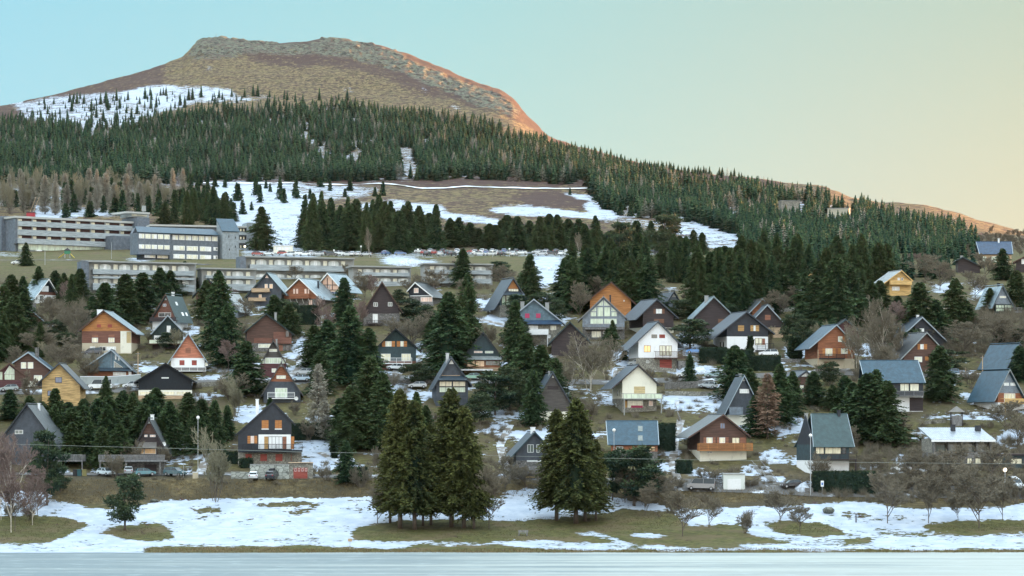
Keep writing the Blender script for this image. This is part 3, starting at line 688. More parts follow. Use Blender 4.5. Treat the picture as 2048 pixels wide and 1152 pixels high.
def sidehouse(name, label, RL, RR, EL, ER, wx, base, e=0, depth=8., roof='blue', bands=(('brown', 9999),), feats=(), by=None, D=None, back=None, cat='chalet', gable=None, noun=None, group='chalets on the hillside above the lake', o=.5):
    """house whose roof slope faces us: ridge RL-RR, eaves EL-ER"""
    cx = (wx[0]+wx[1])/2; pl = Plane(cx, by if by else base, e, D); hd = depth/2
    root = empty(name, tuple(pl.p), pl.th); tag(root, label, cat, group)
    a, b, c, d = pl.loc(*RL, hd), pl.loc(*RR, hd), pl.loc(*EL, -o), pl.loc(*ER, -o)
    zr = (a[1]+b[1])/2; ze = (c[1]+d[1])/2; u0, u1 = pl.loc(wx[0], base)[0], pl.loc(wx[1], base)[0]
    gl, gr = max(u0, min(a[0], c[0])+.1), min(u1, max(b[0], d[0])-.1); zlow = pl.low(u0, u1, 0, depth)
    slope = (zr-ze)/(hd+o); zw = ze+slope*o-.2
    zt = None
    for i, (m, yb) in enumerate(bands):
        zb = zlow if i == len(bands)-1 else pl.loc(cx, yb)[1]; zt = zw if zt is None else zt; k = .012*(len(bands)-1-i)
        MB().box(gl-k, gr+k, -k, depth+k, zb, zt).build('wall', W[m], root); zt = zb
    for ug in (gl, gr-.15):
        MB().add([(ug, .0, zw), (ug+.15, .0, zw), (ug+.15, depth, zw), (ug, depth, zw), (ug, hd, zr-.22), (ug+.15, hd, zr-.22)], [(0,1,2,3)[::-1], (0,4,5,1)[::-1], (2,5,4,3)[::-1], (0,3,4), (1,5,2)]).build('gable', W[gable or bands[0][0]], root)
    m = MB()
    m.slab([(c[0], -o, ze-.15), (d[0], -o, ze-.15), (b[0], hd, zr-.15), (a[0], hd, zr-.15)], .15)
    m.slab([(a[0], hd, zr-.15), (b[0], hd, zr-.15), (d[0], depth+o, ze-.15), (c[0], depth+o, ze-.15)], .15)
    m.bar((a[0], hd, zr+.03), (b[0], hd, zr+.03), .1, 6)
    rf = m.build('roof', RF[roof], root)
    m = MB()
    for q, r_ in ((c, a), (d, b)): m.bar((q[0], -o, ze-.03), (r_[0], hd, zr-.03), .1, 4)
    m.build('bargeboard', plain((.30,.36,.40)), rf)
    for f in feats:
        k = f[0]
        if k == 'w': window(pl, root, *f[1:5], *(f[5:]))
        elif k == 's': shutter(pl, root, *f[1:])
        elif k == 'b': balcony(pl, root, *f[1:5], **f[5])
        elif k == 'c': chimney(pl, rf, *f[1:])
        elif k == 'panel':
            _, x0, y0, x1, y1, m_ = f; a_, b_ = pl.loc(x0, y1), pl.loc(x1, y0)
            MB().box(a_[0], b_[0], -.035, -.002, a_[1], b_[1]).build('wall_panel', W[m_], root)
        elif k == 'sky':
            _, tx, t = f; t2 = t+.22
            q = lambda tt, uu: (uu, -o+(hd+o)*tt, ze+(zr-ze)*tt+.02); ux = pl.loc(tx, EL[1], 0)[0]
            MB().slab([q(t, ux), q(t, ux+.9), q(t2, ux+.9), q(t2, ux)], .07).build('rooflight', GL['d'], rf)
        elif k == 'box':
            _, x0, y0, x1, y1, va, vb_, m_, nm = f; a_, b_ = pl.loc(x0, y1, va), pl.loc(x1, y0, va)
            MB().box(a_[0], b_[0], va, vb_, pl.low(a_[0], b_[0], va, vb_) if nm in ('annex', 'foundation') else a_[1], b_[1]).build(nm, W.get(m_) or RF.get(m_), root)
    if noun: THINGS.append((root, cx, (RL[1]+base)/2, noun, (wx[1]-wx[0])/2, base, RL[1]))
    return root, pl
# ---------------------------------------------------------------- the chalets
C, S_ = chalet, sidehouse
def B(st='slats', c=None, d=1.4, **k): return dict(style=st, c=W.get(c) if isinstance(c, str) else c, d=d, **k)
Wt, Mt = M_white, M_metal
C('chalet', 'white chalet with a black gable and pale roof, far left below the hotel', (98,557.5),(68,598),(119,592),(70,112),604,e=33,depth=6.5,roof='light',bands=(('black',584),('redbrown',590),('white',999)),verge='w',
  feats=[('panel',83,572,97,583,'white'),('w',87,572.5,93,582,'k'),('w',79.5,591,85.5,601.5,'k'),('w',94,592.5,100,602.5,'k'),('w',71,593,75,600,'k')],noun='white and black chalet at the far left')
C('chalet', 'low brown chalet sunk in bare shrubs with a wide stone chimney at the far left', (53,611),(36,621),(88,641),(38,82),650,e=5,roof='slate',bands=(('redbrown',999),),feats=[('c',59,606,72,622,1.2,'stone')],verge='g',noun='low brown chalet with the wide chimney')
C('chalet', 'orange brown wooden gable cut by the left edge of the photo', (-9,572),(-40,600),(14,601),(-36,9),628,e=0,roof='slate',bands=(('orange',999),),noun='wooden gable at the left edge')
C('chalet', 'large orange and brown wooden chalet with red shutters above a pale ground floor', (206.5,620.4),(157,661),(272,667),(164,263),706,e=-13,depth=9,roof='light',verge='brown',by=706,
  bands=(('orange',662),('redbrown',686),('sand',999)),feats=[('panel',241,662,262.5,706,'cream'),('panel',253,664,262,686,'ochre'),('s',194,648.5,202,655,'r'),('s',215.5,648.5,224,655,'r'),('s',184,669.5,196,675,'m'),('w',184,675.5,196,685,'y'),
  ('s',217,669.5,229,675,'m'),('w',217,675.5,229,685,'y'),('w',243.5,665,253,676,'y'),('w',180,693,190,702,'w'),('w',198,693,212,702,'k'),('w',213,693,232,701,'w'),('c',194,619,204,632,1.5,'white')],noun='orange wooden chalet with red shutters')
C('chalet', 'small dark green chalet with a white glazed balcony, beneath the steep greenish roof', (335.5,629.8),(302,667),(371,668),(305,366),697,e=0,depth=7,roof='slate',verge='g',bands=(('dgreen',687),('dark',999)),
  feats=[('w',333.5,651.5,341.5,665,'w','w',1,2),('w',308,671,324,681,'w','w',1),('w',325,671.5,348,681,'w','w',2),('b',298,679,366,687,B('glass',None,1.8)),('c',358,664,362,678,-.2,'grey')],noun='dark green chalet with the glass balcony')
C('chalet', 'steep brown chalet with a broad green roof with rooflights above a white ground floor', (331,587.2),(299,641),(353,641),(305,348),664,e=-27,depth=7.2,roof='green',verge='brown',bands=(('redbrown',641),('white',999)),by=664,
  feats=[('tri',331,594.5,328.5,333.5,600,'w'),('w',326,607.5,332.5,613,'b'),('w',317.5,625,342,634,'k'),('sky',1,2.4,.30),('sky',1,3.4,.68),('sky',1,5.4,.68),('b',299,634,352,641,B('solid','dark',1.2)),('c',343,584,347,596,3.5,'white')],noun='steep chalet with the broad green roof')
C('chalet', 'salmon and white chalet with red shutters', (376.5,665.8),(334,728),(415,724),(342,409),745,e=0,depth=8,roof='slate',verge='g',bands=(('salmon',716),('white',735),('dark',745),('stone',999)),
  feats=[('s',371,696,381.5,706,'m'),('s',359,720.5,369,730.5,'r'),('s',383.5,720.5,393.5,730.5,'r'),('w',410,725,416,732,'c'),('b',346,733,412,741,B('bars',Wt,1.3))],noun='salmon and white chalet')
C('chalet', 'brown chalet with a blue roof and a double window at the far left', (56,703.5),(24,725),(102,738),(29,97),775,e=-8,depth=8,roof='blue',verge='g',bands=(('brown',999),),by=776,
  feats=[('w',42,724.5,52.5,737,'c','w',1),('w',55.5,724.5,66.5,737,'c','w',1),('s',52.6,725,55.4,736,'b'),('w',68,750.5,84,762,'c'),('c',70,695,77,714,3,'stone'),('b',55,762,72,772,B('solid','cream',1.0))],noun='brown chalet with the blue roof at the far left')
C('chalet', 'reddish brown chalet with a large triangular window at the left edge', (18.8,725.6),(-14,752),(52,751),(-10,48),776,e=0,depth=7,roof='brown',verge='brown',bands=(('darkred',999),),
  feats=[('tri',19,731,8,38,748,'g'),('w',8.5,748,38.5,760,'g','n',2),('w',-6,743,5.5,760,'g','n',1),('b',-10,760,46,773,B('solid','darkred',1.0))],noun='chalet with the triangular window')
C('chalet', 'yellow log chalet with one dark square window in its gable', (118,725.5),(71,769),(168,776),(84,160),798,e=-9,depth=8,roof='grey',verge='slate',bands=(('log',999),),by=812,
  feats=[('w',110.5,754,124,765.5,'b','k',1),('w',95,781,103,792,'b','k',1)],noun='yellow log chalet')
C('chalet', 'wide grey blue slate gable over a brick ground floor, beside the log chalet', (222,698.5),(162,738),(268,742),(174,262),757,e=-5,depth=8,roof='slate',verge='g',bands=(('bslate',742),('redwood',999)),
  feats=[('skirt',180,268,736,742.5,'slate'),('w',226,744,252,751,'w','w',3),('beam',222.5,700,222.5,738,'lslate',.12),('tri',228,722,228,250,738,'d'),('w',257,743,263,752,'w'),('w',230,709,233,719,'w','w',1),('w',236,712,239,721,'w','w',1)],noun='wide grey slate gable')
C('chalet', 'black chalet with a wide low gable above a pale yellow strip of windows', (331,725.6),(268,764),(394,765),(277,384),798,e=0,depth=10,roof='dark',verge='black',bands=(('black',780),('cream',791),('tan',999)),
  feats=[('s',323,754.5,337.5,757,'w'),('w',279,782.5,314,790,'y','w',3),('w',315,782.5,350,790,'y','w',3),('w',352,782.5,383,790,'y','w',3)],noun='black low gabled chalet')
C('chalet', 'large brown boarded chalet with a recessed loggia on its right corner', (533,626.7),(490.5,662),(588,668),(494,583),702,e=3,depth=9,roof='dark',verge='dgreen',bands=(('brown',686),('gstone',999)),
  feats=[('panel',547,664,570,686,'redbrown'),('w',571,661,578.5,674,'k','n',1),('panel',508,676,545,686,'redbrown'),('w',516.5,688,541,695.5,'c','w',3),('s',558,690,565.5,702,'m'),('w',571,690,580,703,'k','k',1),('c',549,625,553.5,642,2.5,'grey'),('b',547,675,583,686,B('solid','redbrown',.5))],noun='large brown boarded chalet')
C('a_frame_chalet', 'narrow grey brown A-frame with a wide yellow window, behind the pinkish one', (546.7,679),(518.5,731),(575,731),(521,572),752,e=0,depth=8,roof='slate',verge='mauve',bands=(('mauve',727),('darkred',999)),cat='A-frame',by=756,
  feats=[('w',538.5,698,554.5,703.5,'c'),('w',530,715.5,563,727,'g','w',4),('w',523,718,529,727,'g','w',1),('w',564,718,571,727,'g','w',1),('w',543.5,737,552.5,745,'c'),('c',551.5,678,554.5,690,2,'grey')],noun='narrow A-frame with the yellow window')
C('a_frame_chalet', 'tall A-frame with pinkish top and white railing, in front of a narrower A-frame', (562.2,724),(523,789),(606,789),(527,601),806,e=0,depth=8,roof='slate',verge='mauve',bands=(('redwood',763),('slate',999)),cat='A-frame',
  feats=[('tri',562.2,729,559.5,565,733,'w'),('w',553,751,571.5,757.5,'c','w',4),('door',550,776,574.5,795,'g','w',4),('b',535,784.5,589.5,796,B('bars',Wt,1.0)),('dish',592.5,797)],noun='pink topped A-frame with the white railing')
C('chalet', 'pink timber framed chalet with a pale roof, behind the red wooden one', (654.5,545.5),(632,572),(688,583),(637,681),600,e=-28,depth=9,roof='light',verge='w',bands=(('pink',999),),
  feats=[('beam',638,580,681,580,'blacktim',.1),('beam',640,570,674,570,'blacktim',.1),('beam',655,556,655,580,'blacktim',.1),('beam',645,562,645,580,'blacktim',.08),('beam',665,560,665,580,'blacktim',.08),('w',643,582,656,590,'b'),('w',661,583,676,590,'b'),('w',648,571.5,661,579,'p')],noun='pink timber framed chalet')
C('chalet', 'red wooden chalet with white balcony brackets and a broad white metal roof', (597.8,555.8),(555,598),(642,597.5),(561,637),612,e=-24,depth=11,roof='light',verge='w',bands=(('redwood',598),('gstone',999)),
  feats=[('w',586,577,591,588,'p','n',1),('w',592,577,597,588,'p','n',1),('w',608.5,577,614,588,'p','n',1),('w',615,577,619,588,'p','n',1),('b',578,587,617,596,B('slats','redwood',1.3,braces='w')),('door',617.5,599.5,625,610,'p','n'),('door',634,597,643.5,610,'p','n'),('c',634.5,562,637,575,5,'dark')],noun='red wooden chalet with the white roof')
C('chalet', 'grey chalet with two stacked wooden balconies and pink lit windows', (533.5,544.5),(489,594),(572,589),(494,563),612,e=-14,depth=8,roof='light',verge='gslate',bands=(('slate',999),),
  feats=[('tri',533.5,550,530,537.5,556,'p'),('w',529.5,568,535.5,578,'o'),('w',539,568,545.5,577,'o'),('w',517.5,589,523.5,597,'o'),('b',503,576,539,583,B('solid','tan',1.0)),('b',497,595,531,601,B('solid','tan',1.0))],noun='grey chalet with two balconies')
C('chalet', 'plain dark brown steep gable with two small grey windows and a white french window', (764,562.5),(722,628),(804,622),(727,799),652,e=0,depth=9,roof='brown',verge='brown',bands=(('dark',627),('gstone',999)),
  feats=[('w',747,605,755.5,613,'d'),('w',776,604.5,784.5,612.5,'d'),('door',745.5,628,755.5,645.5,'w'),('b',733,640,765,647,B('bars','dark',.9))],noun='plain brown steep gable')
C('chalet', 'slate clad chalet with a grey roof and a broad window above its terrace', (830,564),(813.5,582),(866,593),(818,863),610,e=-22,depth=8,roof='grey',verge='w',bands=(('dslate',592.5),('gstone',999)),
  feats=[('w',828,576,837,586,'p'),('w',841.5,594,865,604,'p','w',3),('panel',820,590.5,863,592.5,'white'),('b',830,603,866,611,B('solid','greywood',1.0))],noun='slate chalet with the broad window')
C('chalet', 'black boarded chalet with two pairs of orange shutters', (791.5,656.5),(744,703),(843,702),(752,832),740,e=0,depth=8.5,roof='dark',verge='black',bands=(('dgreen',694),('gslate',722),('redbrown',999)),by=740,
  feats=[('ws',764,771,783,790,682.5,693,'c','o'),('ws',793.5,801,807,814,682.5,693,'c','o'),('w',762,707.5,781,722,'y','w',4),('w',803,707.5,821.5,722,'y','w',4),('b',762,715.5,824,726,B('bars',Wt,1.2))],noun='black chalet with orange shutters')
C('chalet', 'dark green steep gable over an orange lit glazed ground floor', (966.5,663.5),(924,714),(1005,714),(929,1000),741,e=0,depth=9,roof='dark',verge='dslate',bands=(('gslate',719),('redwood',735),('tan',999)),by=745,
  feats=[('w',948,702,965,706,'p','w',2),('w',970,702,986.5,706.5,'g','w',2),('skirt',924,1004,713,720,'pale'),('w',934,721.5,950,733.5,'o','n',2),('w',951,721.5,969,733.5,'o','n',2),('w',971,721.5,1000,731,'d','n',4),('box',919,738,986,741,-2.5,-.1,'snow','terrace')],noun='dark green gable over the orange glazing')
C('a_frame_chalet', 'slate A-frame with a white gable tip and a two storey cream window front', (903,713.5),(866,776),(944,770),(872,936),806,e=6,depth=8.5,roof='slate',verge='slate',bands=(('slate',999),),cat='A-frame',by=812,
  feats=[('tri',903,719,898,908,728,'w'),('skirt',877,934,752,761,'slate'),('w',878.5,762.5,904,773,'y','k',2),('w',905.5,762.5,931,773,'y','k',2),('w',878.5,774,904,785,'g','k',2),('w',905.5,774,931,785,'g','k',2),('beam',883,751,920,751,'tan',.08),('c',892,706,898,728,2.5,'metal')],noun='slate A-frame with the cream window front')
C('a_frame_chalet', 'A-frame on stone legs with cream glazed front, left of the blue grey chalet', (1027.2,555),(989.5,617),(1056,602),(1000,1050),634,e=20,depth=7,roof='slate',verge='slate',bands=(('orange',577.5),('slate',590),('gslate',611),('stone',999)),cat='A-frame',
  feats=[('w',1017,577.5,1037,583,'c','n',4),('w',1003.5,591,1011,611,'g','n',1),('w',1012,591,1045.5,600,'g','n',2),('w',1012,601,1050,611,'g','n',3),('skirt',1008,1050,583,590.5,'slate')],noun='A-frame on stone legs')
C('chalet', 'blue grey slate chalet with two crimson shutters over a stone floor and white balcony', (1067.7,597.5),(1028,630),(1131,647.5),(1040,1122),685,e=0,depth=8.5,roof='slate',verge='g',bands=(('bslate',642),('stone',999)),by=690,
  feats=[('s',1050,627,1059,636,'p'),('s',1072,627,1081,636,'p'),('skirt',1034,1124,641,649,'navy'),('w',1057,651,1076,658,'w'),('w',1101,651,1112.5,660,'c'),('b',1053,658,1097,668,B('solid',Wt,1.6,posts=True)),('c',1041,603,1048.5,616,2,'grey'),('c',1090.5,605,1098,622,2,'grey'),('dish',1098,673)],noun='blue grey chalet with crimson shutters')
C('chalet', 'plain black gable half hidden behind the bare branching tree', (1140,643),(1096,688),(1184,686),(1103,1176),712,e=0,depth=9,roof='dark',verge='gslate',bands=(('dark',999),),noun='plain black gable')
C('chalet', 'big orange wooden gable without windows at the edge of the dark conifer wood', (1222.6,563),(1168,605),(1280,614),(1180,1262),632,e=0,depth=9,roof='brown',verge='brown',bands=(('orange',999),),feats=[('w',1247,600,1249,603,'w','w',1)],noun='big orange gable')
C('chalet', 'grey timber chalet whose whole gable is glazed, with a long balcony', (1207,592),(1156,641),(1254,636),(1165,1249),678,e=0,depth=8,roof='slate',verge='greywood',bands=(('lslate',654),('gstone',999)),
  feats=[('tri',1206,600,1194.5,1206,611.5,'g'),('tri',1208,600,1208,1220,611.5,'g'),('w',1194.5,614,1206.5,633,'g','g',1),('w',1208,614,1220.5,633,'g','g',1),('w',1181,623.5,1192.5,633,'g','g',1),('w',1222.5,623.5,1234,633,'g','g',1),('tri',1192,614.5,1182,1192.5,622.5,'g'),('tri',1223,614.5,1222.5,1233,622.5,'g'),
  ('w',1180.5,637,1206.5,648,'g','g',2),('w',1208,637,1234,648,'g','g',2),('b',1171,648,1246,657,B('bars','greywood',1.5)),('w',1183,662,1202.5,675,'c','g',2),('c',1219,590,1221.5,604,2.5,'dark'),('w',1206,662,1226,668,'k')],noun='glazed grey gable')
C('chalet', 'dark brown chalet with orange shutters beside white windows and a pale plinth', (1314.5,597.5),(1272,638),(1357,635),(1286,1347),668,e=22,depth=9,roof='slate',verge='slate',bands=(('dark',655),('cream',999)),
  feats=[('ws',1307,1312,1317.5,1317.6,618,627,'w','b'),('ws',1318,1318.1,1323.5,1329,618,627,'w','b'),('s',1308,638,1328,646,'b'),('b',1322,648,1350,656,B('bars','dark',1.3))],noun='dark brown chalet with the pale plinth')
C('a_frame_chalet', 'tiny grey A-frame with a white triangular window among the conifers', (1348.5,581.5),(1329,612),(1362,604),(1337,1359),620,e=25,depth=7,roof='slate',verge='slate',bands=(('lslate',999),),cat='A-frame',feats=[('tri',1348.5,584.5,1344,1353,594,'w'),('c',1339,579,1342,590,3,'white')],noun='tiny grey A-frame')
C('chalet', 'windowless dark brown gable with a tall grey chimney and pale blue verge', (1428.5,592.5),(1383,637.5),(1472,635),(1391,1465),665,e=10,depth=8,roof='light',verge='light',bands=(('dark',999),),feats=[('s',1436,638,1451,646,'b'),('c',1410,591,1417,612,3,'grey')],noun='windowless brown gable with the tall chimney')
C('chalet', 'white chalet with red brown balcony and red garage door in a stone base', (1317,642),(1257,698),(1367,693),(1277,1355),738,e=13,depth=10,roof='slate',verge='slate',bands=(('white',715.5),('stone',999)),
  feats=[('w',1303,669,1314,676,'d','n'),('s',1318.5,669,1330,676,'r'),('w',1288,691,1301,704,'L','n',2),('w',1319,691,1331,711,'c','n',2),('w',1332,691,1343.5,711,'c','n',2),('b',1311,703,1369,715,B('rods','brown',1.6)),('s',1319.5,719,1343.5,737.5,'r'),('w',1292,721.5,1298,726,'d'),('panel',1272,716,1277,738,'stone'),('box',1357,722,1388,727,-1.5,1.0,'gstone','annex')],noun='white chalet with the red garage door')
C('chalet', 'cream house with one closed beige shutter and a wide pillared terrace', (1277.5,729),(1224,776),(1319,769),(1245,1313),824,e=14,depth=9,roof='slate',verge='dark',bands=(('cream',797),('stone',999)),
  feats=[('s',1268,773,1290,791,'t'),('b',1247,787,1325,797,B('glass','grey',2.2,posts=True)),('w',1255,801,1286,815,'c','w',1),('s',1249,801,1254.5,815,'y'),('w',1297.5,801,1306,812,'p','w',1),('s',1262,811,1286,815.5,'p'),('sw',-1,1.5,.9,3.3,4.6,'d'),('sw',-1,3.5,.9,3.3,4.6,'d'),('sw',-1,5.5,.9,.6,1.8,'d')],noun='cream house with the pillared terrace')
C('chalet', 'large dark grey chalet with yellow shutters and white ground floor', (1494,622.5),(1425,677),(1550,667),(1454,1536),704,e=17,depth=11,roof='slate',verge='slate',bands=(('dslate',673),('white',999)),
  feats=[('s',1476,651,1488,662,'y'),('ws',1501,1507,1511,1518,651,662,'w','y'),('w',1510,676,1524,690,'c','n',2),('s',1524.5,677,1530,689.5,'m'),('b',1514,687,1548,700,B('bars','black',1.4)),('sw',-1,2,1.0,1.0,2.4,'k'),('sw',-1,4.5,1.0,1.0,2.4,'k')],noun='dark grey chalet with yellow shutters')
C('chalet', 'brown grey gable with one orange shutter, behind the large dark grey chalet', (1535,608.7),(1500,645),(1574,651),(1508,1566),676,e=8,depth=8,roof='slate',verge='g',bands=(('dark',655),('tan',999)),feats=[('s',1530,630,1541,640,'m')],noun='gable with one orange shutter')
C('chalet', 'small pinkish gable seen between the brown grey gable and the conifers', (1525.5,597),(1497,626),(1548,618),(1505,1543),640,e=14,depth=8,roof='grey',verge='g',bands=(('redwood',999),),noun='small pinkish gable')
C('chalet', 'red brown chalet with a lit yellow window and lamps under the eaves', (1673.5,648.5),(1618,696),(1718,695),(1636,1709),738,e=17,depth=10,roof='blue',verge='g',bands=(('redwood',717),('sand',999)),
  feats=[('ws',1676,1676.1,1684.5,1691,673,683.5,'c','o'),('ws',1645,1651,1664.5,1671,697,711,'y','o'),('ws',1676,1682,1695,1702,697,707.5,'c','o'),('b',1641,708,1690,716,B('rods','black',1.2)),('s',1648,723,1668,737,'b'),('beam',1636,699,1636,735,'tan',.1)],noun='red brown chalet with the lit window')
C('chalet', 'slate grey gable with twin pale chimneys behind the red brown chalet', (1677,615.3),(1655,636),(1722,665),(1660,1710),668,e=15,depth=7,roof='slate',verge='gslate',bands=(('lslate',999),),feats=[('w',1671,628,1679.5,633,'w'),('c',1653,617,1657.5,632,4,'white'),('c',1661,614.5,1667.5,628,4,'white')],noun='slate gable with twin chimneys')
C('chalet', 'dark red gable squeezed between the slate gable and the red brown chalet', (1692,638),(1674,652),(1724,664),(1678,1718),684,e=10,depth=7,roof='grey',verge='gslate',bands=(('darkred',999),),noun='dark red gable')
C('chalet', 'weathered grey chalet half hidden by the tall conifers, below the snowy terraces', (1622,590),(1591,620),(1652,622),(1598,1646),634,e=0,depth=8,roof='slate',verge='slate',bands=(('mauve',617),('tan',999)),noun='weathered grey chalet')
C('chalet', 'small wooden chalet with a yellow verge hidden in the conifers', (1634,537.5),(1603,562),(1664,562),(1610,1656),586,e=0,depth=8,roof='pale',verge='yellow',bands=(('tan',999),),feats=[('w',1612,562,1617,573,'k'),('w',1622,562,1629,573,'k')],noun='small wooden chalet in the conifers')
C('chalet', 'bright yellow wooden chalet with a long balcony among tall conifers', (1803.5,540.3),(1765,568),(1826,561),(1779,1822),592,e=22,depth=8,roof='pale',verge='yellow',bands=(('yellow',999),),
  feats=[('w',1795,555.5,1799.5,561,'w','w',1),('w',1802,555.5,1806,561,'d','w',1),('b',1781,561,1824,568,B('solid','yellow',1.2)),('w',1784,573,1799,581,'w')],noun='bright yellow chalet')
S_('chalet', 'tan chalet with a deep blue roof on the upper right of the slope', (1952,484.5),(2023,482.5),(1959,509),(2026,507),(1962,2023),529,e=6,depth=9,roof='navy',bands=(('tan',999),),by=531,
  feats=[('w',1962.5,513,1972.5,525,'g'),('w',1983,513,1993,525,'g'),('w',2006,512,2016,524,'g'),('c',1996,477,1999,486,4,'white')],noun='tan chalet with the deep blue roof')
C('chalet', 'low dark gable with a pale chimney left of the blue roofed tan chalet', (1926,513.5),(1912,520),(1967,533),(1916,1960),547,e=5,depth=8,roof='green',verge='gslate',bands=(('dark',999),),feats=[('c',1921,511,1926,522,3,'grey')],noun='low dark gable')
C('chalet', 'dark chalet cut by the right edge below the blue roofed tan chalet', (2056,509),(2026,524),(2086,524),(2032,2080),545,e=0,depth=8,roof='brown',verge='brown',bands=(('dark',999),),feats=[('w',2043,518,2049,528,'w')],noun='dark chalet at the right edge')
C('a_frame_chalet', 'silvery A-frame with two rows of cream windows and a side deck at the far right', (2006,569),(1985,614),(2031,616),(1991,2027),628,e=27,depth=8,roof='light',verge='slate',bands=(('lslate',608),('gslate',999)),cat='A-frame',
  feats=[('w',1999,592,2012,596,'c','w',4),('w',1991.5,610,2008,616,'g','k',3),('w',2009,610,2026,616,'g','k',3),('w',1991.5,616.5,2008,623,'g','k',2),('w',2009,616.5,2026,623,'g','k',2),('c',1996,566,2000,578,5,'dark'),('box',2027,623,2044,625,-1.2,2,'greywood','deck'),('b',2027,615,2044,624,B('bars','greywood',1.2))],noun='silvery A-frame')
C('chalet', 'navy dark gable with a white chimney, behind the shuttered brown gable', (1845,633.5),(1803,672),(1895,682),(1830,1888),705,e=18,depth=9,roof='slate',verge='g',bands=(('dslate',999),),feats=[('w',1839,657,1848,665,'w'),('c',1834,630,1838,645,3,'white')],noun='navy dark gable')
C('chalet', 'brown gable with orange shutters and a black left roof slope', (1854,664),(1800,719),(1897,709),(1808,1892),742,e=24,depth=9,roof='dark',verge='pale',bands=(('brown',999),),
  feats=[('ws',1835,1840.5,1847,1854,688.5,698.5,'w','o'),('w',1829,713.5,1844,724,'c','w',4),('s',1850,713,1857,721,'o'),('s',1874,713,1880,721,'o'),('panel',1880,722,1892,736,'cream'),('c',1838,664,1846,679,4,'white')],noun='brown gable with orange shutters')
C('a_frame_chalet', 'steep blue roofed A-frame, upper one of the pair at the right edge', (2040,686),(2014,736),(2070,736),(2020,2064),748,e=44,depth=8,roof='blue',verge='slate',bands=(('gslate',999),),cat='A-frame',
  feats=[('w',2030,708,2048,713,'g','w',3),('w',2026,722,2044,731,'c')],noun='upper blue A-frame at the right edge')
C('a_frame_chalet', 'blue roofed A-frame with a yellow door, lower of the pair at the right edge', (2020,738),(1989,801),(2055,803),(1996,2050),822,e=38,depth=8,roof='blue',verge='pale',bands=(('lslate',786),('redwood',805),('white',999)),cat='A-frame',
  feats=[('w',2007.5,765.5,2017.5,771.5,'w'),('w',2020.5,765.5,2030.5,771.5,'w'),('door',2008,787,2030,804,'y','w',4),('b',2010,797,2056,806,B('solid','yellow',1.6,posts=True))],noun='lower blue A-frame at the right edge')
S_('chalet', 'long blue roofed chalet with cream windows and a balcony over white supports', (1719,720.5),(1836,721.5),(1730,765),(1851,765.5),(1733,1846),822,e=8,depth=9,roof='blue',bands=(('dslate',792),('white',999)),gable='black',by=824,
  feats=[('w',1770,766.5,1780,779,'w','w',1),('w',1800,767,1818,782,'c','k',2),('w',1819.5,767,1838,782,'c','k',1),('b',1790,782,1847,791,B('bars','greywood',1.6)),('panel',1819,795,1846,822,'dark')],noun='long blue roofed chalet')
S_('chalet', 'tall dark slate house with a steep roof facing the lake and yellow curtained window', (1622,827.5),(1694,828),(1627,893),(1709,894),(1628,1698),946,e=22,depth=9,roof='green',bands=(('gslate',921),('white',999)),gable='dslate',by=948,
  feats=[('w',1631,887,1648,909,'y','k',2),('w',1649.5,887,1682,909,'y','k',2),('w',1683,888,1692,908,'k','k',1),('b',1629,907,1714,918,B('bars','dark',1.8,posts=True)),('c',1676,820,1681,832,4,'dark'),('c',1611,826,1616,842,4.5,'grey')],noun='tall dark slate house')
C('chalet', 'brown chalet with a long orange slatted balcony and lit windows on a cream base', (1447,828.5),(1377,874),(1501,872),(1400,1493),921,e=15,depth=10,roof='grey',verge='brown',bands=(('brown',900),('cream',999)),
  feats=[('w',1440,846,1450,857.5,'b','n',2),('ws',1407,1413,1425,1431,875,886,'y','m'),('ws',1434,1439,1450,1457,875,886,'y','m'),('w',1464,875,1479,887,'y','n',2),('s',1480,875,1492,886,'m'),('b',1398,886,1506,900,B('slats','orange',1.5)),('w',1414,903,1424,906,'d')],noun='brown chalet with the orange balcony')
C('a_frame_chalet', 'slender grey A-frame seen from its long roof side, left of the bare brown larch', (1489,750),(1449,828),(1526,826),(1457,1519),850,e=20,depth=4,roof='slate',verge='g',bands=(('slate',830),('cream',999)),cat='A-frame',
  feats=[('tri',1489,755,1484,1494,762,'w'),('w',1479,778,1498,786.5,'w','w',1),('b',1459,814,1486,828,B('solid','lslate',1.2)),('c',1479,747,1483,757,3,'grey')],noun='slender grey A-frame')
C('chalet', 'small chalet with a little timbered gable window hidden behind conifers', (1613,740.5),(1583,762),(1628,754),(1592,1624),786,e=20,depth=8,roof='slate',verge='slate',bands=(('slate',754),('brown',999)),feats=[('tri',1613,745,1602,1622,753,'w'),('w',1600,771,1607,778,'y')],noun='small chalet with the timbered gable')
C('a_frame_chalet', 'plain grey brown A-frame with a cream base behind the shore conifers', (1106,743.5),(1063,817),(1149,817),(1069,1143),840,e=8,depth=9,roof='slate',verge='slate',bands=(('mauve',823),('cream',999)),cat='A-frame',
  feats=[('tri',1106,751,1103.5,1108.5,755.5,'w'),('panel',1095,772,1117,779,'dark'),('c',1097,742,1100,756,2,'grey')],noun='plain grey brown A-frame')
C('chalet', 'grey slate gable with two framed shutters, left of the two tall shore spruces', (1070,863),(1020,916),(1118,914),(1032,1108),958,e=8,depth=9,roof='slate',verge='gslate',bands=(('slate',921),('gstone',999)),by=958,
  feats=[('w',1055,889,1067,905,'d'),('w',1073,889,1086,905,'d'),('b',1040,933,1096,945,B('slats','greywood',1.2)),('w',1054,920.5,1085,923.5,'w','w',1),('s',1050,952,1078,977,'t'),('c',1062,854,1070.5,866,1.5,'white')],noun='grey slate gable with framed shutters')
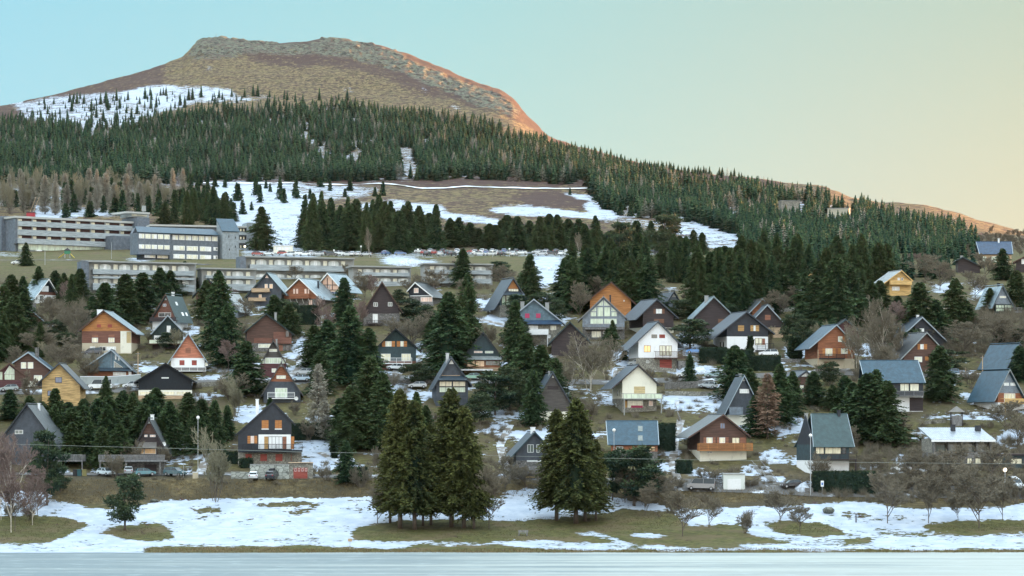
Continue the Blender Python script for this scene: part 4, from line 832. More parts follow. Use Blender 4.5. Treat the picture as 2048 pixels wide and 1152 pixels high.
S_('chalet', 'low wooden house under a wide blue slate roof, right of the shore spruces', (1212,842),(1315,841.5),(1216,889),(1318,889.5),(1222,1315),925,e=0,depth=9,roof='blue',bands=(('redwood',903),('gstone',999)),gable='gslate',
  feats=[('sky',1276,.15),('sky',1276,.55),('w',1296,893,1310,902,'o','n',2),('w',1232,893,1246,902,'d')],noun='low house under the wide blue roof')
C('chalet', 'tall dark slate chalet with orange shutters, white loggia and stone ground floor', (545.5,802.5),(471,869),(590.5,848),(476,583),930,e=0,depth=10,roof='dark',verge='dslate',bands=(('dslate',905),('stone',999)),by=931,o=.35,
  feats=[('s',523.5,840.5,530,857,'o'),('s',530.3,840.5,537,857,'o'),('s',550,840.5,556.5,857,'o'),('s',556.8,840.5,563.5,857,'o'),('s',523,857.2,537.5,859,'w'),('s',549.5,857.2,564,859,'w'),('ws',495,501.5,508,514.5,872,886.5,'p','o'),('panel',517,869,581.5,898,'white'),('s',528.5,873,536.5,898,'y'),('w',537,873,565,898,'d','k',4),('s',565.5,873,573,898,'m'),('s',582,873,588.5,898,'o'),
   ('b',485,888,605,900,dict(style='rods',c=W['black'],d=1.6,f=W['black'],fl=.45)),('s',491,908,503.5,922,'r'),('s',520.5,908,534,922,'r'),('s',551,908,565,922,'r'),('s',582,908,583,922,'r'),('c',511.5,798,517.5,834,1.0,'white'),('box',583,905,603.5,930,.3,6,'stone','annex')],noun='tall dark chalet with orange shutters')
C('a_frame_chalet', 'large grey A-frame with a pale metal flue at the lower left', (53,807),(-3,882),(119,897),(8,112),925,e=-16,depth=9.5,roof='grey',verge='dslate',bands=(('slate',999),),cat='A-frame',by=930,
  feats=[('w',30,860,46,868,'d'),('c',75.5,806,79.5,826,5,'white'),('b',112,909,166,921,B('slats','greywood',2.4,posts=True))],noun='large grey A-frame at the lower left')
C('a_frame_chalet', 'brown A-frame above a long slatted deck with cars parked under it', (297,836),(266,897),(335,905),(272,330),921,e=-12,depth=7.5,roof='grey',verge='dark',bands=(('brown',868),('dark',999)),cat='A-frame',by=926,
  feats=[('tri',297.5,841.5,293.5,301.5,847,'w'),('w',289,869.5,295,874,'p','w',1),('w',300,869.5,311,874,'p'),('skirt',275,313,885,896,'stone'),('w',275,897,288,908,'o','w',1),('w',289,897,312,908,'o','w',1),('dish',328,888),('c',301,829,307,844,3,'white')],noun='brown A-frame with the slatted deck')
C('a_frame_chalet', 'pale roofed steep chalet half hidden behind the tall spruce left of the pink lit chalets', (452,584),(436,622),(480,622),(440,476),634,e=-30,depth=5,roof='pale',verge='g',bands=(('lslate',999),),cat='A-frame',noun='pale roofed steep chalet')
C('chalet', 'dark steep verge of a brown chalet peeping out between conifers below the hotel', (416,556),(385,592),(448,592),(392,442),612,e=0,depth=8,roof='slate',verge='gslate',bands=(('brown',999),),noun='dark verge below the hotel')
# ---------------------------------------------------------------- the hotel and the other large buildings
def block(pl, root, x0, x1, yt, yb, v0, v1, m, name, xr=None, dn=False):
    xr = x0 if xr is None else xr; u0, u1 = pl.loc(x0, yt, v0)[0], pl.loc(x1, yt, v0)[0]
    zt, zb = pl.loc(xr, yt, v0)[1], (pl.low(u0, u1, v0, v1) if dn else pl.loc(xr, yb, v0)[1])
    return MB().box(u0, u1, v0, v1, zb, zt).build(name, m, root)
M_hgrey = wood((.37,.42,.44), 'weathered_board'); M_shing = roofm((.12,.145,.175), 'grey_shingle', .6); M_wing = roofm((.24,.28,.30), 'pale_shingle', .6); M_conc = plaster((.42,.43,.41), 'fair_concrete'); M_arch = plaster((.58,.61,.58)); M_dk = plain((.055,.022,.022), 'recess')
def hotel_left():
    pl = Plane(36, 503, 28); r = empty('hotel', tuple(pl.p), pl.th)
    tag(r, 'long weathered hotel block with three rows of balconies, at the upper left', 'hotel'); THINGS.append((r, 150, 470, 'long balcony hotel', 120))
    block(pl, r, 36, 275, 434, 503, .9, 12, M_hgrey, 'wall', dn=True)
    block(pl, r, 31, 277, 431.5, 435.5, -.4, 12.6, M_conc, 'roof')
    block(pl, r, 30, 35.8, 437, 487, .0, 2, M_shing, 'wall')
    block(pl, r, 30, 33, 431.6, 503, 1.0, 12.3, M_shing, 'end_wall', dn=True)
    for i, (y0, y1, y2) in enumerate(((436, 441.5, 451.5), (451.5, 458.5, 469.5), (469.5, 476, 486.5))):
        xe = (274, 268, 230)[i]
        block(pl, r, 36, xe, y1, y2, -.5, .6, M_hgrey, 'balcony_front', xr=36)
        block(pl, r, 36.3, xe-.3, y0+.6, y1, .70, .88, M_dk, 'window_band', xr=36)
        n = 8
        for k in range(n):
            x = 37+k*29.2
            if x+8 > xe: break
            block(pl, r, x, x+6.5, y0+1.6, y1, .55, .68, GL['y'] if k % 3 else GL['c'], 'window', xr=36)
            block(pl, r, x-1.2, x-.4, y0, y1, -.3, .5, M_conc, 'divider', xr=36)
    w = block(pl, r, 37, 229, 487.5, 498.5, .60, .88, GL['g'], 'window_band', xr=36)
    for k in range(16): block(pl, w, 38+k*12, 38.7+k*12, 487.5, 498.5, .5, .59, M_conc, 'mullion', xr=36)
    for xa in (73, 160, 189): block(pl, r, xa, xa+11, 498, 503, .1, .9, M_white, 'porch', xr=36)
    block(pl, r, 227, 262, 471, 520, -6, .4, M_shing, 'stair_block', dn=True)
    block(pl, r, 275, 299, 434.5, 520, -3, 8, M_shing, 'tower', dn=True)
    block(pl, r, 262, 297, 426, 434, .5, 8, M_hgrey, 'penthouse'); block(pl, r, 253, 300, 422.5, 426, -1.5, 9, M_conc, 'penthouse_roof')
    block(pl, r, 264, 294, 428, 431.5, .3, .49, GL['c'], 'penthouse_window'); block(pl, r, 287, 292, 411, 422.4, 3, 4.2, W['grey'], 'chimney')
    block(pl, r, 3, 30.5, 432, 503, 8, 18, M_shing, 'end_block', dn=True)
def hotel_main():
    pl = Plane(276, 520, 24); r = empty('hotel', tuple(pl.p), pl.th)
    tag(r, 'blue roofed grey shingled hotel block with long window bands, beside the slanting tower', 'hotel'); THINGS.append((r, 360, 490, 'blue roofed hotel block', 85))
    a = pl.loc(264, 466); b = pl.loc(341, 466); c = pl.loc(438, 466); zt = pl.loc(276, 465)[1]; zr = pl.loc(276, 453.5, 4)[1]; z0 = pl.loc(276, 508)[1]
    u0 = pl.loc(276, 466)[0]
    low = pl.low(u0, c[0], 0, 12)
    MB().box(u0, b[0], 0, 6, z0, zt).build('wall', M_shing, r)
    MB().box(b[0]+.01, c[0], .8, 7, low, zt-.01).build('wall', M_shing, r)
    MB().box(u0+2.2, b[0], 1.6, 6, low, z0-.01).build('recessed_base', W['dslate'], r)
    m = MB(); m.slab([(u0-.4, -.4, zt), (c[0], -.4, zt), (c[0], 4.5, zr), (u0+1.0, 4.5, zr)], .15); m.box(u0+1, c[0], 4.51, 7, zr-.1, zr+.1)
    m.build('roof', RF['blue'], r)
    MB().prism([(u0, zt-.05), (c[0], zt-.05), (c[0], zr-.1), (u0+1.2, zr-.1)], 4.4, 6.0).build('attic', M_shing, r)
    def band(x0, x1, ya, yb, n, g='c', v=0., xr=276):
        for k in range(n):
            xa = x0+(x1-x0)*k/n; xb = xa+(x1-x0)/n*.86; o = block(pl, r, xa, xb, ya, yb, v-.09, v-.01, M_white, 'window', xr=xr)
            for j in range(2):
                q0 = xa+(xb-xa)*(.06+.48*j); q1 = xa+(xb-xa)*(.46+.48*j); block(pl, o, q0, q1, ya+1, yb-1, v-.13, v-.1, GL[g if (k*7+j) % 5 else 'w'], 'pane', xr=xr)
    band(278, 341, 467, 476.5, 5); band(345, 437, 467.3, 476.8, 7, v=.8); band(278, 341, 488.5, 497, 5, 'c')
    band(347, 426, 488.5, 498, 3, 'c', v=.8); band(347, 426, 505.5, 514.5, 3, 'c', v=.8); band(427, 437, 489, 496, 1, 'd', v=.8); band(427, 437, 506, 513, 1, 'd', v=.8); band(289, 340, 509, 515, 2, 'y', v=1.6)
    # the leaning tower with its slanting blue roof
    pl = Plane(452, 534, 18, D=float(pl.p[1])+14); r = empty('tower', tuple(pl.p), pl.th); tag(r, 'grey shingled tower with a slanting blue metal roof on the hotel', 'tower'); THINGS.append((r, 458, 470, 'slanting hotel tower', 20))
    u0, u1 = pl.loc(445, 500)[0], pl.loc(478, 500)[0]; za = pl.loc(460, 463)[1]; zb = pl.loc(460, 436)[1]; lo = pl.low(u0, u1, 0, 7)
    MB().add([(u0,0,lo),(u1,0,lo),(u1,6,lo),(u0,6,lo),(u0,0,za),(u1,0,za),(u1,6,zb),(u0,6,zb)], [(0,3,2,1),(4,5,6,7),(0,1,5,4),(1,2,6,5),(2,3,7,6),(3,0,4,7)]).build('wall', M_wing, r)
    MB().slab([(u0-.2,-.3,za-.1),(u1+.2,-.3,za-.1),(u1+.2,6.2,zb+.02),(u0-.2,6.2,zb+.02)], .2).build('roof', RF['blue'], r)
    for x, y in ((457,471),(470,473),(470,491),(458,497),(459,520),(470,524)): block(pl, r, x, x+1.8, y, y+4, -.08, -.01, W['dslate'], 'window', xr=460)
    # rear wing
    pl = Plane(482, 505, 10, D=1040); r = empty('hotel_wing', tuple(pl.p), pl.th); tag(r, 'rear wing of the hotel with dark balconies, right of the slanting tower', 'hotel wing')
    block(pl, r, 300, 500, 452, 510, .8, 9, M_shing, 'wall', dn=True); block(pl, r, 300, 501, 448.5, 452, -.3, 9.5, M_conc, 'roof'); block(pl, r, 494, 516, 445, 505, -1, 9, M_wing, 'end_wall', dn=True)
    for y in (459, 475, 492):
        block(pl, r, 478, 494, y-2, y+4, .6, .78, W['dslate'], 'window_band'); block(pl, r, 478, 494, y+4.5, y+11, -.4, .7, M_hgrey, 'balcony_front')
        for x in (480, 486): block(pl, r, x, x+3, y-1.5, y+3.5, .5, .59, GL['y'], 'window')
hotel_left(); hotel_main()
def terrace(label, x0, x1, yroof, floors, by, pitch, e=14, D=None, endw=0, noun=None, nw=None):
    pl = Plane(x0, by, e, D); r = empty('terrace_block', tuple(pl.p), pl.th); tag(r, label, 'apartment block', 'stepped apartment blocks below the hotel')
    block(pl, r, x0, x1, yroof+.5, by, 1.1, 6, W['grey'], 'wall', dn=True)
    block(pl, r, x0-2, x1+2, yroof-2, yroof+.8, -.6, 6.3, W['grey'], 'roof')
    if endw: block(pl, r, x0-endw, x0, yroof-1, by, -.5, 4, M_shing, 'end_wall', dn=True)
    for i, (ya, yb, yc) in enumerate(floors):
        block(pl, r, x0+8, x1-3, yb, yc, -.5, .9, M_hgrey, 'balcony_front', xr=x0)
        x = x0+10; k = 0
        while x+pitch*.4 < x1-3:
            if k % 2 == 0: block(pl, r, x, x+pitch*.42, ya+1, yb, .95, 1.08, GL['c'], 'window', xr=x0)
            else:
                a = pl.loc(x-pitch*.38, yb, .6); b = pl.loc(x+pitch*.72, yb, .6); zt = pl.loc(x0, ya, .6)[1]; zb = pl.loc(x0, yb, .6)[1]; n = 10
                MB().prism([(a[0], zb), (b[0], zb)]+[((a[0]+b[0])/2+(b[0]-a[0])/2*math.cos(math.pi*j/n), zb+(zt-zb)*(.55+.45*math.sin(math.pi*j/n))) for j in range(n+1)], .6, 1.0).build('arched_panel', M_arch, r)
                o = block(pl, r, x, x+pitch*.32, ya+1.2, yb, .5, .59, M_white, 'window', xr=x0); block(pl, o, x+1, x+pitch*.32-1, ya+2, yb-.6, .46, .495, GL['w'], 'pane', xr=x0)
            x += pitch*.5+ (pitch*.5 if k % 2 else pitch*.45); k += 1
    if noun: THINGS.append((r, (x0+x1)/2, by-20, noun, (x1-x0)/2))
T_ = terrace
T_('stepped block with arched panels, lowest left, behind the dark conifers below the hotel', 178, 392, 523, [(527,538,547.5),(549,552,556),(556,566,580)], 600, 20, endw=15, noun='lowest left stepped block')
T_('short stepped block between the slanting tower and the grey balconied chalet', 404, 512, 537, [(541,550.5,556),(558,567,580)], 590, 20, noun='short stepped block')
T_('long stepped block with a row of arched panels in front of the snowy car park', 492, 708, 513.5, [(518,528.5,540),(547,554,562)], 560, 18.5, endw=12, noun='long stepped block')
T_('stepped block half hidden by bare trees, right of the long arched block', 706, 822, 533, [(537,544,551),(555,562,572)], 575, 18, noun='right stepped block')
T_('grey stepped block at the right end of the row, below the packed cars', 850, 985, 527.5, [(531,539,547),(549,556,566)], 575, 20, e=14, noun='end stepped block')
def simple_block(name, label, cat, x0, x1, yt, yb, e=0, d=6, m=None, rm=None, D=None, feats=()):
    pl = Plane((x0+x1)/2, yb, e, D); r = empty(name, tuple(pl.p), pl.th); tag(r, label, cat)
    block(pl, r, x0, x1, yt+.9, yb, 0, d, m, 'wall', xr=(x0+x1)/2, dn=True); block(pl, r, x0-1, x1+1, yt, yt+.9, -.25, d+.25, rm, 'roof', xr=(x0+x1)/2)
    for f in feats: window(pl, r, *f) if f[0] != 'sh' else shutter(pl, r, *f[1:])
    return r, pl
simple_block('concrete_bunker', 'square pale concrete block above the conifers, left of the lower one', 'building', 1562, 1599, 401, 423, 12, 9, W['stone'], W['grey'])
simple_block('concrete_bunker', 'lower stepped pale concrete wall block among the conifers on the upper right', 'building', 1655, 1698, 416, 431, -8, 9, plaster((.42,.39,.30)), W['grey'])
simple_block('low_building', 'low cream fronted building with a snowy roof beside the lone spruce', 'building', 547, 586, 490.5, 506, 0, 6, W['cream'], M_snow, None, [(551,493,564,500,'w','w',2),(566,493,580,500,'w','w',2)])
simple_block('garage', 'white rendered garage with a pale blue door beside the lakeside road', 'garage', 1447, 1490, 947, 981, 3, 6, plaster((.62,.66,.62)), W['grey'], None, [('sh',1455,958,1482,980.5,'w')])
simple_block('garage', 'stone garage with a red brown door lit by small panes', 'garage', 578, 626, 925, 957, 0, 5, W['stone'], W['tan'], None, [('sh',587,935.5,615,957,'r'),(589,937,593,942.5,'c','w',1),(596,937,600,942.5,'c','w',1),(603,937,607,942.5,'c','w',1),(610,937,614,942.5,'c','w',1)])
# flat metal roofed house on the right
def flat_house():
    pl = Plane(1925, 935, 16); r = empty('flat_roofed_house', tuple(pl.p), pl.th); tag(r, 'long stone house with a pale ribbed metal roof and two storeys, lower right', 'house'); THINGS.append((r, 1920, 890, 'ribbed metal roofed house', 70))
    u0, u1 = pl.loc(1868, 900)[0], pl.loc(1984, 900)[0]; z1 = pl.loc(1868, 881)[1]; zf = pl.loc(1868, 905)[1]; zr = pl.loc(1900, 857, 7)[1]; lo = pl.low(u0, u1, 0, 9)
    MB().box(u0, u1, .0, 9, lo, zf).build('lower_wall', W['gstone'], r); MB().box(u0, u1-.1, 1.5, 9, zf+.001, z1+.3).build('upper_wall', W['stone'], r)
    m = MB(); m.slab([(u0-.6,-.5,z1),(u1+.5,-.5,z1),(u1+.2,9.3,zr),(u0-.6,9.3,zr)], .2)
    rf = m.build('roof', roofm((.42,.47,.52), 'ribbed_metal', .35, 1.), r); m = MB()
    k = 34
    for i in range(k): u = u0-.5+(u1-u0+.8)*i/(k-1); m.bar((u,-.5,z1+.22),(u,9.2,zr+.22), .04, 4)
    m.build('standing_seam', M_metal, rf); MB().box(u0-.65, u1+.55, -.6, -.505, z1-.25, z1+.16).build('fascia', M_white, rf)
    chimney(pl, rf, 1903, 849, 1911, 862, 6, 'dark'); chimney(pl, rf, 1952, 851, 1962, 864, 6, 'dark')
    for i in range(5): u = u0+.05+(u1-u0-.4)*i/4; MB().box(u, u+.3, .02, 1.49, zf+.02, z1+.1).build('pier', W['gstone'], r)
    for (a, b, g) in ((1871,1892,'d'),(1895,1912,'d'),(1913,1919,'k'),(1919.5,1927,'y'),(1932,1950,'d'),(1953,1975,'d')): window(pl, r, a, 888, b, 905, g, 'n', 1, v=1.5)
    for (a, b, g) in ((1893,1914,'y'),(1920,1930,'d'),(1934,1944,'y'),(1950,1962,'y')): window(pl, r, a, 916, b, 928, g, 'k', 2)
    pl2 = Plane(2015, 935, 5); q = empty('flat_roofed_house', tuple(pl2.p), pl2.th); tag(q, 'dark single storey house front with lit windows at the right edge', 'house')
    block(pl2, q, 1986, 2075, 911, 945, 0, 8, W['gslate'], 'wall', dn=True); block(pl2, q, 1984, 2077, 908, 911, -.6, 8.4, W['dark'], 'roof')
    for a, b in ((1987,2005),(2021,2044)): window(pl2, q, a, 917, b, 928, 'y', 'k', 2)
    MB().box(pl2.loc(2030, 940)[0], pl2.loc(2060, 940)[0], -.05, -.01, pl2.loc(2030, 956)[1], pl2.loc(2030, 940)[1]).build('garage_door', W['gslate'], q)
flat_house()
# hut tower
def hut():
    pl = Plane(1914, 853, 8); r = empty('wooden_hut', tuple(pl.p), pl.th); tag(r, 'small raised wooden hut with a pointed roof on the grassy slope', 'hut')
    a, b = pl.loc(1903, 830), pl.loc(1926, 830); lo = pl.low(a[0], b[0], 0, 2.2); zc = pl.loc(1914, 824)[1]; zm = pl.loc(1914, 832)[1]
    m = MB()
    for u in (a[0], b[0]-.15):
        for v in (0, 2.05): m.box(u, u+.15, v, v+.15, lo, zc)
    m.build('post', W['dark'], r); MB().box(a[0]+.2, b[0]-.2, .1, 2.1, lo, zm).build('wall', W['greywood'], r)
    t = pl.loc(1914, 812)[1]; m = MB(); c = (a[0]+b[0])/2
    m.add([(a[0]-.4,-.4,zc),(b[0]+.4,-.4,zc),(b[0]+.4,2.6,zc),(a[0]-.4,2.6,zc),(c,1.1,t)], [(0,3,2,1),(0,1,4),(1,2,4),(2,3,4),(3,0,4)]); m.build('roof', RF['stone'], r)
hut()
# ---------------------------------------------------------------- walls, decks, stairs, fences
def wall_line(name, label, cat, pts, h, th, m, group=None, cap=None, top=None):
    ps = [P(*p) for p in pts]; c = np.mean(ps, 0); mb = MB(); k = MB()
    for a, b in zip(ps[:-1], ps[1:]):
        d = Vector(b[:2])-Vector(a[:2]); L = d.length; n = max(1, int(L/2.5)); d.normalize(); q = Vector((-d.y, d.x))
        for i in range(n):
            p0 = Vector(a[:2])+d*(L*i/n); p1 = Vector(a[:2])+d*(L*(i+1)/n+.02)
            z0, z1 = gz(*p0), gz(*p1)
            def pr(m_, p0, p1, w, zb0, zb1, zt0, zt1):
                vs = []
                for p, zb, zt in ((p0, zb0, zt0), (p1, zb1, zt1)):
                    for s_ in (-1, 1):
                        for z in (zb, zt): vs.append((p.x+q.x*w*s_-c[0], p.y+q.y*w*s_-c[1], z-c[2]))
                m_.add(vs, [(0,4,5,1),(2,3,7,6),(0,2,6,4),(1,5,7,3),(0,1,3,2),(4,6,7,5)])
            pr(mb, p0, p1, th/2, z0-.6, z1-.6, z0+h, z1+h)
            if cap: pr(k, p0, p1, th/2+.06, z0+h+.002, z1+h+.002, z0+h+.14, z1+h+.14)
    r = empty(name, tuple(c)) if cap else None
    o = mb.build('wall' if cap else name, m, r, None if cap else tuple(c))
    if cap: k.build('coping', cap, r)
    return tag(r or o, label, cat, group)
wall_line('retaining_wall', 'pale block retaining wall with the white and black cars before it', 'wall', [(500,957),(578,957)], 2.6, .5, stone((.36,.38,.34), 'cut_block_wall', 1.2), cap=W['grey'])
wall_line('retaining_wall', 'low stepped end of the pale block wall at the foot of the tall dark chalet', 'wall', [(462,957),(500,957)], 1.3, .5, stone((.36,.38,.34), 'cut_block_wall', 1.2))
wall_line('roadside_wall', 'long grey panel wall topped with snow behind the white camper van', 'wall', [(160,769),(215,768),(281,764)], 1.6, .35, plaster((.34,.38,.38)), cap=M_snow)
wall_line('roadside_wall', 'dry stone wall below the middle road under the bare purple tree', 'wall', [(385,775),(430,772),(478,770)], .9, .5, W['stone'])
wall_line('roadside_wall', 'dry stone roadside wall under the silver car', 'wall', [(782,768),(830,766),(878,766)], .8, .5, W['gstone'])
wall_line('roadside_wall', 'stone wall along the road below the white chalet', 'wall', [(1235,742),(1310,741),(1352,744)], .8, .5, W['stone'])
wall_line('roadside_wall', 'rough stone embankment wall right of the cream house', 'wall', [(1330,778),(1400,774),(1425,772)], 1.4, .6, W['gstone'])
wall_line('roadside_wall', 'snow topped dark wall under the parked blue grey car', 'wall', [(1895,757),(1950,757),(1965,757)], .9, .4, W['gstone'], cap=M_snow)
def fence(label, pts, h=1.0, step_=2.2, m=None, rails=2, group='fences on the hillside', name='fence', t=.05):
    m = m or W['greywood']; ps = [P(*p) for p in pts]; c = ps[0]; r = empty(name, tuple(c)); tag(r, label, 'fence', group); rl = MB(); prev = None
    for a, b in zip(ps[:-1], ps[1:]):
        L = np.hypot(*(b-a)[:2]); n = max(1, int(L/step_))
        for i in range(n+1):
            X, Y = a[0]+(b[0]-a[0])*i/n, a[1]+(b[1]-a[1])*i/n; z = gz(X, Y); q = (X-c[0], Y-c[1], z-c[2])
            MB().box(q[0]-t, q[0]+t, q[1]-t, q[1]+t, q[2]-.4, q[2]+h).build('post', m, r)
            if prev:
                for k in range(rails): zz = h*(.95-.4*k); rl.bar((prev[0], prev[1]-t-.01, prev[2]+zz), (q[0], q[1]-t-.01, q[2]+zz), t*.7, 4)
            prev = q
    rl.build('rail', m, r)
M_path = mat('trodden_path', lambda nt, ns, L, b: L.new(mixc(nt, step(nt, noise(nt, .5, objco(nt), 4), .45, .6), (.13,.11,.085), (.42,.46,.50)), b.inputs['Base Color']))
for pts_, w_ in (([(222,783),(236,760),(262,745)], 2.2), ([(430,768),(470,745),(520,735),(575,728)], 2.6), ([(560,763),(600,740),(605,710)], 2.2), ([(790,757),(800,735),(850,715),(905,700)], 2.4), ([(980,762),(1010,742),(1090,720),(1150,690)], 2.4), ([(1240,764),(1240,740),(1262,735),(1300,741),(1350,742)], 3),
    ([(1430,757),(1470,725),(1530,716),(1600,722)], 3), ([(1620,747),(1640,740),(1700,738)], 2.4), ([(1040,958),(1010,930),(1000,890),(1020,850)], 1.6), ([(700,955),(690,930),(640,905)], 1.6), ([(1360,972),(1345,930),(1350,880),(1362,840)], 1.6), ([(1740,985),(1760,950),(1850,940)], 2.6), ([(400,950),(420,900),(450,860)], 1.8), ([(1120,640),(1040,655),(960,640)], 2)):
    ribbon('garden_path', pts_, w_, M_path, .12)
for lab_, pts_, h_ in (('low stone terrace wall below the orange wooden chalet', [(165,716),(230,718)], .9), ('stone terrace wall under the large brown boarded chalet', [(500,712),(560,712)], .8), ('low stone garden wall below the glazed grey gable', [(1165,690),(1225,690)], .9), ('dry stone wall under the large dark grey chalet', [(1540,722),(1600,724)], .7),
    ('stone bank wall before the windowless brown gable', [(1385,672),(1420,673)], .8), ('low wall at the roadside left of the long dark hedge', [(1610,984),(1626,985)], .9), ('long dry stone wall between the cream house and the slender A-frame', [(1330,790),(1400,792),(1440,790)], .9), ('low stone wall above the ribbed metal roofed house', [(1850,848),(1890,846)], .6),
    ('snowy stone wall among the bare trees below the small wooden chalet', [(1540,606),(1600,596)], .9), ('lower stone wall among the bare trees left of the weathered grey chalet', [(1540,628),(1590,622)], .9), ('stone wall below the brown gable with orange shutters', [(1850,748),(1892,749)], .9)):
    wall_line('garden_wall', lab_, 'wall', pts_, h_, .45, W['gstone'] if 'dark' in lab_ else W['stone'], 'garden walls')
fence('steel rail fence across the snow above the long stepped block', [(548,468),(580,464),(614,462)], 1.4, 4, M_metal)
fence('wooden fence beside the snowy shoulder left of the slanting tower', [(300,444),(335,444)], 1.4, 3)
fence('wooden handrail sloping down left of the white garage', [(1384,958),(1410,962),(1438,972)], 1.0, 2.2)
fence('wooden handrail beside the steps right of the white garage', [(1500,975),(1516,966),(1552,966)], 1.0, 1.6)
fence('dark rail fence on the snow behind the bare brown larch', [(1548,862),(1580,866),(1620,866)], 1.0, 2.2)
fence('leaning wooden rail fence on the slope right of the cream house', [(1350,815),(1362,850)], 1.0, 2.5)
fence('garden fence of thin stakes before the plain grey brown A-frame', [(1000,850),(1060,852),(1095,853)], 1.1, 1.0, W['mauve'], 1)
fence('low post fence on the grass beside the salmon and white chalet', [(262,732),(290,732),(316,731)], 1.0, 2.0)
def steps():
    a, b = P(1548, 972), P(1512, 930); r = empty('stone_steps', tuple(a)); tag(r, 'narrow flight of steps climbing the bank right of the white garage', 'steps'); m = MB(); n = 22
    for i in range(n):
        t = i/n; q = a+(b-a)*t-a; z = gz(a[0]+q[0], a[1]+q[1])-a[2]; m.box(q[0]-.7, q[0]+.7, q[1]-.3, q[1]+.45, z-.3, z+.14)
    m.build('steps', W['grey'], r)
    m = MB()
    for s_ in (-.85, .85): m.bar((s_, 0, .9), tuple(np.array([b[0]-a[0]+s_, b[1]-a[1], gz(b[0], b[1])-a[2]+.9])), .05, 4)
    m.build('handrail', W['greywood'], r)
steps()
def deck():
    pl = Plane(262, 951, -6); r = empty('timber_deck', tuple(pl.p), pl.th); tag(r, 'long slatted timber deck on posts with cars beneath, in front of the brown A-frame', 'deck')
    a, b = pl.loc(197, 921), pl.loc(331, 921); zt = pl.loc(197, 921)[1]; zr = pl.loc(197, 909.5)[1]
    MB().box(a[0], b[0], 0, 4.5, zt-.25, zt).build('floor', W['greywood'], r); m = MB(); k = int((b[0]-a[0])/.22)
    for i in range(k): u = a[0]+i*.22; m.box(u, u+.13, -.04, -.005, zt-.1, zr-.1)
    m.box(a[0], b[0], -.05, .05, zr-.09, zr); m.build('railing', W['greywood'], r)
    for x in (198, 222, 250, 318): u = pl.loc(x, 940)[0]; MB().box(u, u+.35, .1, .45, pl.low(u, u+.3, 0, .4), zt-.26).build('post', W['gstone'], r)
    block(pl, r, 256, 328, 922, 952, 2.2, 4.4, W['gstone'], 'garage_wall', dn=True); block(pl, r, 289, 313, 929, 951, 2.1, 2.19, W['dark'], 'garage_door')
deck()
# ---------------------------------------------------------------- vehicles
M_glass = mat('car_glass', lambda nt, ns, L, b: (setattr(b.inputs['Base Color'], 'default_value', (.02,.03,.035,1)), setattr(b.inputs['Roughness'], 'default_value', .08)))
M_tyre = plain((.02,.02,.02), 'rubber', .9); M_head = plain((.75,.8,.82), 'headlight_glass', .15); M_tail = plain((.35,.02,.02), 'tail_light_glass', .3); M_rim = plain((.4,.42,.44), 'rim', .4, .7)
def paint(c):
    def fn(nt, ns, L, b):
        n1 = noise(nt, 1.5, objco(nt), 3); L.new(mixc(nt, math_(nt, 'MULTIPLY', step(nt, n1, .4, .8), .25), c, (.25,.24,.22)), b.inputs['Base Color'])
        b.inputs['Roughness'].default_value = .32; b.inputs['Coat Weight'].default_value = .5
    key = ('paint', c)
    if key not in _mc: _mc[key] = mat('car_paint', fn)
    return _mc[key]
BODY = {'hatch': [(-1.95,.35),(1.95,.35),(2.0,.62),(1.85,.80),(1.05,.93),(-1.75,.98),(-1.98,.85)], 'suv': [(-2.15,.42),(2.2,.42),(2.25,.78),(2.1,.98),(1.15,1.08),(-2.0,1.12),(-2.2,.95)],
        'van': [(-2.5,.35),(2.5,.35),(2.5,.9),(2.3,1.1),(1.9,1.2),(-2.5,1.2)]}
CAB = {'hatch': [(-1.75,.97),(1.05,.92),(.30,1.42),(-1.15,1.47),(-1.55,1.35)], 'suv': [(-2.0,1.11),(1.15,1.07),(.45,1.62),(-1.55,1.68),(-1.9,1.55)], 'van': [(-2.5,1.19),(1.9,1.19),(1.4,2.0),(1.0,2.15),(-2.45,2.15)]}
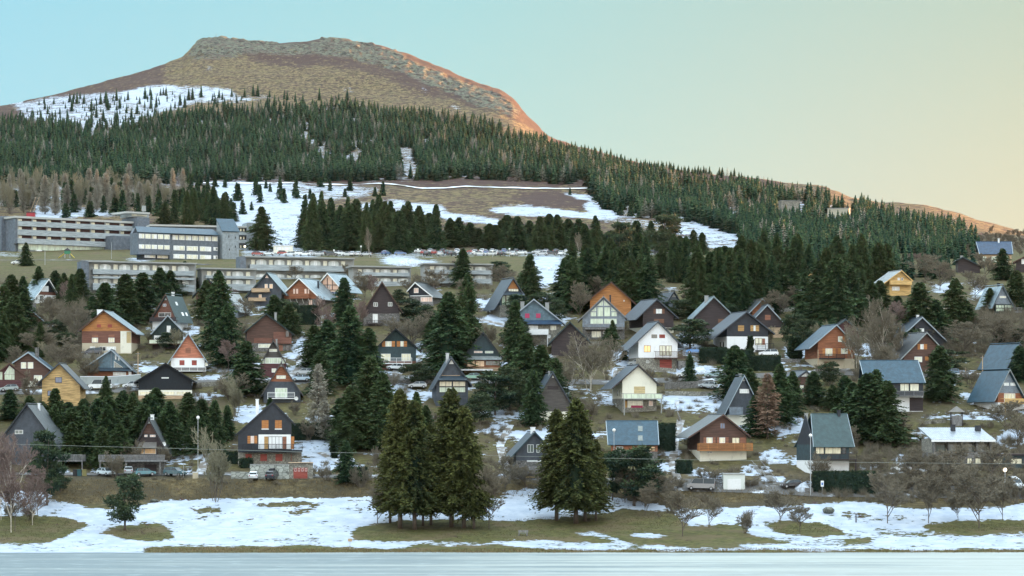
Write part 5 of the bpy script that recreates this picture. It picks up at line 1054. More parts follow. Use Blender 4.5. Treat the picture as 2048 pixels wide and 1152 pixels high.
def make_car(kind, col):
    """returns (list of (name, mesh)) for body, glass, wheels, lights"""
    r = empty('parked_car', (0,0,0)); mb = MB(); w = .86
    bd, cb = BODY[kind], CAB[kind]
    def loft(m, poly, w0, w1, zl, zh):
        n = len(poly); ww = lambda z: w0+(w1-w0)*max(0, min(1, (z-zl)/(zh-zl)))
        m.add([(x, -ww(z), z) for x, z in poly]+[(x, ww(z), z) for x, z in poly], [tuple(range(n)), tuple(range(2*n-1, n-1, -1))]+[(i, i+n, (i+1) % n+n, (i+1) % n) for i in range(n)])
    zt = max(z for x, z in cb)
    loft(mb, bd, w, w-.04, .35, 1.1)
    loft(mb, [(x*.985, zt-.075+(z-zt)*.2) if z < zt-.3 else (x*.97, z) for x, z in cb if z > zt-.3], w-.20, w-.24, zt-.2, zt)
    top = [(x, z) for x, z in cb if z > zt-.3]
    # pillars
    lo = [(x, z) for x, z in cb if z <= zt-.3]
    for (x0, z0), (x1, z1) in ((lo[0], top[-1]), (lo[1], top[0]), ((-.4, lo[0][1]), (-.42, zt-.03))):
        for s_ in (-1, 1): mb.bar((x0, s_*(w-.055), z0-.02), (x1, s_*(w-.225), z1-.03), .045, 4)
    mb.build('body', paint(col), r)
    g = MB(); loft(g, [(x*.985, z-.02) for x, z in cb], w-.045, w-.235, lo[0][1], zt); g.build('window', M_glass, r)
    for x in (bd[0][0]+.62, bd[1][0]-.72):
        for s_ in (-1, 1):
            t = MB(); t.bar((x, s_*(w-.17), .33), (x, s_*(w+.02), .33), .33, 14); tt = t.build('wheel', M_tyre, r)
            MB().bar((x, s_*(w+.021), .33), (x, s_*(w+.03), .33), .19, 10).build('rim', M_rim, tt)
    xf = bd[2][0]; xb = bd[-1][0]
    for s_ in (-1, 1):
        MB().box(xf-.12, xf+.012, s_*.55-.16, s_*.55+.16, bd[2][1]-.07, bd[2][1]+.08).build('headlight', M_head, r)
        MB().box(xb-.02, xb+.1, s_*.62-.1, s_*.62+.1, bd[-1][1]-.14, bd[-1][1]+.06).build('tail_light', M_tail, r)
    return r
def place_car(kind, col, x, by, e, label, group='cars parked among the chalets', noun=None):
    r = make_car(kind, col); p = P(x, by); a = math.atan2(p[0], p[1]); r.location = tuple(p+np.array([0, 0, .12])); r.rotation_euler = (0, 0, math.radians(e)-a)
    dx, dy = math.cos(r.rotation_euler.z), math.sin(r.rotation_euler.z); r.rotation_euler = (0, -math.atan2(gz(p[0]+dx*1.5, p[1]+dy*1.5)-gz(p[0]-dx*1.5, p[1]-dy*1.5), 3.0)*.6, r.rotation_euler.z)
    tag(r, label, 'van' if kind == 'van' else 'car', group); return r
WH, SV, GR_, BK, BL, TE = (.75,.78,.78), (.42,.46,.48), (.20,.40,.30), (.015,.018,.025), (.08,.25,.55), (.05,.20,.24)
for a in (('hatch', (.60,.68,.72), 212, 951.5, -55, 'pale silver hatchback parked nose out under the left end of the deck'), ('hatch', TE, 290, 952, 12, 'teal hatchback parked before the dark garage door'), ('suv', SV, 257, 950, 90, 'silver car half hidden behind the teal hatchback'),
          ('suv', (.035,.10,.12), 350, 952.5, -38, 'dark teal crossover right of the long slatted deck'), ('hatch', WH, 508, 958, 84, 'small white car seen from behind at the block retaining wall'), ('suv', BK, 546, 958, 72, 'black car with a roof box at the block retaining wall'),
          ('hatch', WH, 1802, 945, 180, 'small white car below the steep snow bank on the right'), ('van', (.22,.22,.22), 1402, 981, 178, 'dull grey van parked left of the white garage'), ('hatch', BK, 1583, 976, 200, 'black car at the roadside near the snow heap'),
          ('suv', (.55,.60,.66), 838, 760.5, 180, 'silver estate on the middle road left of the cream windowed A-frame'), ('hatch', GR_, 944, 760, 178, 'mint green car just right of the cream windowed A-frame'), ('hatch', (.45,.60,.72), 601, 763, 182, 'light blue car right of the pink topped A-frame'),
          ('suv', SV, 610, 752, 175, 'grey car behind the light blue car'), ('hatch', WH, 1370, 756, 180, 'white hatchback on the road right of the cream house'), ('hatch', (.25,.36,.38), 1427, 755, 185, 'blue grey car at the edge of the dark conifer, on the road'),
          ('hatch', SV, 1416, 777, 160, 'silver car with its nose in the dark conifer below the road'), ('suv', (.40,.45,.46), 1276, 733, 178, 'silver estate in front of the white chalet'), ('suv', WH, 1537, 713, 182, 'white off roader below the large dark grey chalet'),
          ('suv', (.10,.16,.22), 1899, 753, 176, 'dark blue grey car right of the brown gable with orange shutters'), ('suv', (.05,.06,.08), 184, 712, 200, 'dark car beneath the orange wooden chalet'), ('hatch', (.30,.36,.36), 18, 783, 182, 'grey car below the chalet with the triangular window'),
          ('van', WH, 200, 780, 180, 'long white camper van before the grey panel wall'), ('hatch', (.65,.70,.72), 264, 777, 178, 'pale car behind the white camper van'), ('suv', SV, 2030, 976, -65, 'grey car with bright headlamp at the lower right edge'), ('hatch', (.30,.36,.38), 1942, 984, 168, 'blue grey car behind bare bushes at the lower right'),
          ('hatch', WH, 36, 530, 182, 'white car by itself on the grass below the hotel'), ('hatch', BL, 1390, 708, 178, 'bright blue car under snow beside the clipped hedge'), ('hatch', WH, 792, 742, 160, 'white car by the black chalet with orange shutters'), ('hatch', (.4,.42,.42), 835, 777, 178, 'grey car half hidden below the silver estate')):
    place_car(*a)
r = [o for o in COL.objects if o.get('label', '').startswith('black car with a roof box')][0]
MB().box(-1.2,.4,-.4,.4,1.66,2.0).build('roof_box', M_black, r)
# the car park: copies of single mesh cars
def flat_car(col):
    r = make_car('hatch', col); vs, fs, mi, mats = [], [], [], []
    def rec(o):
        for c in list(o.children):
            n = len(vs); vs.extend([tuple(v.co) for v in c.data.vertices]); m_ = c.data.materials[0]
            if m_ not in mats: mats.append(m_)
            for p_ in c.data.polygons: fs.append(tuple(i+n for i in p_.vertices)); mi.append(mats.index(m_))
            rec(c); bpy.data.objects.remove(c)
    rec(r); bpy.data.objects.remove(r)
    me = bpy.data.meshes.new('parked_car'); me.from_pydata(vs, [], fs)
    for m_ in mats: me.materials.append(m_)
    me.polygons.foreach_set('material_index', mi); me.update(); return me
rnd = random.Random(5); PK = {}
ORD = ['', 'second ', 'third ', 'fourth ', 'fifth ', 'sixth ', 'seventh ', 'eighth ', 'ninth ', 'tenth ', 'eleventh ', 'twelfth ', 'thirteenth ', 'fourteenth ', 'fifteenth ', 'sixteenth ', 'seventeenth ', 'eighteenth ', 'nineteenth ', 'twentieth ']+[f'twenty-{k} ' for k in ('first', 'second', 'third', 'fourth', 'fifth', 'sixth', 'seventh', 'eighth', 'ninth')]
cols = [('white', WH), ('silver', (.5,.53,.55)), ('pale grey', (.62,.66,.66)), ('dark', (.03,.035,.04)), ('blue', (.08,.16,.32)), ('red', (.32,.04,.03))]
cmesh = [(n, flat_car(c)) for n, c in cols]
for (xa, xb, n, ys) in ((505, 545, 2, (512,)), (560, 700, 10, (511, 513)), (700, 740, 3, (513,)), (760, 812, 2, (511,)), (835, 925, 11, (507, 510, 512.5)), (940, 1045, 14, (507, 510, 512.5)), (1070, 1140, 7, (508, 511)), (1190, 1330, 7, (509,))):
    for i in range(n):
        x = xa+(xb-xa)*(i+.5)/n+rnd.uniform(-2, 2); y = ys[i % len(ys)]; nm, me_ = cmesh[rnd.choice([0,0,1,1,2,2,3,4,5] if rnd.random() < .9 else [3])]
        p = P(x, y); o = new_obj('parked_car', me_, None, tuple(p+np.array([0,0,.1])), rnd.choice([0, 3.14, 1.2, 1.4])+rnd.uniform(-.1, .1))
        side = 'past the lone spruce' if x < 750 else ('in the snowy middle part' if x < 830 else ('in the packed rows' if x < 1060 else 'behind the dark conifers'))
        PK.setdefault((nm, side), []).append((x, o)); o['group'] = 'cars in the plateau car park'
for (nm, side), L_ in PK.items():
    L_.sort(key=lambda q: q[0])
    for i, (x, o) in enumerate(L_): tag(o, (f'{ORD[i]}small {nm} car from the left' if len(L_) > 1 and i else f'leftmost small {nm} car' if len(L_) > 1 else f'only small {nm} car')+f' {side} of the car park', 'car')
# ---------------------------------------------------------------- lamps, poles, cable, signs, small things
def lamp(x, yt, by, label, D=None, lit=None, r_=.32, group='globe street lamps', metal=None, arm=False):
    p = P(x, by); h = (by-yt)/F*p[1]; r = empty('street_lamp', tuple(p)); tag(r, label, 'street lamp', group)
    MB().bar((0,0,-.5),(0,0,h-r_*1.6), .075, 8, .05).build('pole', metal or M_metal, r)
    m = MB(); n = 10
    for i in range(6):
        a0, a1 = math.pi*i/6-math.pi/2, math.pi*(i+1)/6-math.pi/2
        m.add([(r_*math.cos(a)*math.cos(2*math.pi*j/n), r_*math.cos(a)*math.sin(2*math.pi*j/n), h-r_+r_*math.sin(a)) for a in (a0, a1) for j in range(n)], [(j, (j+1) % n, n+(j+1) % n, n+j) for j in range(n)])
    m.build('lamp_globe', {None: M_lamp, 'w': M_lit, 'o': M_lito}[lit], r, smooth=True); MB().bar((0,0,h-r_*2-.12),(0,0,h-r_*2+.06), .12, 8).build('collar', M_metal, r)
lamp(396,832,957,'tall globe lamp standing left of the tall dark chalet with orange shutters'); lamp(1228,857,962,'globe lamp in front of the wide blue slate roof'); lamp(1621,866,990,'globe lamp in front of the tall dark slate house')
for x, yt, by, lab, lit in ((668,499,513,'short lamp at the left end of the plateau car park',None),(722,491,509,'short post lamp by the pale bare birch in the car park',None),(836,497,515,'lamp beside the snow heap in the car park',None),(1019,496,514,'lamp in front of the packed rows of cars',None),(985,500,514,'thin lamp left of the middle of the packed cars',None),
    (1192,491,512,'lamp glowing orange above the dark conifer wood','o'),(490,491,508,'small lit lamp right of the slanting hotel tower','w'),(1933,601,640,'small lit lamp in the bare scrub left of the silvery A-frame','w')): lamp(x, yt, by, lab, lit=lit, r_=.3, group='small lamps on the plateau')
lamp(2010,937,985,'bright glowing lamp at the lower right before the dark house front', lit='w', r_=.34)
def pole(x, yt, by, label, cross=True, m=None, r_=.12, name='utility_pole', cat='utility pole', group='wooden utility poles'):
    p = P(x, by); h = (by-yt)/F*p[1]; r = empty(name, tuple(p)); tag(r, label, cat, group); MB().bar((0,0,-.5),(0,0,h), r_, 8, r_*.7).build('pole', m or W['tan'], r)
    if cross:
        MB().box(-.5,.5,-.08,.08,h-.45,h-.33).build('crossarm', W['greywood'], r)
pole(135,693,745,'utility pole with a small white box above the yellow log chalet'); pole(276,703,752,'utility pole beside the wide grey slate gable'); pole(697,694,752,'utility pole between the dark spruces above the middle road'); pole(1965,712,756,'utility pole left of the upper blue A-frame')
pole(1931,736,757,'short post at the roadside by the snow topped wall', False, r_=.09); pole(90,478,530,'thin pole on the grass before the balcony hotel', False, M_metal, .07, 'flag_pole', 'pole', 'thin poles before the hotel'); pole(223,484,518,'thin pole before the grey stair block of the hotel', False, M_metal, .07, 'flag_pole', 'pole', 'thin poles before the hotel')
pole(704,940,961,'slim roadside post right of the white cabinet', False, r_=.07, name='roadside_post', cat='post', group='posts by the lakeside road'); pole(674,936,959,'slim roadside post left of the white cabinet', False, r_=.07, name='roadside_post', cat='post', group='posts by the lakeside road'); pole(367,926,956,'thin grey post before the dark teal crossover', False, M_metal, .05, 'roadside_post', 'post', 'posts by the lakeside road')
pole(1712,1028,1044,'dark stump post standing in the shore snow', False, W['dark'], .13, 'marker_post', 'post', 'posts on the shore'); pole(1782,1093,1102,'small pale post at the ice edge on the right', False, r_=.06, name='marker_post', cat='post', group='posts on the shore'); pole(276,951,968,'leaning wooden stake on the road bank behind the small pine', False, r_=.08, name='marker_post', cat='post', group='posts on the shore')
pole(617,1022,1026,'short stake on the shore snow', False, r_=.05, name='marker_post', cat='post', group='posts on the shore'); pole(432,67,74,'tiny summit post on top of the rocky peak', False, W['dark'], .22, 'summit_post', 'post')
def sign(x, yt, by, w, h_, label, face, back=None, mark=None, txt=None):
    p = P(x, by); sc = p[1]/F; h = (by-yt)*sc; r = empty('sign', tuple(p)); tag(r, label, 'sign'); MB().bar((0,0,-.4),(0,0,h-h_), .04, 6).build('post', M_metal, r)
    MB().box(-w/2, w/2, -.06, -.03, h-h_, h).build('sign_board', face, r)
    if mark: MB().box(-w*.3, w*.3, -.07, -.062, h-h_*.75, h-h_*.3).build('symbol', mark, r)
sign(1644.5,960,987,.55,1.1,'narrow white roadside sign with a blue square before the long hedge', M_white, mark=plain((.06,.18,.5)))
sign(700,1076,1099,.7,.5,'small wooden sign at the shore near the big conifer clump', W['tan'])
def cable():
    pts = [(-60,886),(0,887.5),(200,893),(400,898),(600,903.5),(760,906.5),(1000,911.5),(1240,917),(1450,920.5),(1640,924),(1850,926),(2048,928),(2110,928.5)]
    m = MB(); q = [((x-CX)/F*538, 538, CH+(HY-y)/F*538) for x, y in pts]
    for a, b in zip(q[:-1], q[1:]): m.bar(a, b, .022, 5)
    o = m.build('overhead_cable', plain((.33,.36,.32))); tag(o, 'thin overhead cable running right across the scene above the lakeside road', 'cable')
    m = MB().bar(((1131-CX)/F*538, 537.9, CH+(HY-915)/F*538-.1), ((1135-CX)/F*538, 537.9, CH+(HY-915)/F*538+.1), .07, 6); o = m.build('cable_joint', M_white); o.parent = [x for x in COL.objects if x.name == 'overhead_cable'][0]
cable()
def bench():
    p = P(1046, 1072); r = empty('park_bench', tuple(p), math.radians(-12)); tag(r, 'weathered wooden bench on the grass facing the ice', 'bench'); g = W['greywood']
    MB().box(-.9,.9,-.25,.21,.42,.46).build('seat', g, r)
    MB().box(-.9,.9,.24,.28,.58,.74).build('backrest', g, r); MB().box(-.9,.9,.25,.29,.80,.94).build('backrest', g, r)
    for x in (-.7,.7): MB().box(x-.06,x+.06,-.24,.22,-.2,.415).box(x-.05,x+.05,.225,.30,-.2,.95).build('leg', g, r)
bench()
def boulder(x, by, w, h, label, seed):
    p = P(x, by); sc = p[1]/F; m = MB(); rg = np.random.RandomState(seed); n, k = 12, 7; vs = []
    for i in range(k+1):
        a = math.pi*i/k
        for j in range(n):
            b_ = 2*math.pi*j/n; q = 1+.18*(vnoise(3*math.cos(b_)*math.sin(a)+seed, 3*math.sin(b_)*math.sin(a)+2*math.cos(a), seed)-.5)*2
            vs.append((w*sc/2*math.sin(a)*math.cos(b_)*q, w*sc*.4*math.sin(a)*math.sin(b_)*q, h*sc*.45*math.cos(a)*q+h*sc*.35))
    m.add(vs, [(i*n+j, (i+1)*n+j, (i+1)*n+(j+1) % n, i*n+(j+1) % n) for i in range(k) for j in range(n)]); o = m.build('boulder', stone((.16,.17,.14), 'lichened_rock', .7), None, tuple(p)); tag(o, label, 'boulder')
boulder(1657, 1027, 24, 16, 'large grey boulder standing in the shore snow on the right', 3); boulder(622, 1070, 5, 3, 'tiny dark stone on the snow in front of the road bank', 5); boulder(308, 1003, 18, 7, 'low dark rock where the road bank meets the snow', 8)
def heap(x, by, w, h, label, seed):
    p = P(x, by); sc = p[1]/F; m = MB(); n, k = 18, 7; vs = []
    for i in range(k+1):
        t = i/k
        for j in range(n):
            b_ = 2*math.pi*j/n; q = 1+.5*(float(vnoise(2*math.cos(b_)+seed, 2*math.sin(b_)+seed, seed))-.5); r_ = math.cos(t*math.pi/2)*q
            X, Y = w*sc/2*r_*math.cos(b_), w*sc*.45*r_*math.sin(b_); vs.append((X, Y, gz(p[0]+X, p[1]+Y)-p[2]-.08+h*sc*math.sin(t*math.pi/2)*(.75+.5*float(vnoise(X*.9+seed, Y*.9, seed)))))
    m.add(vs, [(i*n+j, i*n+(j+1) % n, (i+1)*n+(j+1) % n, (i+1)*n+j) for i in range(k) for j in range(n)]); o = m.build('snow_heap', M_heap, None, tuple(p), smooth=True); tag(o, label, 'snow heap', 'ploughed snow heaps')
M_heap = mat('old_ploughed_snow', lambda nt, ns, L, b: (L.new(mixc(nt, step(nt, noise(nt, 1.6, objco(nt), 5, .7), .38, .6), (.30,.33,.36), (.52,.58,.65)), b.inputs['Base Color']), setattr(b.inputs['Roughness'], 'default_value', .8), L.new(bumpn(nt, noise(nt, 2.5, objco(nt), 4), .6, .15), b.inputs['Normal'])))
for i_, a_ in enumerate(((818,531,62,11,'large ploughed snow heap at the edge of the plateau car park'), (1604,978,34,12,'snow heap beside the black car at the roadside'), (1388,742,56,9,'long snow heap right of the white chalet with the red garage door'), (1808,935,30,9,'snow heap above the small white car on the right'), (1345,900,14,7,'small snow heap beside the brown chalet with the orange balcony'),
    (600,705,26,9,'snow heap right of the large brown boarded chalet'), (1545,925,30,8,'rounded snow heap right of the stone steps'), (1945,800,26,8,'snow heap left of the lower blue A-frame'), (242,906,40,9,'slanting snow pile on the slatted deck behind the parked cars'), (690,922,40,7,'low snow heap above the pale blue cabinet'), (150,906,22,6,'snow pile behind the deck of the large grey A-frame'), (1095,540,36,9,'snow bank among conifers below the packed cars'))): heap(*a_, 30+i_)
def bins():
    for x, c, l in ((150, M_black, 'black lidded bin, left of the three at the roadside'), (159, plain((.02,.08,.09)), 'dark teal bin, middle of the three at the roadside'), (169, plain((.20,.18,.07)), 'olive bin, right of the three at the roadside')):
        p = P(x, 951.5); r = empty('waste_bin', tuple(p)); tag(r, l, 'bin', 'bins under the deck of the large grey A-frame'); MB().box(-.38,.38,-.35,.35,.0,1.15).build('bin_body', c, r); MB().box(-.42,.42,-.4,.38,1.151,1.26).build('lid', c, r)
bins()
def cabinet(x, by, w, h, label, m):
    p = P(x, by); r = empty('utility_cabinet', tuple(p)); tag(r, label, 'cabinet'); MB().box(-w/2,w/2,-.3,.3,-.2,h).build('cabinet_body', m, r); MB().box(-w/2-.05,w/2+.05,-.35,.35,h+.001,h+.1).build('cap', M_snow, r); MB().box(-w/2+.08,w/2-.08,-.33,-.301,.1,h-.1).build('door', m, r)
cabinet(686, 958, 1.1, 1.8, 'pale blue utility cabinet beside the dark bushes at the roadside', plain((.45,.58,.66))); cabinet(391, 957, 1.0, 1.1, 'beige utility cabinet at the foot of the tall globe lamp', W['sand'])
cabinet(1354, 808, .9, .5, 'small white box on the grass right of the cream house', M_white)
def slide():
    p = P(135, 516); r = empty('playground_slide', tuple(p)); tag(r, 'yellow playground slide with a small green tower before the hotel', 'playground slide'); y_ = plain((.65,.50,.05)); g = plain((.05,.22,.12))
    MB().box(-.9,.9,-.8,.8,1.3,2.3).build('tower', g, r); MB().add([(-1.1,-1,2.31),(1.1,-1,2.31),(1.1,1,2.31),(-1.1,1,2.31),(0,0,3.3)], [(0,3,2,1),(0,1,4),(1,2,4),(2,3,4),(3,0,4)]).build('roof', M_black, r)
    m = MB()
    for x in (-.8,.8):
        for y in (-.7,.7): m.bar((x,y,-.3),(x,y,1.3),.07,5)
    m.build('legs', M_metal, r)
    MB().slab([(-2.9,-.4,.1),(-.9,-.4,1.5),(-.9,.4,1.5),(-2.9,.4,.1)][::-1], .14).build('chute', y_, r); MB().slab([(.9,-.4,1.5),(2.3,-.4,.1),(2.3,.4,.1),(.9,.4,1.5)][::-1], .14).build('chute', y_, r)
slide()
def lift():
    p = P(62, 438); r = empty('ski_lift_station', tuple(p)); tag(r, 'red ski lift station with leaning masts behind the balcony hotel', 'ski lift'); MB().box(-1.6,1.6,-1.2,1.2,-.5,2.2).build('cabin', plain((.32,.03,.04)), r); MB().box(-1.8,1.8,-1.4,1.4,2.21,2.4).build('roof', M_black, r)
    for x in (-.4,.9): MB().bar((x,0,2.4),(x+2.4,0,8.5),.1,6).build('mast', W['tan'], r)
lift()
# ---------------------------------------------------------------- vegetation
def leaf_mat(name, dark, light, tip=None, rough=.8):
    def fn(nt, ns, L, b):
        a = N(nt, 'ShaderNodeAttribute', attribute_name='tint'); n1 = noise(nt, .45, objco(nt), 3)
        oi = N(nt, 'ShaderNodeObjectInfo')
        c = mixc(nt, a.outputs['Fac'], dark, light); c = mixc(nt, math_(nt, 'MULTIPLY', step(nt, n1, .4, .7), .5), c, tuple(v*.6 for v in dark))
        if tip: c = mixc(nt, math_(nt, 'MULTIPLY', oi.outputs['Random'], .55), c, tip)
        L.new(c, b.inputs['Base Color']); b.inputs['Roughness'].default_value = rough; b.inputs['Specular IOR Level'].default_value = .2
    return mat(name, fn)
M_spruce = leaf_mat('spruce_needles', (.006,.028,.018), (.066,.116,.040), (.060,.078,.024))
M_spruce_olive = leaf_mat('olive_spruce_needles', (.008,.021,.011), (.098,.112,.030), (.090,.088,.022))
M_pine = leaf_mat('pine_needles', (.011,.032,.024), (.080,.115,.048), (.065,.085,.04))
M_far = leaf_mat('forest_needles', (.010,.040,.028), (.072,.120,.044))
M_larch = leaf_mat('bare_larch_twigs', (.17,.16,.125), (.38,.355,.28), (.26,.245,.20))
M_larchb = leaf_mat('brown_larch_twigs', (.13,.085,.06), (.28,.185,.125))
M_twig = leaf_mat('bare_twigs', (.100,.088,.066), (.235,.205,.150), (.17,.15,.11))
M_twigp = leaf_mat('purple_bare_twigs', (.12,.085,.076), (.25,.185,.160))
M_twigl = leaf_mat('pale_bare_twigs', (.13,.125,.085), (.30,.28,.19), (.22,.2,.13))
M_hedge = leaf_mat('hedge_leaves', (.008,.020,.012), (.038,.060,.022))
M_bark = mat('bark', lambda nt, ns, L, b: L.new(mixc(nt, noise(nt, 3, objco(nt, (3,3,.6)), 3), (.035,.026,.02), (.12,.09,.065)), b.inputs['Base Color']))
M_birch = mat('pale_bark', lambda nt, ns, L, b: L.new(mixc(nt, step(nt, noise(nt, 2.5, objco(nt, (1,1,1.5)), 3), .35, .5), (.14,.11,.09), (.50,.45,.37)), b.inputs['Base Color']))

def conifer(seed, H=18., R=3.2, wh=40, nb=9, tw=9, base=.06, tsize=1.0, droop=.35, shape=.85, bare=False, core=True, thin=1.0):
    rg = np.random.RandomState(seed); hs = base+(1-base)*np.sort(rg.rand(wh*nb)**.92)
    n = len(hs); az = rg.rand(n)*2*np.pi+np.cumsum(rg.rand(n))
    lump = 1+.42*(vnoise(np.cos(az)*1.6+9, np.sin(az)*1.6+hs*9, seed)-.5)*2
    Ln = R*np.minimum((1-hs)**shape*1.08, 1)*np.minimum(1, .62+(hs-base)*4)*(.55+.62*rg.rand(n))*lump+.12
    up = np.interp(hs, [0, .5, 1], [-.12, .10, .6]); V, Tn = [], []
    k = tw; s = (np.arange(k)+.5)/k; s = s[None]*.9+.1+.06*rg.randn(n, k)
    o = np.stack([np.cos(az), np.sin(az)], -1)
    px_ = o[:, None, 0]*s*Ln[:, None]; py_ = o[:, None, 1]*s*Ln[:, None]
    pz_ = hs[:, None]*H+(up[:, None]*s-droop*s*s)*Ln[:, None]+.12*rg.randn(n, k)
    side = rg.choice([-1, 1], (n, k)); sp = rg.uniform(.15, 1.1, (n, k)); l = (.28*Ln[:, None]*(1.15-s)+.38)*tsize*rg.uniform(.7, 1.3, (n, k))
    dx = o[:, None, 0]-o[:, None, 1]*side*sp; dy = o[:, None, 1]+o[:, None, 0]*side*sp; q = np.sqrt(dx*dx+dy*dy); dx /= q; dy /= q
    wv = (.14*tsize+.05)*thin*rg.uniform(.7, 1.4, (n, k)); a = rg.rand(n, k)*np.pi
    ox, oy, oz = -dy*np.cos(a)*wv, dx*np.cos(a)*wv, np.sin(a)*wv
    p0 = np.stack([px_, py_, pz_], -1); w = np.stack([ox, oy, oz], -1); tip = p0+np.stack([dx*l, dy*l, -l*rg.uniform(.05, .6, (n, k))], -1)
    mid = p0*.45+tip*.55
    T = np.stack([p0-w*.5, mid-w*1.2, tip, mid+w*1.2], 2).reshape(-1, 3)
    Q_ = np.arange(len(T)).reshape(-1, 4)
    tint = np.clip(.12+.75*s*rg.uniform(.6, 1.1, (n, k))*np.interp(hs, [0, 1], [.5, 1.1])[:, None]*lump[:, None]**2, 0, 1)  # tips and upper crown painted lighter, standing in for light on the tops
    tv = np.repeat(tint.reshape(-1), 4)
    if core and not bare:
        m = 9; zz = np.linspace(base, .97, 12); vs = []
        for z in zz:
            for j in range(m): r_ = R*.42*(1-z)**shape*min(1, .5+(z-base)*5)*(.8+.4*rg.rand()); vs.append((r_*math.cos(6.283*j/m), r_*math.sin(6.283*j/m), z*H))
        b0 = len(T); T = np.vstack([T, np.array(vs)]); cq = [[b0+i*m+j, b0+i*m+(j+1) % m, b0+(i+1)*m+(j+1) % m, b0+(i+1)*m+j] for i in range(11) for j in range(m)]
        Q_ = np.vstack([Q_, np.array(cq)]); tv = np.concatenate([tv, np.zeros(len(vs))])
    return T, Q_, tv
def trunk_mesh(H, r, m, name='trunk', lean=0, n=7, top=.93):
    mb = MB(); k = 6; pr = (0, 0, -.6)
    for i in range(k):
        t = (i+1)/k; q = (lean*t*t+.06*math.sin(i*2.1)*r*2, .05*math.cos(i*1.7)*r*2, H*top*t); mb.bar(pr, q, r*(1-.85*i/k), n, r*(1-.85*(i+1)/k)); pr = q
    me = bpy.data.meshes.new(name); me.from_pydata(mb.v, [], mb.f); me.materials.append(m)
    for p_ in me.polygons: p_.use_smooth = True
    me.update(); return me
class Kind:
    """variants of one tree kind: (crown mesh, trunk mesh, height, radius)"""
    def __init__(s, name): s.name = name; s.v = []
    def add(s, crown, trunk, H, R): s.v.append((crown, trunk, H, R)); return s
def con_kind(name, m, bark, seeds, H, R, **kw):
    K = Kind(name)
    for sd in seeds:
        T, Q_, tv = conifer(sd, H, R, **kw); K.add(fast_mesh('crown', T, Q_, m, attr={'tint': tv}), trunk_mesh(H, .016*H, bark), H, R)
    return K
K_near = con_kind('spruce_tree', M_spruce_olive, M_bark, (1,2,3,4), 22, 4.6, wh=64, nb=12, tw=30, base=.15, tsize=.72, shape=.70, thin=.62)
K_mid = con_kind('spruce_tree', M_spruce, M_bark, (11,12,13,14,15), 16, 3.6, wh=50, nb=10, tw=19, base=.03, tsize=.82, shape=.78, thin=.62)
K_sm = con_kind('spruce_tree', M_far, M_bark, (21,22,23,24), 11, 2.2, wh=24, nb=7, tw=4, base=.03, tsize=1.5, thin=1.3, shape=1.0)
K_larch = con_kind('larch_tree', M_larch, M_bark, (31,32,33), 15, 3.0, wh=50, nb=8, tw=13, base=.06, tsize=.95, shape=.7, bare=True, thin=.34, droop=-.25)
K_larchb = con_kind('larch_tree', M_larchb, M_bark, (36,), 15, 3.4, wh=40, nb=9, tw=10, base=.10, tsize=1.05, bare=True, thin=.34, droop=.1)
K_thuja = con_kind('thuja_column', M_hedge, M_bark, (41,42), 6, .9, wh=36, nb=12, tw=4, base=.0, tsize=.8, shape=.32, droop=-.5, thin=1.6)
def pine_crown(seed, H, R, nc=34, per=150, lo=.22):
    rg = np.random.RandomState(seed); V = []; tv = []
    for i in range(nc):
        h = lo+(1-lo)*rg.rand()**.9; a = rg.rand()*6.283; rr = R*(.25+.75*math.sin(math.pi*min(1, (1-h)/(1-lo)*.85+.12)))*math.sqrt(rg.rand())*.9; c = np.array([rr*math.cos(a), rr*math.sin(a), h*H])
        cr = R*rg.uniform(.26, .48)*(1.15-.5*h); d = rg.randn(per, 3); d /= np.linalg.norm(d, axis=1)[:, None]; q = c+d*cr*rg.uniform(.55, 1.05, (per, 1))*np.array([1, 1, .55])
        l = rg.uniform(.18, .5, (per, 1))*(R/3.5)**.5; e = np.cross(d, rg.randn(per, 3)); e /= np.linalg.norm(e, axis=1)[:, None]
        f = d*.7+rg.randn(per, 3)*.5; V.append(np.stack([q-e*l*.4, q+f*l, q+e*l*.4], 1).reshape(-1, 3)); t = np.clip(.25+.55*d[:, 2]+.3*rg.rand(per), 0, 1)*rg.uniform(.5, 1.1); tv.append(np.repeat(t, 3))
    V = np.vstack(V); return V, np.arange(len(V)).reshape(-1, 3), np.concatenate(tv)
K_pine = Kind('pine_tree')
for sd in (51, 52, 53, 54):
    T, Q_, tv = pine_crown(sd, 10, 3.4, 40, 170, .2); K_pine.add(fast_mesh('crown', T, Q_, M_pine, attr={'tint': tv}), trunk_mesh(10, .20, M_bark, lean=.3), 10, 3.4)

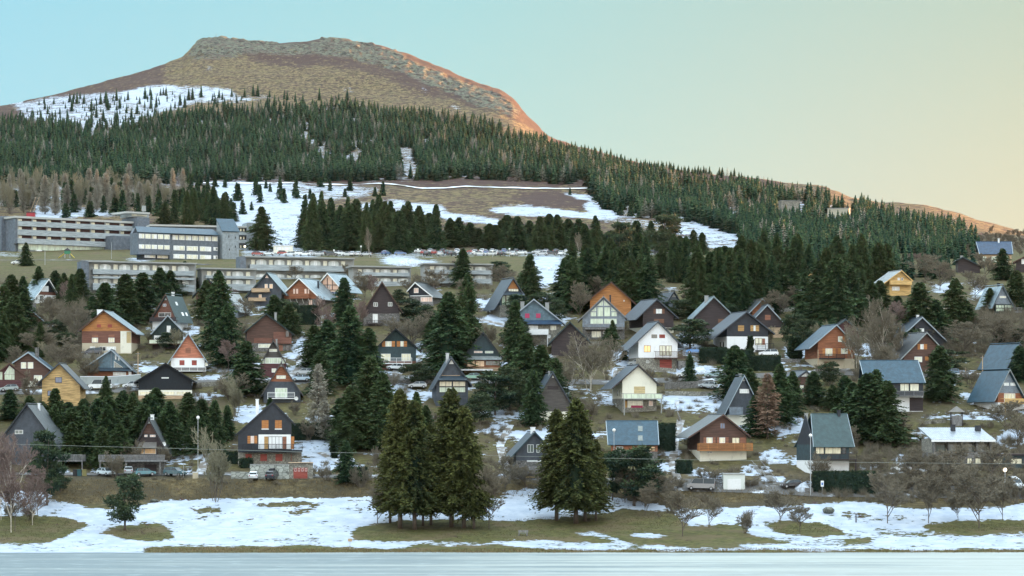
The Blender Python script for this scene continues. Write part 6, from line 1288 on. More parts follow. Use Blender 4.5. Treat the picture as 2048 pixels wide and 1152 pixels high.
def bare_tree(seed, stems=1, spread=.5, gen=(7,6,5,5), up=.25, trunk=.3, dome=True, wl=(.28,.5), twig=.02, lr=.62):
    """branching skeleton normalised to height 1, radius 1: thick limbs and fine twigs as separate meshes"""
    rg = np.random.RandomState(seed); P0, P1, R0, R1, G = [], [], [], [], []
    st = []
    for i in range(stems):
        a = rg.rand()*6.283; tilt = (.0 if stems == 1 else spread*rg.uniform(.3, 1)); d = np.array([math.cos(a)*tilt, math.sin(a)*tilt, 1.]); d /= np.linalg.norm(d)
        st.append((np.array([0., 0., 0.]) if stems == 1 else np.array([.04*math.cos(a), .04*math.sin(a), 0]), d, trunk+.25*rg.rand() if stems > 1 else 1.0, .5))
    p0 = np.array([s_[0] for s_ in st]); d = np.array([s_[1] for s_ in st]); L = np.array([s_[2] for s_ in st]) if stems > 1 else np.array([.78]); r = np.full(len(st), .022 if stems == 1 else .014)
    segs = []
    first = True
    for g, nch in enumerate(gen):
        # each branch is two bent pieces
        bend = d+rg.randn(*d.shape)*.14; bend /= np.linalg.norm(bend, axis=1)[:, None]
        m = p0+d*L[:, None]*.5; e = m+bend*L[:, None]*.5
        segs.append((p0, m, r, r*.72, g)); segs.append((m, e, r*.72, r*.42, g))
        lo = trunk if (g == 0 and stems == 1) else .22
        t = lo+(1-lo)*(np.arange(nch)[None]+rg.rand(len(d), nch))/nch; t = np.minimum(t, 1.0)
        q = np.where((t < .5)[..., None], p0[:, None]+(m-p0)[:, None]*(t*2)[..., None], m[:, None]+(e-m)[:, None]*((t-.5)*2)[..., None])
        rnd_ = rg.randn(len(d), nch, 3); par = d[:, None]; rnd_ -= (rnd_*par).sum(-1, keepdims=True)*par; rnd_ /= np.linalg.norm(rnd_, axis=-1, keepdims=True)
        ang = rg.uniform(.5, 1.05, (len(d), nch, 1)); nd = par*np.cos(ang)+rnd_*np.sin(ang)+np.array([0, 0, up]); nd /= np.linalg.norm(nd, axis=-1, keepdims=True)
        nl = L[:, None]*lr*(1.15-.55*t)*rg.uniform(.7, 1.15, t.shape)
        if g == 0 and stems == 1: nl = nl*.95
        p0, d, L = q.reshape(-1, 3), nd.reshape(-1, 3), nl.reshape(-1); r = (np.repeat(r, nch)*.5*(1.2-.5*t.reshape(-1)))
    e = p0+d*L[:, None]; segs.append((p0, e, np.maximum(r, .0), r*.3, len(gen)))
    allp = np.vstack([s_[1] for s_ in segs]); H = np.percentile(allp[:, 2], 99.7); Rr = np.percentile(np.hypot(allp[:, 0], allp[:, 1]), 98)
    sc = np.array([1/Rr, 1/Rr, 1/H]); limb = MB(); TV, TQ, tt = [], [], []
    nlim = max(1, len(gen)-2)
    for a, b_, ra, rb, g in segs:
        a = a*sc; b_ = b_*sc
        if g < nlim:
            for i in range(len(a)): limb.bar(a[i], b_[i]+1e-5, max(ra[i], .004), 5, max(rb[i], .003))
        else:
            dd = b_-a; n_ = np.linalg.norm(dd, axis=1, keepdims=True)+1e-9; w = np.cross(dd/n_, rg.randn(len(a), 3)); w /= np.linalg.norm(w, axis=1)[:, None]; ww = twig*(.42 if g == len(gen) else .75)/2
            V = np.stack([a-w*ww, a+w*ww, b_], 1).reshape(-1, 3); TV.append(V); tt.append(np.repeat(np.clip(rg.rand(len(a))*.6+.4*b_[:, 2], 0, 1), 3))
    TV = np.vstack(TV); return limb, TV, np.arange(len(TV)).reshape(-1, 3), np.concatenate(tt)
def bare_kind(name, m, bark, seeds, **kw):
    K = Kind(name)
    for sd in seeds:
        limb, T, Q_, tv = bare_tree(sd, **kw); me = bpy.data.meshes.new('limbs'); me.from_pydata(limb.v, [], limb.f); me.materials.append(bark); me.update()
        K.add(fast_mesh('crown', T, Q_, m, attr={'tint': tv}), me, 1., 1.)
    return K
KB = {'g': bare_kind('bare_tree', M_twig, M_bark, (61,62,63), stems=1, gen=(11,6,6,6,3), twig=.026, trunk=.14, up=.4),
      'b': bare_kind('birch_tree', M_twigp, M_birch, (65,66), stems=1, gen=(14,8,7,7), twig=.024, up=.5, trunk=.15),
      's': bare_kind('bare_bush', M_twig, M_bark, (71,72,73), stems=9, spread=.9, gen=(6,6,6,6), twig=.026, up=.3),
      'p': bare_kind('bare_tree', M_twigp, M_bark, (75,76), stems=1, gen=(10,6,6,6,3), twig=.026, trunk=.3),
      'l': bare_kind('bare_tree', M_twigl, M_bark, (81,82), stems=5, spread=.6, gen=(7,6,6,6), twig=.026, up=.35),
      'w': bare_kind('bare_tree', M_twig, M_birch, (85,86), stems=3, spread=.5, gen=(8,7,6,6), twig=.024, up=.25)}
KB2 = KB['l']
TREES = []
rt = random.Random(11)
def plant(K, x, by, ty, hw, single=False, group=None, lab=None, adj=''):
    if K in (K_near, K_mid): hw = hw*(1.42 if K is K_mid else 1.25)
    if K is K_pine: hw = hw*1.3
    p = P(x, by); sc = p[1]/F; h = max(1.0, (by-ty)*sc); w = hw*sc; cr, tr, H, R = rt.choice(K.v)
    a = rt.uniform(0, 6.283); r = empty(K.name, tuple(p-np.array([0, 0, .1])), a); r.scale = (w/R, w/R, h/H)
    if cr: new_obj('crown', cr, r)
    if tr: new_obj('trunk', tr, r)
    TREES.append((r, x, (by+ty)/2, K, adj, by)); r['group'] = group or 'trees'
    return r
KEEP = [(T[1]-T[4]*.8, T[1]+T[4]*.8, T[6], T[5]) for T in THINGS if len(T) > 5]+[(1562,1599,399,423),(1655,1698,414,431),(1960,2025,482,528)]
def hides(x, by, ty, w):
    return any(by > k[3]-6 and ty < k[3]-(k[3]-k[2])*.35 and x+w*.75 > k[0] and x-w*.75 < k[1] for k in KEEP)
def mass(K, x0, x1, step_, by, ty, hw, jb=8, jt=18, group=None, adj=''):
    x = x0
    while x < x1:
      q = (by+rt.uniform(-jb, jb), ty+rt.uniform(-jt, jt), hw*rt.uniform(.75, 1.35), x+rt.uniform(-.3, .3)*step_)
      if not hides(q[3], q[0], q[1], q[2]*1.2): plant(K, q[3], q[0], q[1], q[2], group=group, adj=adj)
      x += step_
N_, Mi, Sm, Pi, La = K_near, K_mid, K_sm, K_pine, K_larch
gN = 'tall spruces on the shore'
for t in ((800,1056,779,54),(829,1058,800,52),(862,1048,846,36),(903,1053,776,58),(928,1056,812,50),(948,1058,880,32),(780,1046,860,32),(846,1050,880,30),(1113,1040,818,46),(1152,1046,797,54),(1170,1042,842,44),(1192,1040,878,28)): plant(N_, *t, group=gN, adj='tall')
gM = 'spruces among the chalets'
for t in ((30,700,590,34),(8,690,570,32),(48,660,585,28),(22,620,548,28),(52,532,485,13),(78,600,532,18),(110,596,540,20),(150,600,548,22),(210,665,565,34),(250,650,548,36),(285,640,545,38),(320,610,535,26),(185,660,592,22),(341,595,540,22),(160,606,536,22),(128,604,545,16),
          (438,700,548,36),(455,735,610,32),(412,640,560,24),(400,585,552,18),(438,600,540,20),(370,566,522,13),(360,590,550,16),(492,790,682,38),(548,665,590,26),(578,675,606,26),(688,650,555,26),(655,740,640,34),(700,770,612,40),(738,770,655,32),(628,735,650,28),(642,790,700,28),
          (740,870,712,44),(765,900,745,36),(705,900,770,40),(680,880,795,28),(897,745,585,44),(938,730,565,26),(922,660,592,20),(862,700,640,22),(878,700,622,28),(925,575,497,22),(935,620,545,18),(1060,612,508,26),(1045,600,545,18),
          (1030,760,602,30),(1052,800,665,38),(1082,810,690,36),(1110,800,715,26),(1068,850,740,26),(1470,800,690,36),(1500,800,735,24),(1380,770,706,14),(1880,800,690,36),(1735,880,745,50),(1775,888,762,40),(1705,870,765,36),(1752,850,738,30),(1690,820,752,24),
          (1628,810,742,26),(1560,850,728,30),(1585,830,740,22),(1510,872,790,24),(1640,660,520,42),(1672,670,505,38),(1610,640,545,24),(1700,650,528,34),(1740,640,560,26),(1840,690,565,44),(1872,690,600,32),(1910,660,556,32),(1932,660,600,24),(2005,560,497,22),(2032,620,540,28),(1980,625,575,18),(2040,760,690,26),
          (1820,640,600,14),(1665,820,770,20),(1760,620,560,24),(1795,640,590,20),(692,965,880,22),(540,850,795,14),(618,905,845,0.1),(1870,735,690,12),(1480,740,700,20),(212,815,752,14),(20,840,778,24),(60,850,790,24),(1225,700,640,12),(1215,690,655,12),(430,905,800,22),(455,880,810,16),(1250,720,690,8)):
    if t[3] > 1: plant(Mi, *t, group=gM)
for (x0, x1, st, by, ty, hw) in ((85,410,26,865,792,25),(110,400,34,905,820,28),(85,410,22,880,806,25),(150,300,30,930,850,22),(-10,80,22,720,640,22),(-10,170,26,625,548,18),(760,880,34,900,800,20)): mass(Mi, x0, x1, st, by, ty, hw, group=gM)
for t in ((250,1060,953,32),(94,1012,868,32),(1268,1010,895,48),(1225,1000,905,26),(1300,1000,930,26),(1030,700,640,24),(990,830,745,34),(1020,820,735,28),(995,562,524,24),(1380,700,640,36),(1355,640,600,26),(1240,545,448,26),(1330,515,432,34),(1620,690,640,26),(815,640,598,24),(845,660,610,22),(800,610,580,16),
          (900,740,690,36),(830,770,728,26),(855,765,735,20),(1820,720,660,30),(1590,700,630,22),(1900,740,700,34),(2020,700,655,26),(1770,690,650,20),(110,680,640,22),(130,700,665,18),(330,700,665,14),(575,660,600,24),(1460,640,610,16),(1040,640,590,24),(1085,640,585,24),(1110,650,600,20),(960,850,790,24),(120,985,930,18),(1660,770,725,20)):
    plant(Pi, *t, group='pines among the chalets')
gB = 'dark conifer wood in the middle of the slope'
for (x0, x1, st, by, ty, hw) in ((1128,1330,21,622,505,24),(1330,1560,22,628,500,26),(1140,1560,26,560,478,20),(1130,1250,22,600,540,20),(1480,1620,24,560,478,20),(1570,1800,26,570,484,22),(1560,1640,26,620,520,24),(1700,1830,28,600,530,22)): mass(Mi, x0, x1, st, by, ty, hw, group=gB)
gP = 'conifers behind the plateau car park'
for (x0, x1, st, by, ty, hw) in ((612,832,17,499,412,19),(620,830,24,494,400,16),(838,905,19,499,420,20),(905,1000,18,499,446,17),(1000,1200,19,500,430,19),(1010,1330,26,498,445,18),(1340,1420,22,510,470,16),(385,460,17,440,395,12),(330,480,20,446,390,13)): mass(Mi, x0, x1, st, by, ty, hw, group=gP)
plant(Mi, 523, 501, 413, 25, group=gP)
gS = 'small spruces scattered over the snowy ski field'
for (x, by, ty, hw) in ((475,400,362,12),(485,430,400,9),(512,392,350,9),(520,402,366,8),(560,398,352,8),(568,404,374,8),(592,395,352,9),(610,430,390,11),(640,378,355,8),(700,384,360,9),(766,390,360,8),(660,385,362,6),(540,385,368,5),(470,415,402,4),(503,418,400,5),(462,408,392,5),(620,395,375,6),(750,392,372,6),(690,392,375,6),(600,470,440,5),(430,375,358,8),(400,375,355,8),(415,400,360,10),(395,395,358,9),(380,385,350,9),(1140,386,371,4),(1262,432,400,8),(1240,430,402,9),(1330,434,412,6),(450,378,356,6),(532,380,362,5)): plant(Sm, x, by, ty, hw, group=gS, adj='small')
for t in ((160,425,345,20),(90,428,350,16),(50,425,352,15),(20,428,358,15),(200,412,352,15),(228,402,330,15),(258,398,325,14),(130,410,345,13),(178,402,335,14),(280,402,345,14),(5,420,350,14),(70,408,340,14),(110,430,362,13),(300,420,355,12),(330,410,368,10),(240,430,368,13),(40,400,338,12),(180,428,385,12),(215,385,340,12),(1430,700,642,0.1)):
    if t[3] > 1: plant(La if rt.random() < .6 else KB2, *t, group='tan bare larches above the balcony hotel')
for (x0, x1, st, by, ty, hw, K__) in ((-5,330,24,424,356,13,La),(0,340,25,402,348,12,KB2),(-5,420,19,412,368,11,Sm),(130,420,24,432,392,10,Sm),(280,380,20,412,352,12,La)): mass(K__, x0, x1, st, by, ty, hw, group='tan bare larches above the balcony hotel' if K__ is not Sm else 'small spruces scattered over the snowy ski field')
plant(La, 637, 856, 728, 28, group='larches'); plant(K_larchb, 1535, 878, 748, 42, group='larches'); plant(La, 650, 880, 800, 22, group='larches')
for t in ((1500.5,716,672,7),(1585,716,673,8.5),(1596,716,675,8)): plant(K_thuja, *t, group='columnar thujas')
plant(K_thuja, 668, 916, 872, 7, group='columnar thujas')
for kind, L_ in (('g', ((755,1048,955,42),(978,1058,925,50),(1365,1074,978,46),(1418,1056,985,32),(1775,1046,940,50),(1857,1046,925,42),(1958,1056,920,62),(2005,1040,950,34),(1916,1040,985,20),(1560,1046,978,42),(1600,1066,1000,26),(1695,1040,985,0),(1900,985,885,52),(1985,975,880,48),(1840,985,890,44),
        (1930,710,640,56),(1990,705,630,50),(1870,700,648,40),(2030,700,640,44),(1250,1005,930,34),(1330,1010,945,36),(1290,1032,960,28),(75,720,650,40),(120,760,670,40),(40,760,690,30),(150,690,600,34),(100,660,590,32),(60,820,740,18),(1200,620,552,30),(1160,640,560,28),(1430,600,552,18),(1010,590,530,36),(870,600,535,34),(900,560,520,26),(930,620,560,22),
        (1530,640,585,22),(1560,635,578,24),(1590,620,572,20),(1850,560,505,36),(1880,580,520,34),(1950,600,540,34),(1970,560,505,30),(1090,990,930,34),(1010,990,905,36),(1050,975,930,26),(820,600,548,26),(730,600,540,30),(700,560,528,22),(590,560,530,22),(440,620,570,20),(490,640,595,26),(1700,900,850,24),(1745,965,900,34),(1690,600,560,20),(1375,900,872,16),(1300,770,735,14),(1780,760,690,24),(2010,860,800,44),(2035,900,820,40))),
    ('s', ((820,690,622,55),(460,800,745,42),(500,1,1,0),(1490,1066,1018,26),(1640,960,900,26),(1800,870,820,26),(1860,660,625,30),(1940,660,630,40),(1700,700,660,24),(1760,745,690,40),(1230,670,640,30),(1190,665,640,24),(620,880,835,22),(650,960,925,18),(720,975,930,26),(760,940,890,20),(800,930,880,20),(230,955,900,24),(260,935,878,30),(330,930,890,20),(20,1035,1000,26),(60,1040,1005,20),(1420,965,930,30),(1350,980,950,26),(1500,975,955,20),(1800,985,950,40),(1870,990,955,36),(1940,1000,960,40),(1990,995,960,34),(2040,1000,965,24),(1060,700,670,20),(900,860,830,20),(1180,840,790,24),(1350,765,745,14),(1440,870,850,16),(1720,760,730,20),(1640,745,722,12),(1980,790,750,24),(1940,770,735,24),(700,700,672,14),(560,700,672,14),(480,680,640,20),(180,760,705,26),(215,690,660,20),(140,640,600,20),(590,830,800,14),(870,850,815,24),(980,985,950,22),(1090,960,925,20),(1280,985,945,24),(950,700,640,26),(980,690,650,20),(780,780,745,20),(1010,700,668,18),(250,700,668,16),(1500,690,660,14))),
    ('l', ((430,1002,852,50),(470,835,748,36),(1540,700,650,14),(100,735,680,26),(355,700,655,22),(300,690,650,14),(1230,600,560,16),(1640,700,640,20))),
    ('w', ((1180,782,662,56),(1762,735,590,56),(1215,760,670,36),(1135,790,715,34),(740,515,452,12),(1160,510,462,14),(1105,450,420,0),(930,590,545,22),(1715,745,640,34),(1800,735,640,34),(1880,985,905,30))),
    ('b', ((22,1064,862,52),(2,1040,880,28),(65,1050,950,34),(640,650,590,16),(465,600,575,12),(560,610,570,10),(745,600,548,16),(130,612,560,14),(860,590,555,14))),
    ('p', ((457,745,678,28),(540,640,620,10),(1460,610,565,16),(720,680,600,24),(650,690,610,24),(1840,540,505,26),(30,1062,960,44),(75,1030,930,30),(1880,560,530,24),(1370,610,585,12),(1790,690,600,40)))):
    for t in L_:
        if t[3] > 1: plant(KB[kind], *t, group={'g': 'bare grey brown trees', 's': 'bare bushes', 'l': 'pale bare trees', 'w': 'bare trees with pale limbs', 'b': 'birches', 'p': 'purplish bare trees'}[kind])
# clipped hedges
def hedge(x0, x1, yt, by, label, e=0, d=1.4, leafy=1.0, by2=None):
    pl = Plane((x0+x1)/2, by, e); rg = np.random.RandomState(int(x0)); u0, u1 = pl.loc(x0, by)[0], pl.loc(x1, by)[0]; z1 = pl.loc((x0+x1)/2, yt)[1]; lo = pl.low(u0, u1, 0, d)
    nx, nz = max(4, int((u1-u0)/.35)), max(4, int((z1-lo)/.35)); n = int(((u1-u0)*(z1-lo)*2+(u1-u0)*d*2)*26*leafy)
    f = rg.randint(0, 3, n); u = rg.uniform(u0, u1, n); z = rg.uniform(lo, z1, n); v = np.where(f == 0, 0, np.where(f == 1, rg.uniform(0, d, n), rg.uniform(0, d, n)))
    z = np.where(f == 1, z1, z); u = np.where(f == 2, np.where(rg.rand(n) < .5, u0, u1), u); p = np.stack([u, v, z], -1)+rg.randn(n, 3)*.07
    a = rg.randn(n, 3)*.13; b_ = rg.randn(n, 3)*.13; V = np.stack([p-a, p+b_, p+a], 1).reshape(-1, 3); n0 = len(V)
    # rounded core
    cv = [(u0+.1, .1, lo), (u1-.1, .1, lo), (u1-.1, d-.1, lo), (u0+.1, d-.1, lo), (u0+.1, .1, z1-.06), (u1-.1, .1, z1-.06), (u1-.1, d-.1, z1-.06), (u0+.1, d-.1, z1-.06)]
    V = np.vstack([V, np.array(cv)]); q = [(4,5,6),(4,6,7),(0,1,5),(0,5,4),(1,2,6),(1,6,5),(2,3,7),(2,7,6),(3,0,4),(3,4,7)]
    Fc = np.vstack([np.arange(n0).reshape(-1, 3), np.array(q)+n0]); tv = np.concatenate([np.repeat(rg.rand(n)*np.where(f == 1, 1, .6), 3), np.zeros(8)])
    o = new_obj('hedge', fast_mesh('hedge', V, Fc, M_hedge, attr={'tint': tv}), None, tuple(pl.p), pl.th); tag(o, label, 'hedge', 'clipped hedges'); return o
hedge(1626,1752,944,987,'long dark clipped hedge at the roadside below the tall dark slate house', 0, 2)
hedge(584,648,848,880,'dark clipped hedge block right of the tall dark chalet with orange shutters', 0, 1.6); hedge(1398,1450,696,728,'bright green clipped hedge right of the white chalet with the red garage door', -12, 4); hedge(595,640,612,650,'tall dark hedge below the red wooden chalet', 0, 1.5)
hedge(1450,1500,700,740,'dark hedge under the large dark grey chalet', 0, 2); hedge(1318,1352,848,905,'tall dark hedge right of the wide blue slate roof', 10, 3); hedge(1352,1384,922,948,'low rounded hedge below the brown chalet with the orange balcony', 0, 2); hedge(1128,1178,600,618,'clipped hedge left of the big orange gable', 0, 2); hedge(1240,1275,604,625,'clipped hedge below the right side of the big orange gable', 0, 2)
hedge(690,735,935,962,'dark hedge behind the pale blue utility cabinet', 0, 2); hedge(870,915,692,735,'dense green hedge left of the dark green gable over the orange glazing', 0, 3); hedge(480,505,918,938,'small dark hedge at the left corner of the tall dark chalet', 0, 1.5)
hedge(440,490,905,930,'dark shrubbery mass left of the tall dark chalet', 0, 3, .8); hedge(1500,1560,712,742,'dark bushes below the white off roader', 0, 2)
# ---------------------------------------------------------------- the wood on the mountainside
def in_p(x, y, poly): return bool(inpoly(np.array([x]), np.array([y]), poly)[0])
WOOD = [(-70,262),(60,240),(130,262),(230,262),(330,240),(440,226),(560,226),(640,222),(700,214),(780,226),(900,236),(980,256),(1060,284),(1150,300),(1240,322),(1340,336),(1440,352),(1560,380),(1650,402),(1740,436),(1850,462),(1920,482),(1960,500),(1900,520),(1700,520),(1560,505),(1500,500),(1470,470),(1400,446),(1290,440),(1215,424),(1190,396),(1175,370),(1000,362),(700,360),(440,360),(300,372),(100,372),(-70,372)]
SPARSE = [(-70,215),(120,195),(200,200),(330,190),(440,195),(520,190),(620,196),(690,190),(720,215),(560,235),(330,245),(200,268),(60,262),(-70,280)]
CLEAR = [(560,300),(640,290),(700,300),(690,340),(600,345)]
rg = np.random.RandomState(77); pts = []
def poisson(poly, n, dx, dy, keep=None):
    poly_a = np.array(poly); x0, y0 = poly_a.min(0); x1, y1 = poly_a.max(0); c = np.stack([rg.uniform(x0, x1, n), rg.uniform(y0, y1, n)], -1); c = c[inpoly(c[:, 0], c[:, 1], poly)]; g = {}; out = []
    for x, y in c:
        k = (int(x/dx), int(y/dy))
        if any((abs(x-q[0]) < dx*.55 and abs(y-q[1]) < dy*.55) for i in (-1,0,1) for j in (-1,0,1) for q in g.get((k[0]+i, k[1]+j), ())): continue
        g.setdefault(k, []).append((x, y)); out.append((x, y))
    return out
W1 = poisson(WOOD, 36000, 9.6, 6.6); W2 = poisson(SPARSE, 900, 9, 7)
forest = []
for x, y in W1:
    dn = float(vnoise(x/34, y/16, 5))
    if inpoly(np.array([x]), np.array([y]), [(560,250),(760,230),(880,262),(880,350),(600,352)])[0] and dn < .25: continue
    if x > 1180 and y > 385 and dn < .26: continue
    if dn < .08: continue
    big = .8+.5*float(vnoise(x/60, y/25, 8)); h = np.interp(y, [220, 300, 360, 440, 500], [23, 28, 34, 42, 50])*big
    if y-float(skyline(x)) < 30: h *= .62 if x < 1250 else .50
    if hides(x, y, y-h*.8, h*.3): continue
    forest.append((x, y, h, h*rt.uniform(.31, .45), 0 if rg.rand() > .10 else 1))
for x, y in W2:
    h = rt.choice([7, 9, 12, 16, 20, 26]); 
    if y < 175 or float(y-skyline(x)) < 14: continue
    forest.append((x, y, h, h*rt.uniform(.24, .32), 0))
for x, y in poisson([(1560,372),(1660,392),(1760,410),(1900,438),(1960,476),(1960,500),(1880,460),(1700,422)], 220, 14, 9): forest.append((x, y, rt.uniform(9, 20), rt.uniform(3.5, 6), 1 if rg.rand() < .6 else 0))
for x, y in poisson([(1480,440),(1900,470),(1960,500),(1940,560),(1560,560),(1480,500)], 900, 20, 12):
    if not hides(x, y, y-45, 12): forest.append((x, y, rt.uniform(38, 60), rt.uniform(11, 17), 0))
for x, y in poisson([(1880,478),(2060,470),(2060,520),(1940,520)], 200, 16, 9): forest.append((x, y, rt.uniform(14, 26), rt.uniform(6, 9), 2))
forest.sort(key=lambda t: -t[2])
K_brush = KB['g']
n_con = sum(1 for t in TREES if t[3].name == 'spruce_tree'); room = max(0, 296-n_con); stuff = []
for x, y, h, w, k in forest:
    if k == 2: plant(K_brush, x, y, y-h, w, group='bare grey brown trees'); continue
    if k == 0 and room > 0:
        room -= 1; p = P(x, y); sc = p[1]/F; cr, tr, H, R = rt.choice(K_sm.v); o = new_obj('spruce_tree', cr, None, tuple(p-np.array([0,0,.2])), rt.uniform(0, 6.28)); o.scale = (w*sc/R, w*sc/R, h*sc/H)
        TREES.append((o, x, y-h/2, K_sm, 'small', y)); o['group'] = 'nearest spruces of the mountainside wood'; continue
    stuff.append((x, y, h, w, k))
protos = [conifer(200+i, 1.0, 1.0, wh=11, nb=5, tw=2, base=.02, tsize=.001, core=False) for i in range(1)]
def far_tree(seed, bare):
    """low detail conifer, unit height and radius: whorls of drooping kites around a slim core"""
    g = np.random.RandomState(seed); V, Q_, t = [], [], []; nw = 13
    for i in range(nw):
        h = .03+.95*(i/(nw-1))**.95; n = 7 if h < .6 else 5; r_ = (1-h)**.85*1.05+.03
        for j in range(n):
            a = 6.283*(j+g.rand())/n; l = r_*g.uniform(.65, 1.15); c, s_ = math.cos(a), math.sin(a); wd = (.34*r_+.05)*(.35 if bare else 1); z = h+g.uniform(-.02, .02); dz = (.02 if bare else .075)*g.uniform(.4, 1.4)
            V += [(0, 0, z+.03), (c*l*.55-s_*wd, s_*l*.55+c*wd, z-dz*.3), (c*l, s_*l, z-dz), (c*l*.55+s_*wd, s_*l*.55-c*wd, z-dz*.5)]; b = len(V)-4; Q_.append((b, b+1, b+2, b+3)); q = np.clip(g.uniform(.1, .8)*(.5+.7*h), 0, 1); t += [q*.4, q, q, q]  # lighter with height: lit treetops put into the colour
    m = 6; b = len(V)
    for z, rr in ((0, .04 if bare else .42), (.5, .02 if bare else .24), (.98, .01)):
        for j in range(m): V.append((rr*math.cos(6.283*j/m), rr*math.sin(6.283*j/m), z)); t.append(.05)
    for i in range(2):
        for j in range(m): Q_.append((b+i*m+j, b+i*m+(j+1) % m, b+(i+1)*m+(j+1) % m, b+(i+1)*m+j))
    return np.array(V, float), np.array(Q_), np.array(t)
FT = [far_tree(300+i, False) for i in range(7)]; FB = [far_tree(350+i, True) for i in range(3)]
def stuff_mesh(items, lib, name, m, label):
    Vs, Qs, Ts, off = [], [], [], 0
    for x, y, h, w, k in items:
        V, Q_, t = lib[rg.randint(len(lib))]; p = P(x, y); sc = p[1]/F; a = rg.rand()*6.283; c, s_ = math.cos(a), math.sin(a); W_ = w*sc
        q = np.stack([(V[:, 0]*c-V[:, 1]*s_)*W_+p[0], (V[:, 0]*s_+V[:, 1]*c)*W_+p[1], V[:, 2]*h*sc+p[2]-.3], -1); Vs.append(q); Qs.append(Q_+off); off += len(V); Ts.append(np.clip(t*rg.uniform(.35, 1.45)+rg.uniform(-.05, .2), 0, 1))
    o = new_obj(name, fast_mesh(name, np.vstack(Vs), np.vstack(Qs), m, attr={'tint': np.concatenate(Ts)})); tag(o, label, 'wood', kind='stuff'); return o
outer = []
for poly, n_ in (([(2075,500),(2700,500),(3300,560),(2600,880),(2100,880),(2075,700)], 420), ([(2075,470),(3400,480),(3400,520),(2075,505)], 500), ([(-20,560),(-20,900),(-500,880),(-700,520)], 260), ([(-20,235),(-900,330),(-900,520),(-30,430)], 1500)):
    for x, y in poisson(poly, n_, 22 if n_ < 600 else 12, 12 if n_ < 600 else 8):
        h = float(np.interp(y, [250, 400, 480, 560, 700, 880], [22, 32, 40, 60, 90, 110]))*rt.uniform(.6, 1.1)
        if x < -15-h*.4 or x > 2063+h*.4: outer.append((x, y, h, h*rt.uniform(.25, .36), 0))
stuff_mesh(outer, FT, 'outer_wood', M_far, 'spruce wood on the slopes beyond both sides of the village')
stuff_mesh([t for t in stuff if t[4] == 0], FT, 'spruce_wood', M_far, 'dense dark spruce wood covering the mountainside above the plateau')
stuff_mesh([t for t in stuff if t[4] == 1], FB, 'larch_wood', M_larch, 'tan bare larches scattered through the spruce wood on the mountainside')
# low scrub and dead stalks between the gardens: nobody could count it
def scrub_proto(seed):
    g = np.random.RandomState(seed); n = 130; a = g.rand(n)*6.283; t = g.uniform(.1, 1.15, n); b0 = np.stack([g.randn(n)*.18, g.randn(n)*.18, g.rand(n)*.25], -1); L_ = g.uniform(.45, 1, n)
    tip = b0+np.stack([np.cos(a)*np.sin(t)*L_, np.sin(a)*np.sin(t)*L_, np.cos(t)*L_], -1); w = g.randn(n, 3); w /= np.linalg.norm(w, axis=1)[:, None]; w *= .022
    return np.stack([b0-w, b0+w, tip], 1).reshape(-1, 3), np.arange(n*3).reshape(-1, 3), np.repeat(g.rand(n), 3)
SP = [scrub_proto(400+i) for i in range(5)]; it = []
for x, y in poisson([(-20,560),(2070,540),(2070,1000),(1300,990),(700,980),(-20,950)], 5200, 9, 4):
    if float(vnoise(x/45, y/12, 44)) > .42 and not any(k[0] < x < k[1] and k[2] < y < k[3]+6 for k in KEEP): it.append((x, y, rg.uniform(7, 20), rg.uniform(7, 17), 0))
for x, y in poisson([(1650,890),(2070,880),(2070,1010),(1700,1005),(1640,985)], 900, 8, 5): it.append((x, y, rg.uniform(12, 28), rg.uniform(8, 16), 0))
for x, y in poisson([(1740,640),(2070,620),(2070,720),(1900,715),(1740,720)], 900, 9, 5): it.append((x, y, rg.uniform(14, 30), rg.uniform(9, 18), 0))
for x, y in poisson([(50,600),(220,600),(200,740),(60,700)], 300, 10, 6): it.append((x, y, rg.uniform(14, 30), rg.uniform(9, 18), 0))
stuff_mesh(it, SP, 'scrub', M_twig, 'leafless brown scrub growing between the chalets and along the road bank')
# grass tussocks and dead stalks at the ice edge and on the bank
def tussocks(polys, n, hmin, hmax, m, name, label):
    V, tt = [], []
    for poly, k in polys:
        a = np.array(poly); c = np.stack([rg.uniform(a[:, 0].min(), a[:, 0].max(), k*2), rg.uniform(a[:, 1].min(), a[:, 1].max(), k*2)], -1); c = c[inpoly(c[:, 0], c[:, 1], poly)][:k]
        p = P(c[:, 0], c[:, 1]); 
        for _ in range(n):
            q = p+np.stack([rg.randn(len(p))*.22, rg.randn(len(p))*.22, np.full(len(p), -.03)], -1); h = rg.uniform(hmin, hmax, len(p)); w = rg.uniform(.02, .06, len(p)); an = rg.rand(len(p))*3.14
            d = np.stack([np.cos(an)*w, np.sin(an)*w, 0*w], -1); tip = q+np.stack([rg.randn(len(p))*.12, rg.randn(len(p))*.12, h], -1); V.append(np.stack([q-d, q+d, tip], 1).reshape(-1, 3)); tt.append(np.repeat(rg.rand(len(p)), 3))
    V = np.vstack(V); o = new_obj(name, fast_mesh(name, V, np.arange(len(V)).reshape(-1, 3), m, attr={'tint': np.concatenate(tt)})); tag(o, label, 'grass', kind='stuff')
M_dry = leaf_mat('dry_grass', (.10,.075,.035), (.24,.18,.09)); M_grn = leaf_mat('short_grass', (.05,.048,.018), (.13,.11,.045))
tussocks([([(290,1098),(700,1097),(1000,1099),(1350,1099),(2050,1099),(2050,1106),(290,1108)], 5200), ([(-10,958),(1340,958),(1700,985),(2050,992),(2050,1006),(1700,1000),(1340,1010),(1000,992),(500,990),(300,1003),(-10,1010)], 9000)], 3, .12, .42, M_dry, 'dry_grass', 'dry tan grass on the road bank and along the ice edge')
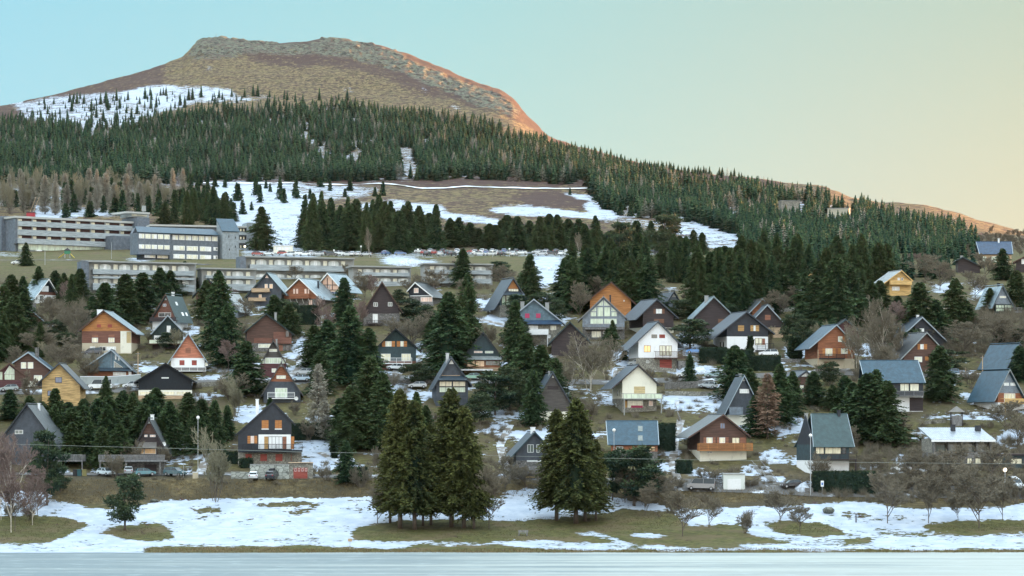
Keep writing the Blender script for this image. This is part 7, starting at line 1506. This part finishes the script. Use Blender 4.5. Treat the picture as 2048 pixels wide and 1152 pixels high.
tussocks([([(0,1038),(140,1038),(170,1052),(95,1084),(0,1084)], 1500), ([(210,1068),(300,1050),(340,1075),(250,1078)], 600), ([(720,1066),(960,1042),(1240,1022),(1340,1024),(1370,1052),(1290,1064),(1100,1080),(720,1078)], 5000), ([(1530,1052),(1640,1046),(1690,1062),(1560,1066)], 700), ([(1860,1052),(2050,1044),(2050,1060),(1900,1062)], 900)], 3, .05, .18, M_grn, 'short_grass', 'short olive grass on the open patches of the shore')
# ---------------------------------------------------------------- labels that single out each tree
KN = {'spruce_tree': ('dark green spruce', 'spruce'), 'pine_tree': ('rounded dark pine', 'pine'), 'larch_tree': ('tan bare larch', 'larch'), 'bare_tree': ('leafless grey brown tree', 'tree'), 'birch_tree': ('pale barked leafless birch', 'birch'), 'bare_bush': ('leafless twiggy bush', 'bush'), 'thuja_column': ('narrow dark thuja column', 'thuja')}
buckets = {}
for T in TREES:
    o, x, y, K, adj, by = T; best = min(THINGS, key=lambda q: math.hypot((x-q[1]), (y-q[2])*1.4)); dx, dy = x-best[1], y-best[2]
    if abs(dx) > best[4]*1.1: rel = 'left of' if dx < 0 else 'right of'
    else: rel = 'above and behind' if dy < 0 else 'below and before'
    if o.get('group') == 'nearest spruces of the mountainside wood' or (K is K_sm and best[2] > 470):
        rel = 'uphill of' if dy < 0 else rel
    buckets.setdefault((KN[K.name][0], rel, best[3]), []).append((math.hypot(dx, dy*1.4), T))
for (kn, rel, noun), L_ in buckets.items():
    L_.sort(key=lambda q: q[0])
    for i, (d, T) in enumerate(L_):
        if len(L_) == 1: lab = f'{kn} {rel} the {noun}'
        elif i == 0: lab = f'{kn} nearest on the {rel} side of the {noun}' if rel in ('left of', 'right of') else f'nearest {kn} {rel} the {noun}'
        elif i < len(ORD): lab = f'{ORD[i]}nearest {kn} {rel} the {noun}'
        else: lab = f'{kn} in the dense wood far {rel} the {noun}'
        lab = lab.replace('on the left of side of', 'to the left of').replace('on the right of side of', 'to the right of')
        w = lab.split()
        while len(w) > 16:
            for drop in ('dark', 'leafless', 'grey', 'narrow', 'rounded', 'pale', 'and', 'large', 'at', 'the'):
                if drop in w: w.remove(drop); break
            else: break
        tag(T[0], ' '.join(w), KN[T[3].name][1])
# ---------------------------------------------------------------- thin evening haze in the valley air
hz = MB().box(-5200, 5200, -3700, 4800, -60, 470)
def haze_mat(name):
    m = bpy.data.materials.new(name); m.use_nodes = True; nt = m.node_tree; nt.nodes.clear()
    v = nt.nodes.new('ShaderNodeVolumePrincipled'); v.inputs['Color'].default_value = (.62,.84,1.0,1); v.inputs['Density'].default_value = HAZE; v.inputs['Anisotropy'].default_value = .2
    o = nt.nodes.new('ShaderNodeOutputMaterial'); nt.links.new(v.outputs[0], o.inputs['Volume']); return m
HAZE = .000004
ho = hz.build('haze', haze_mat('valley_haze')); tag(ho, 'thin pale evening haze filling the air over the valley', 'haze', kind='stuff')
scene.cycles.volume_bounces = 0
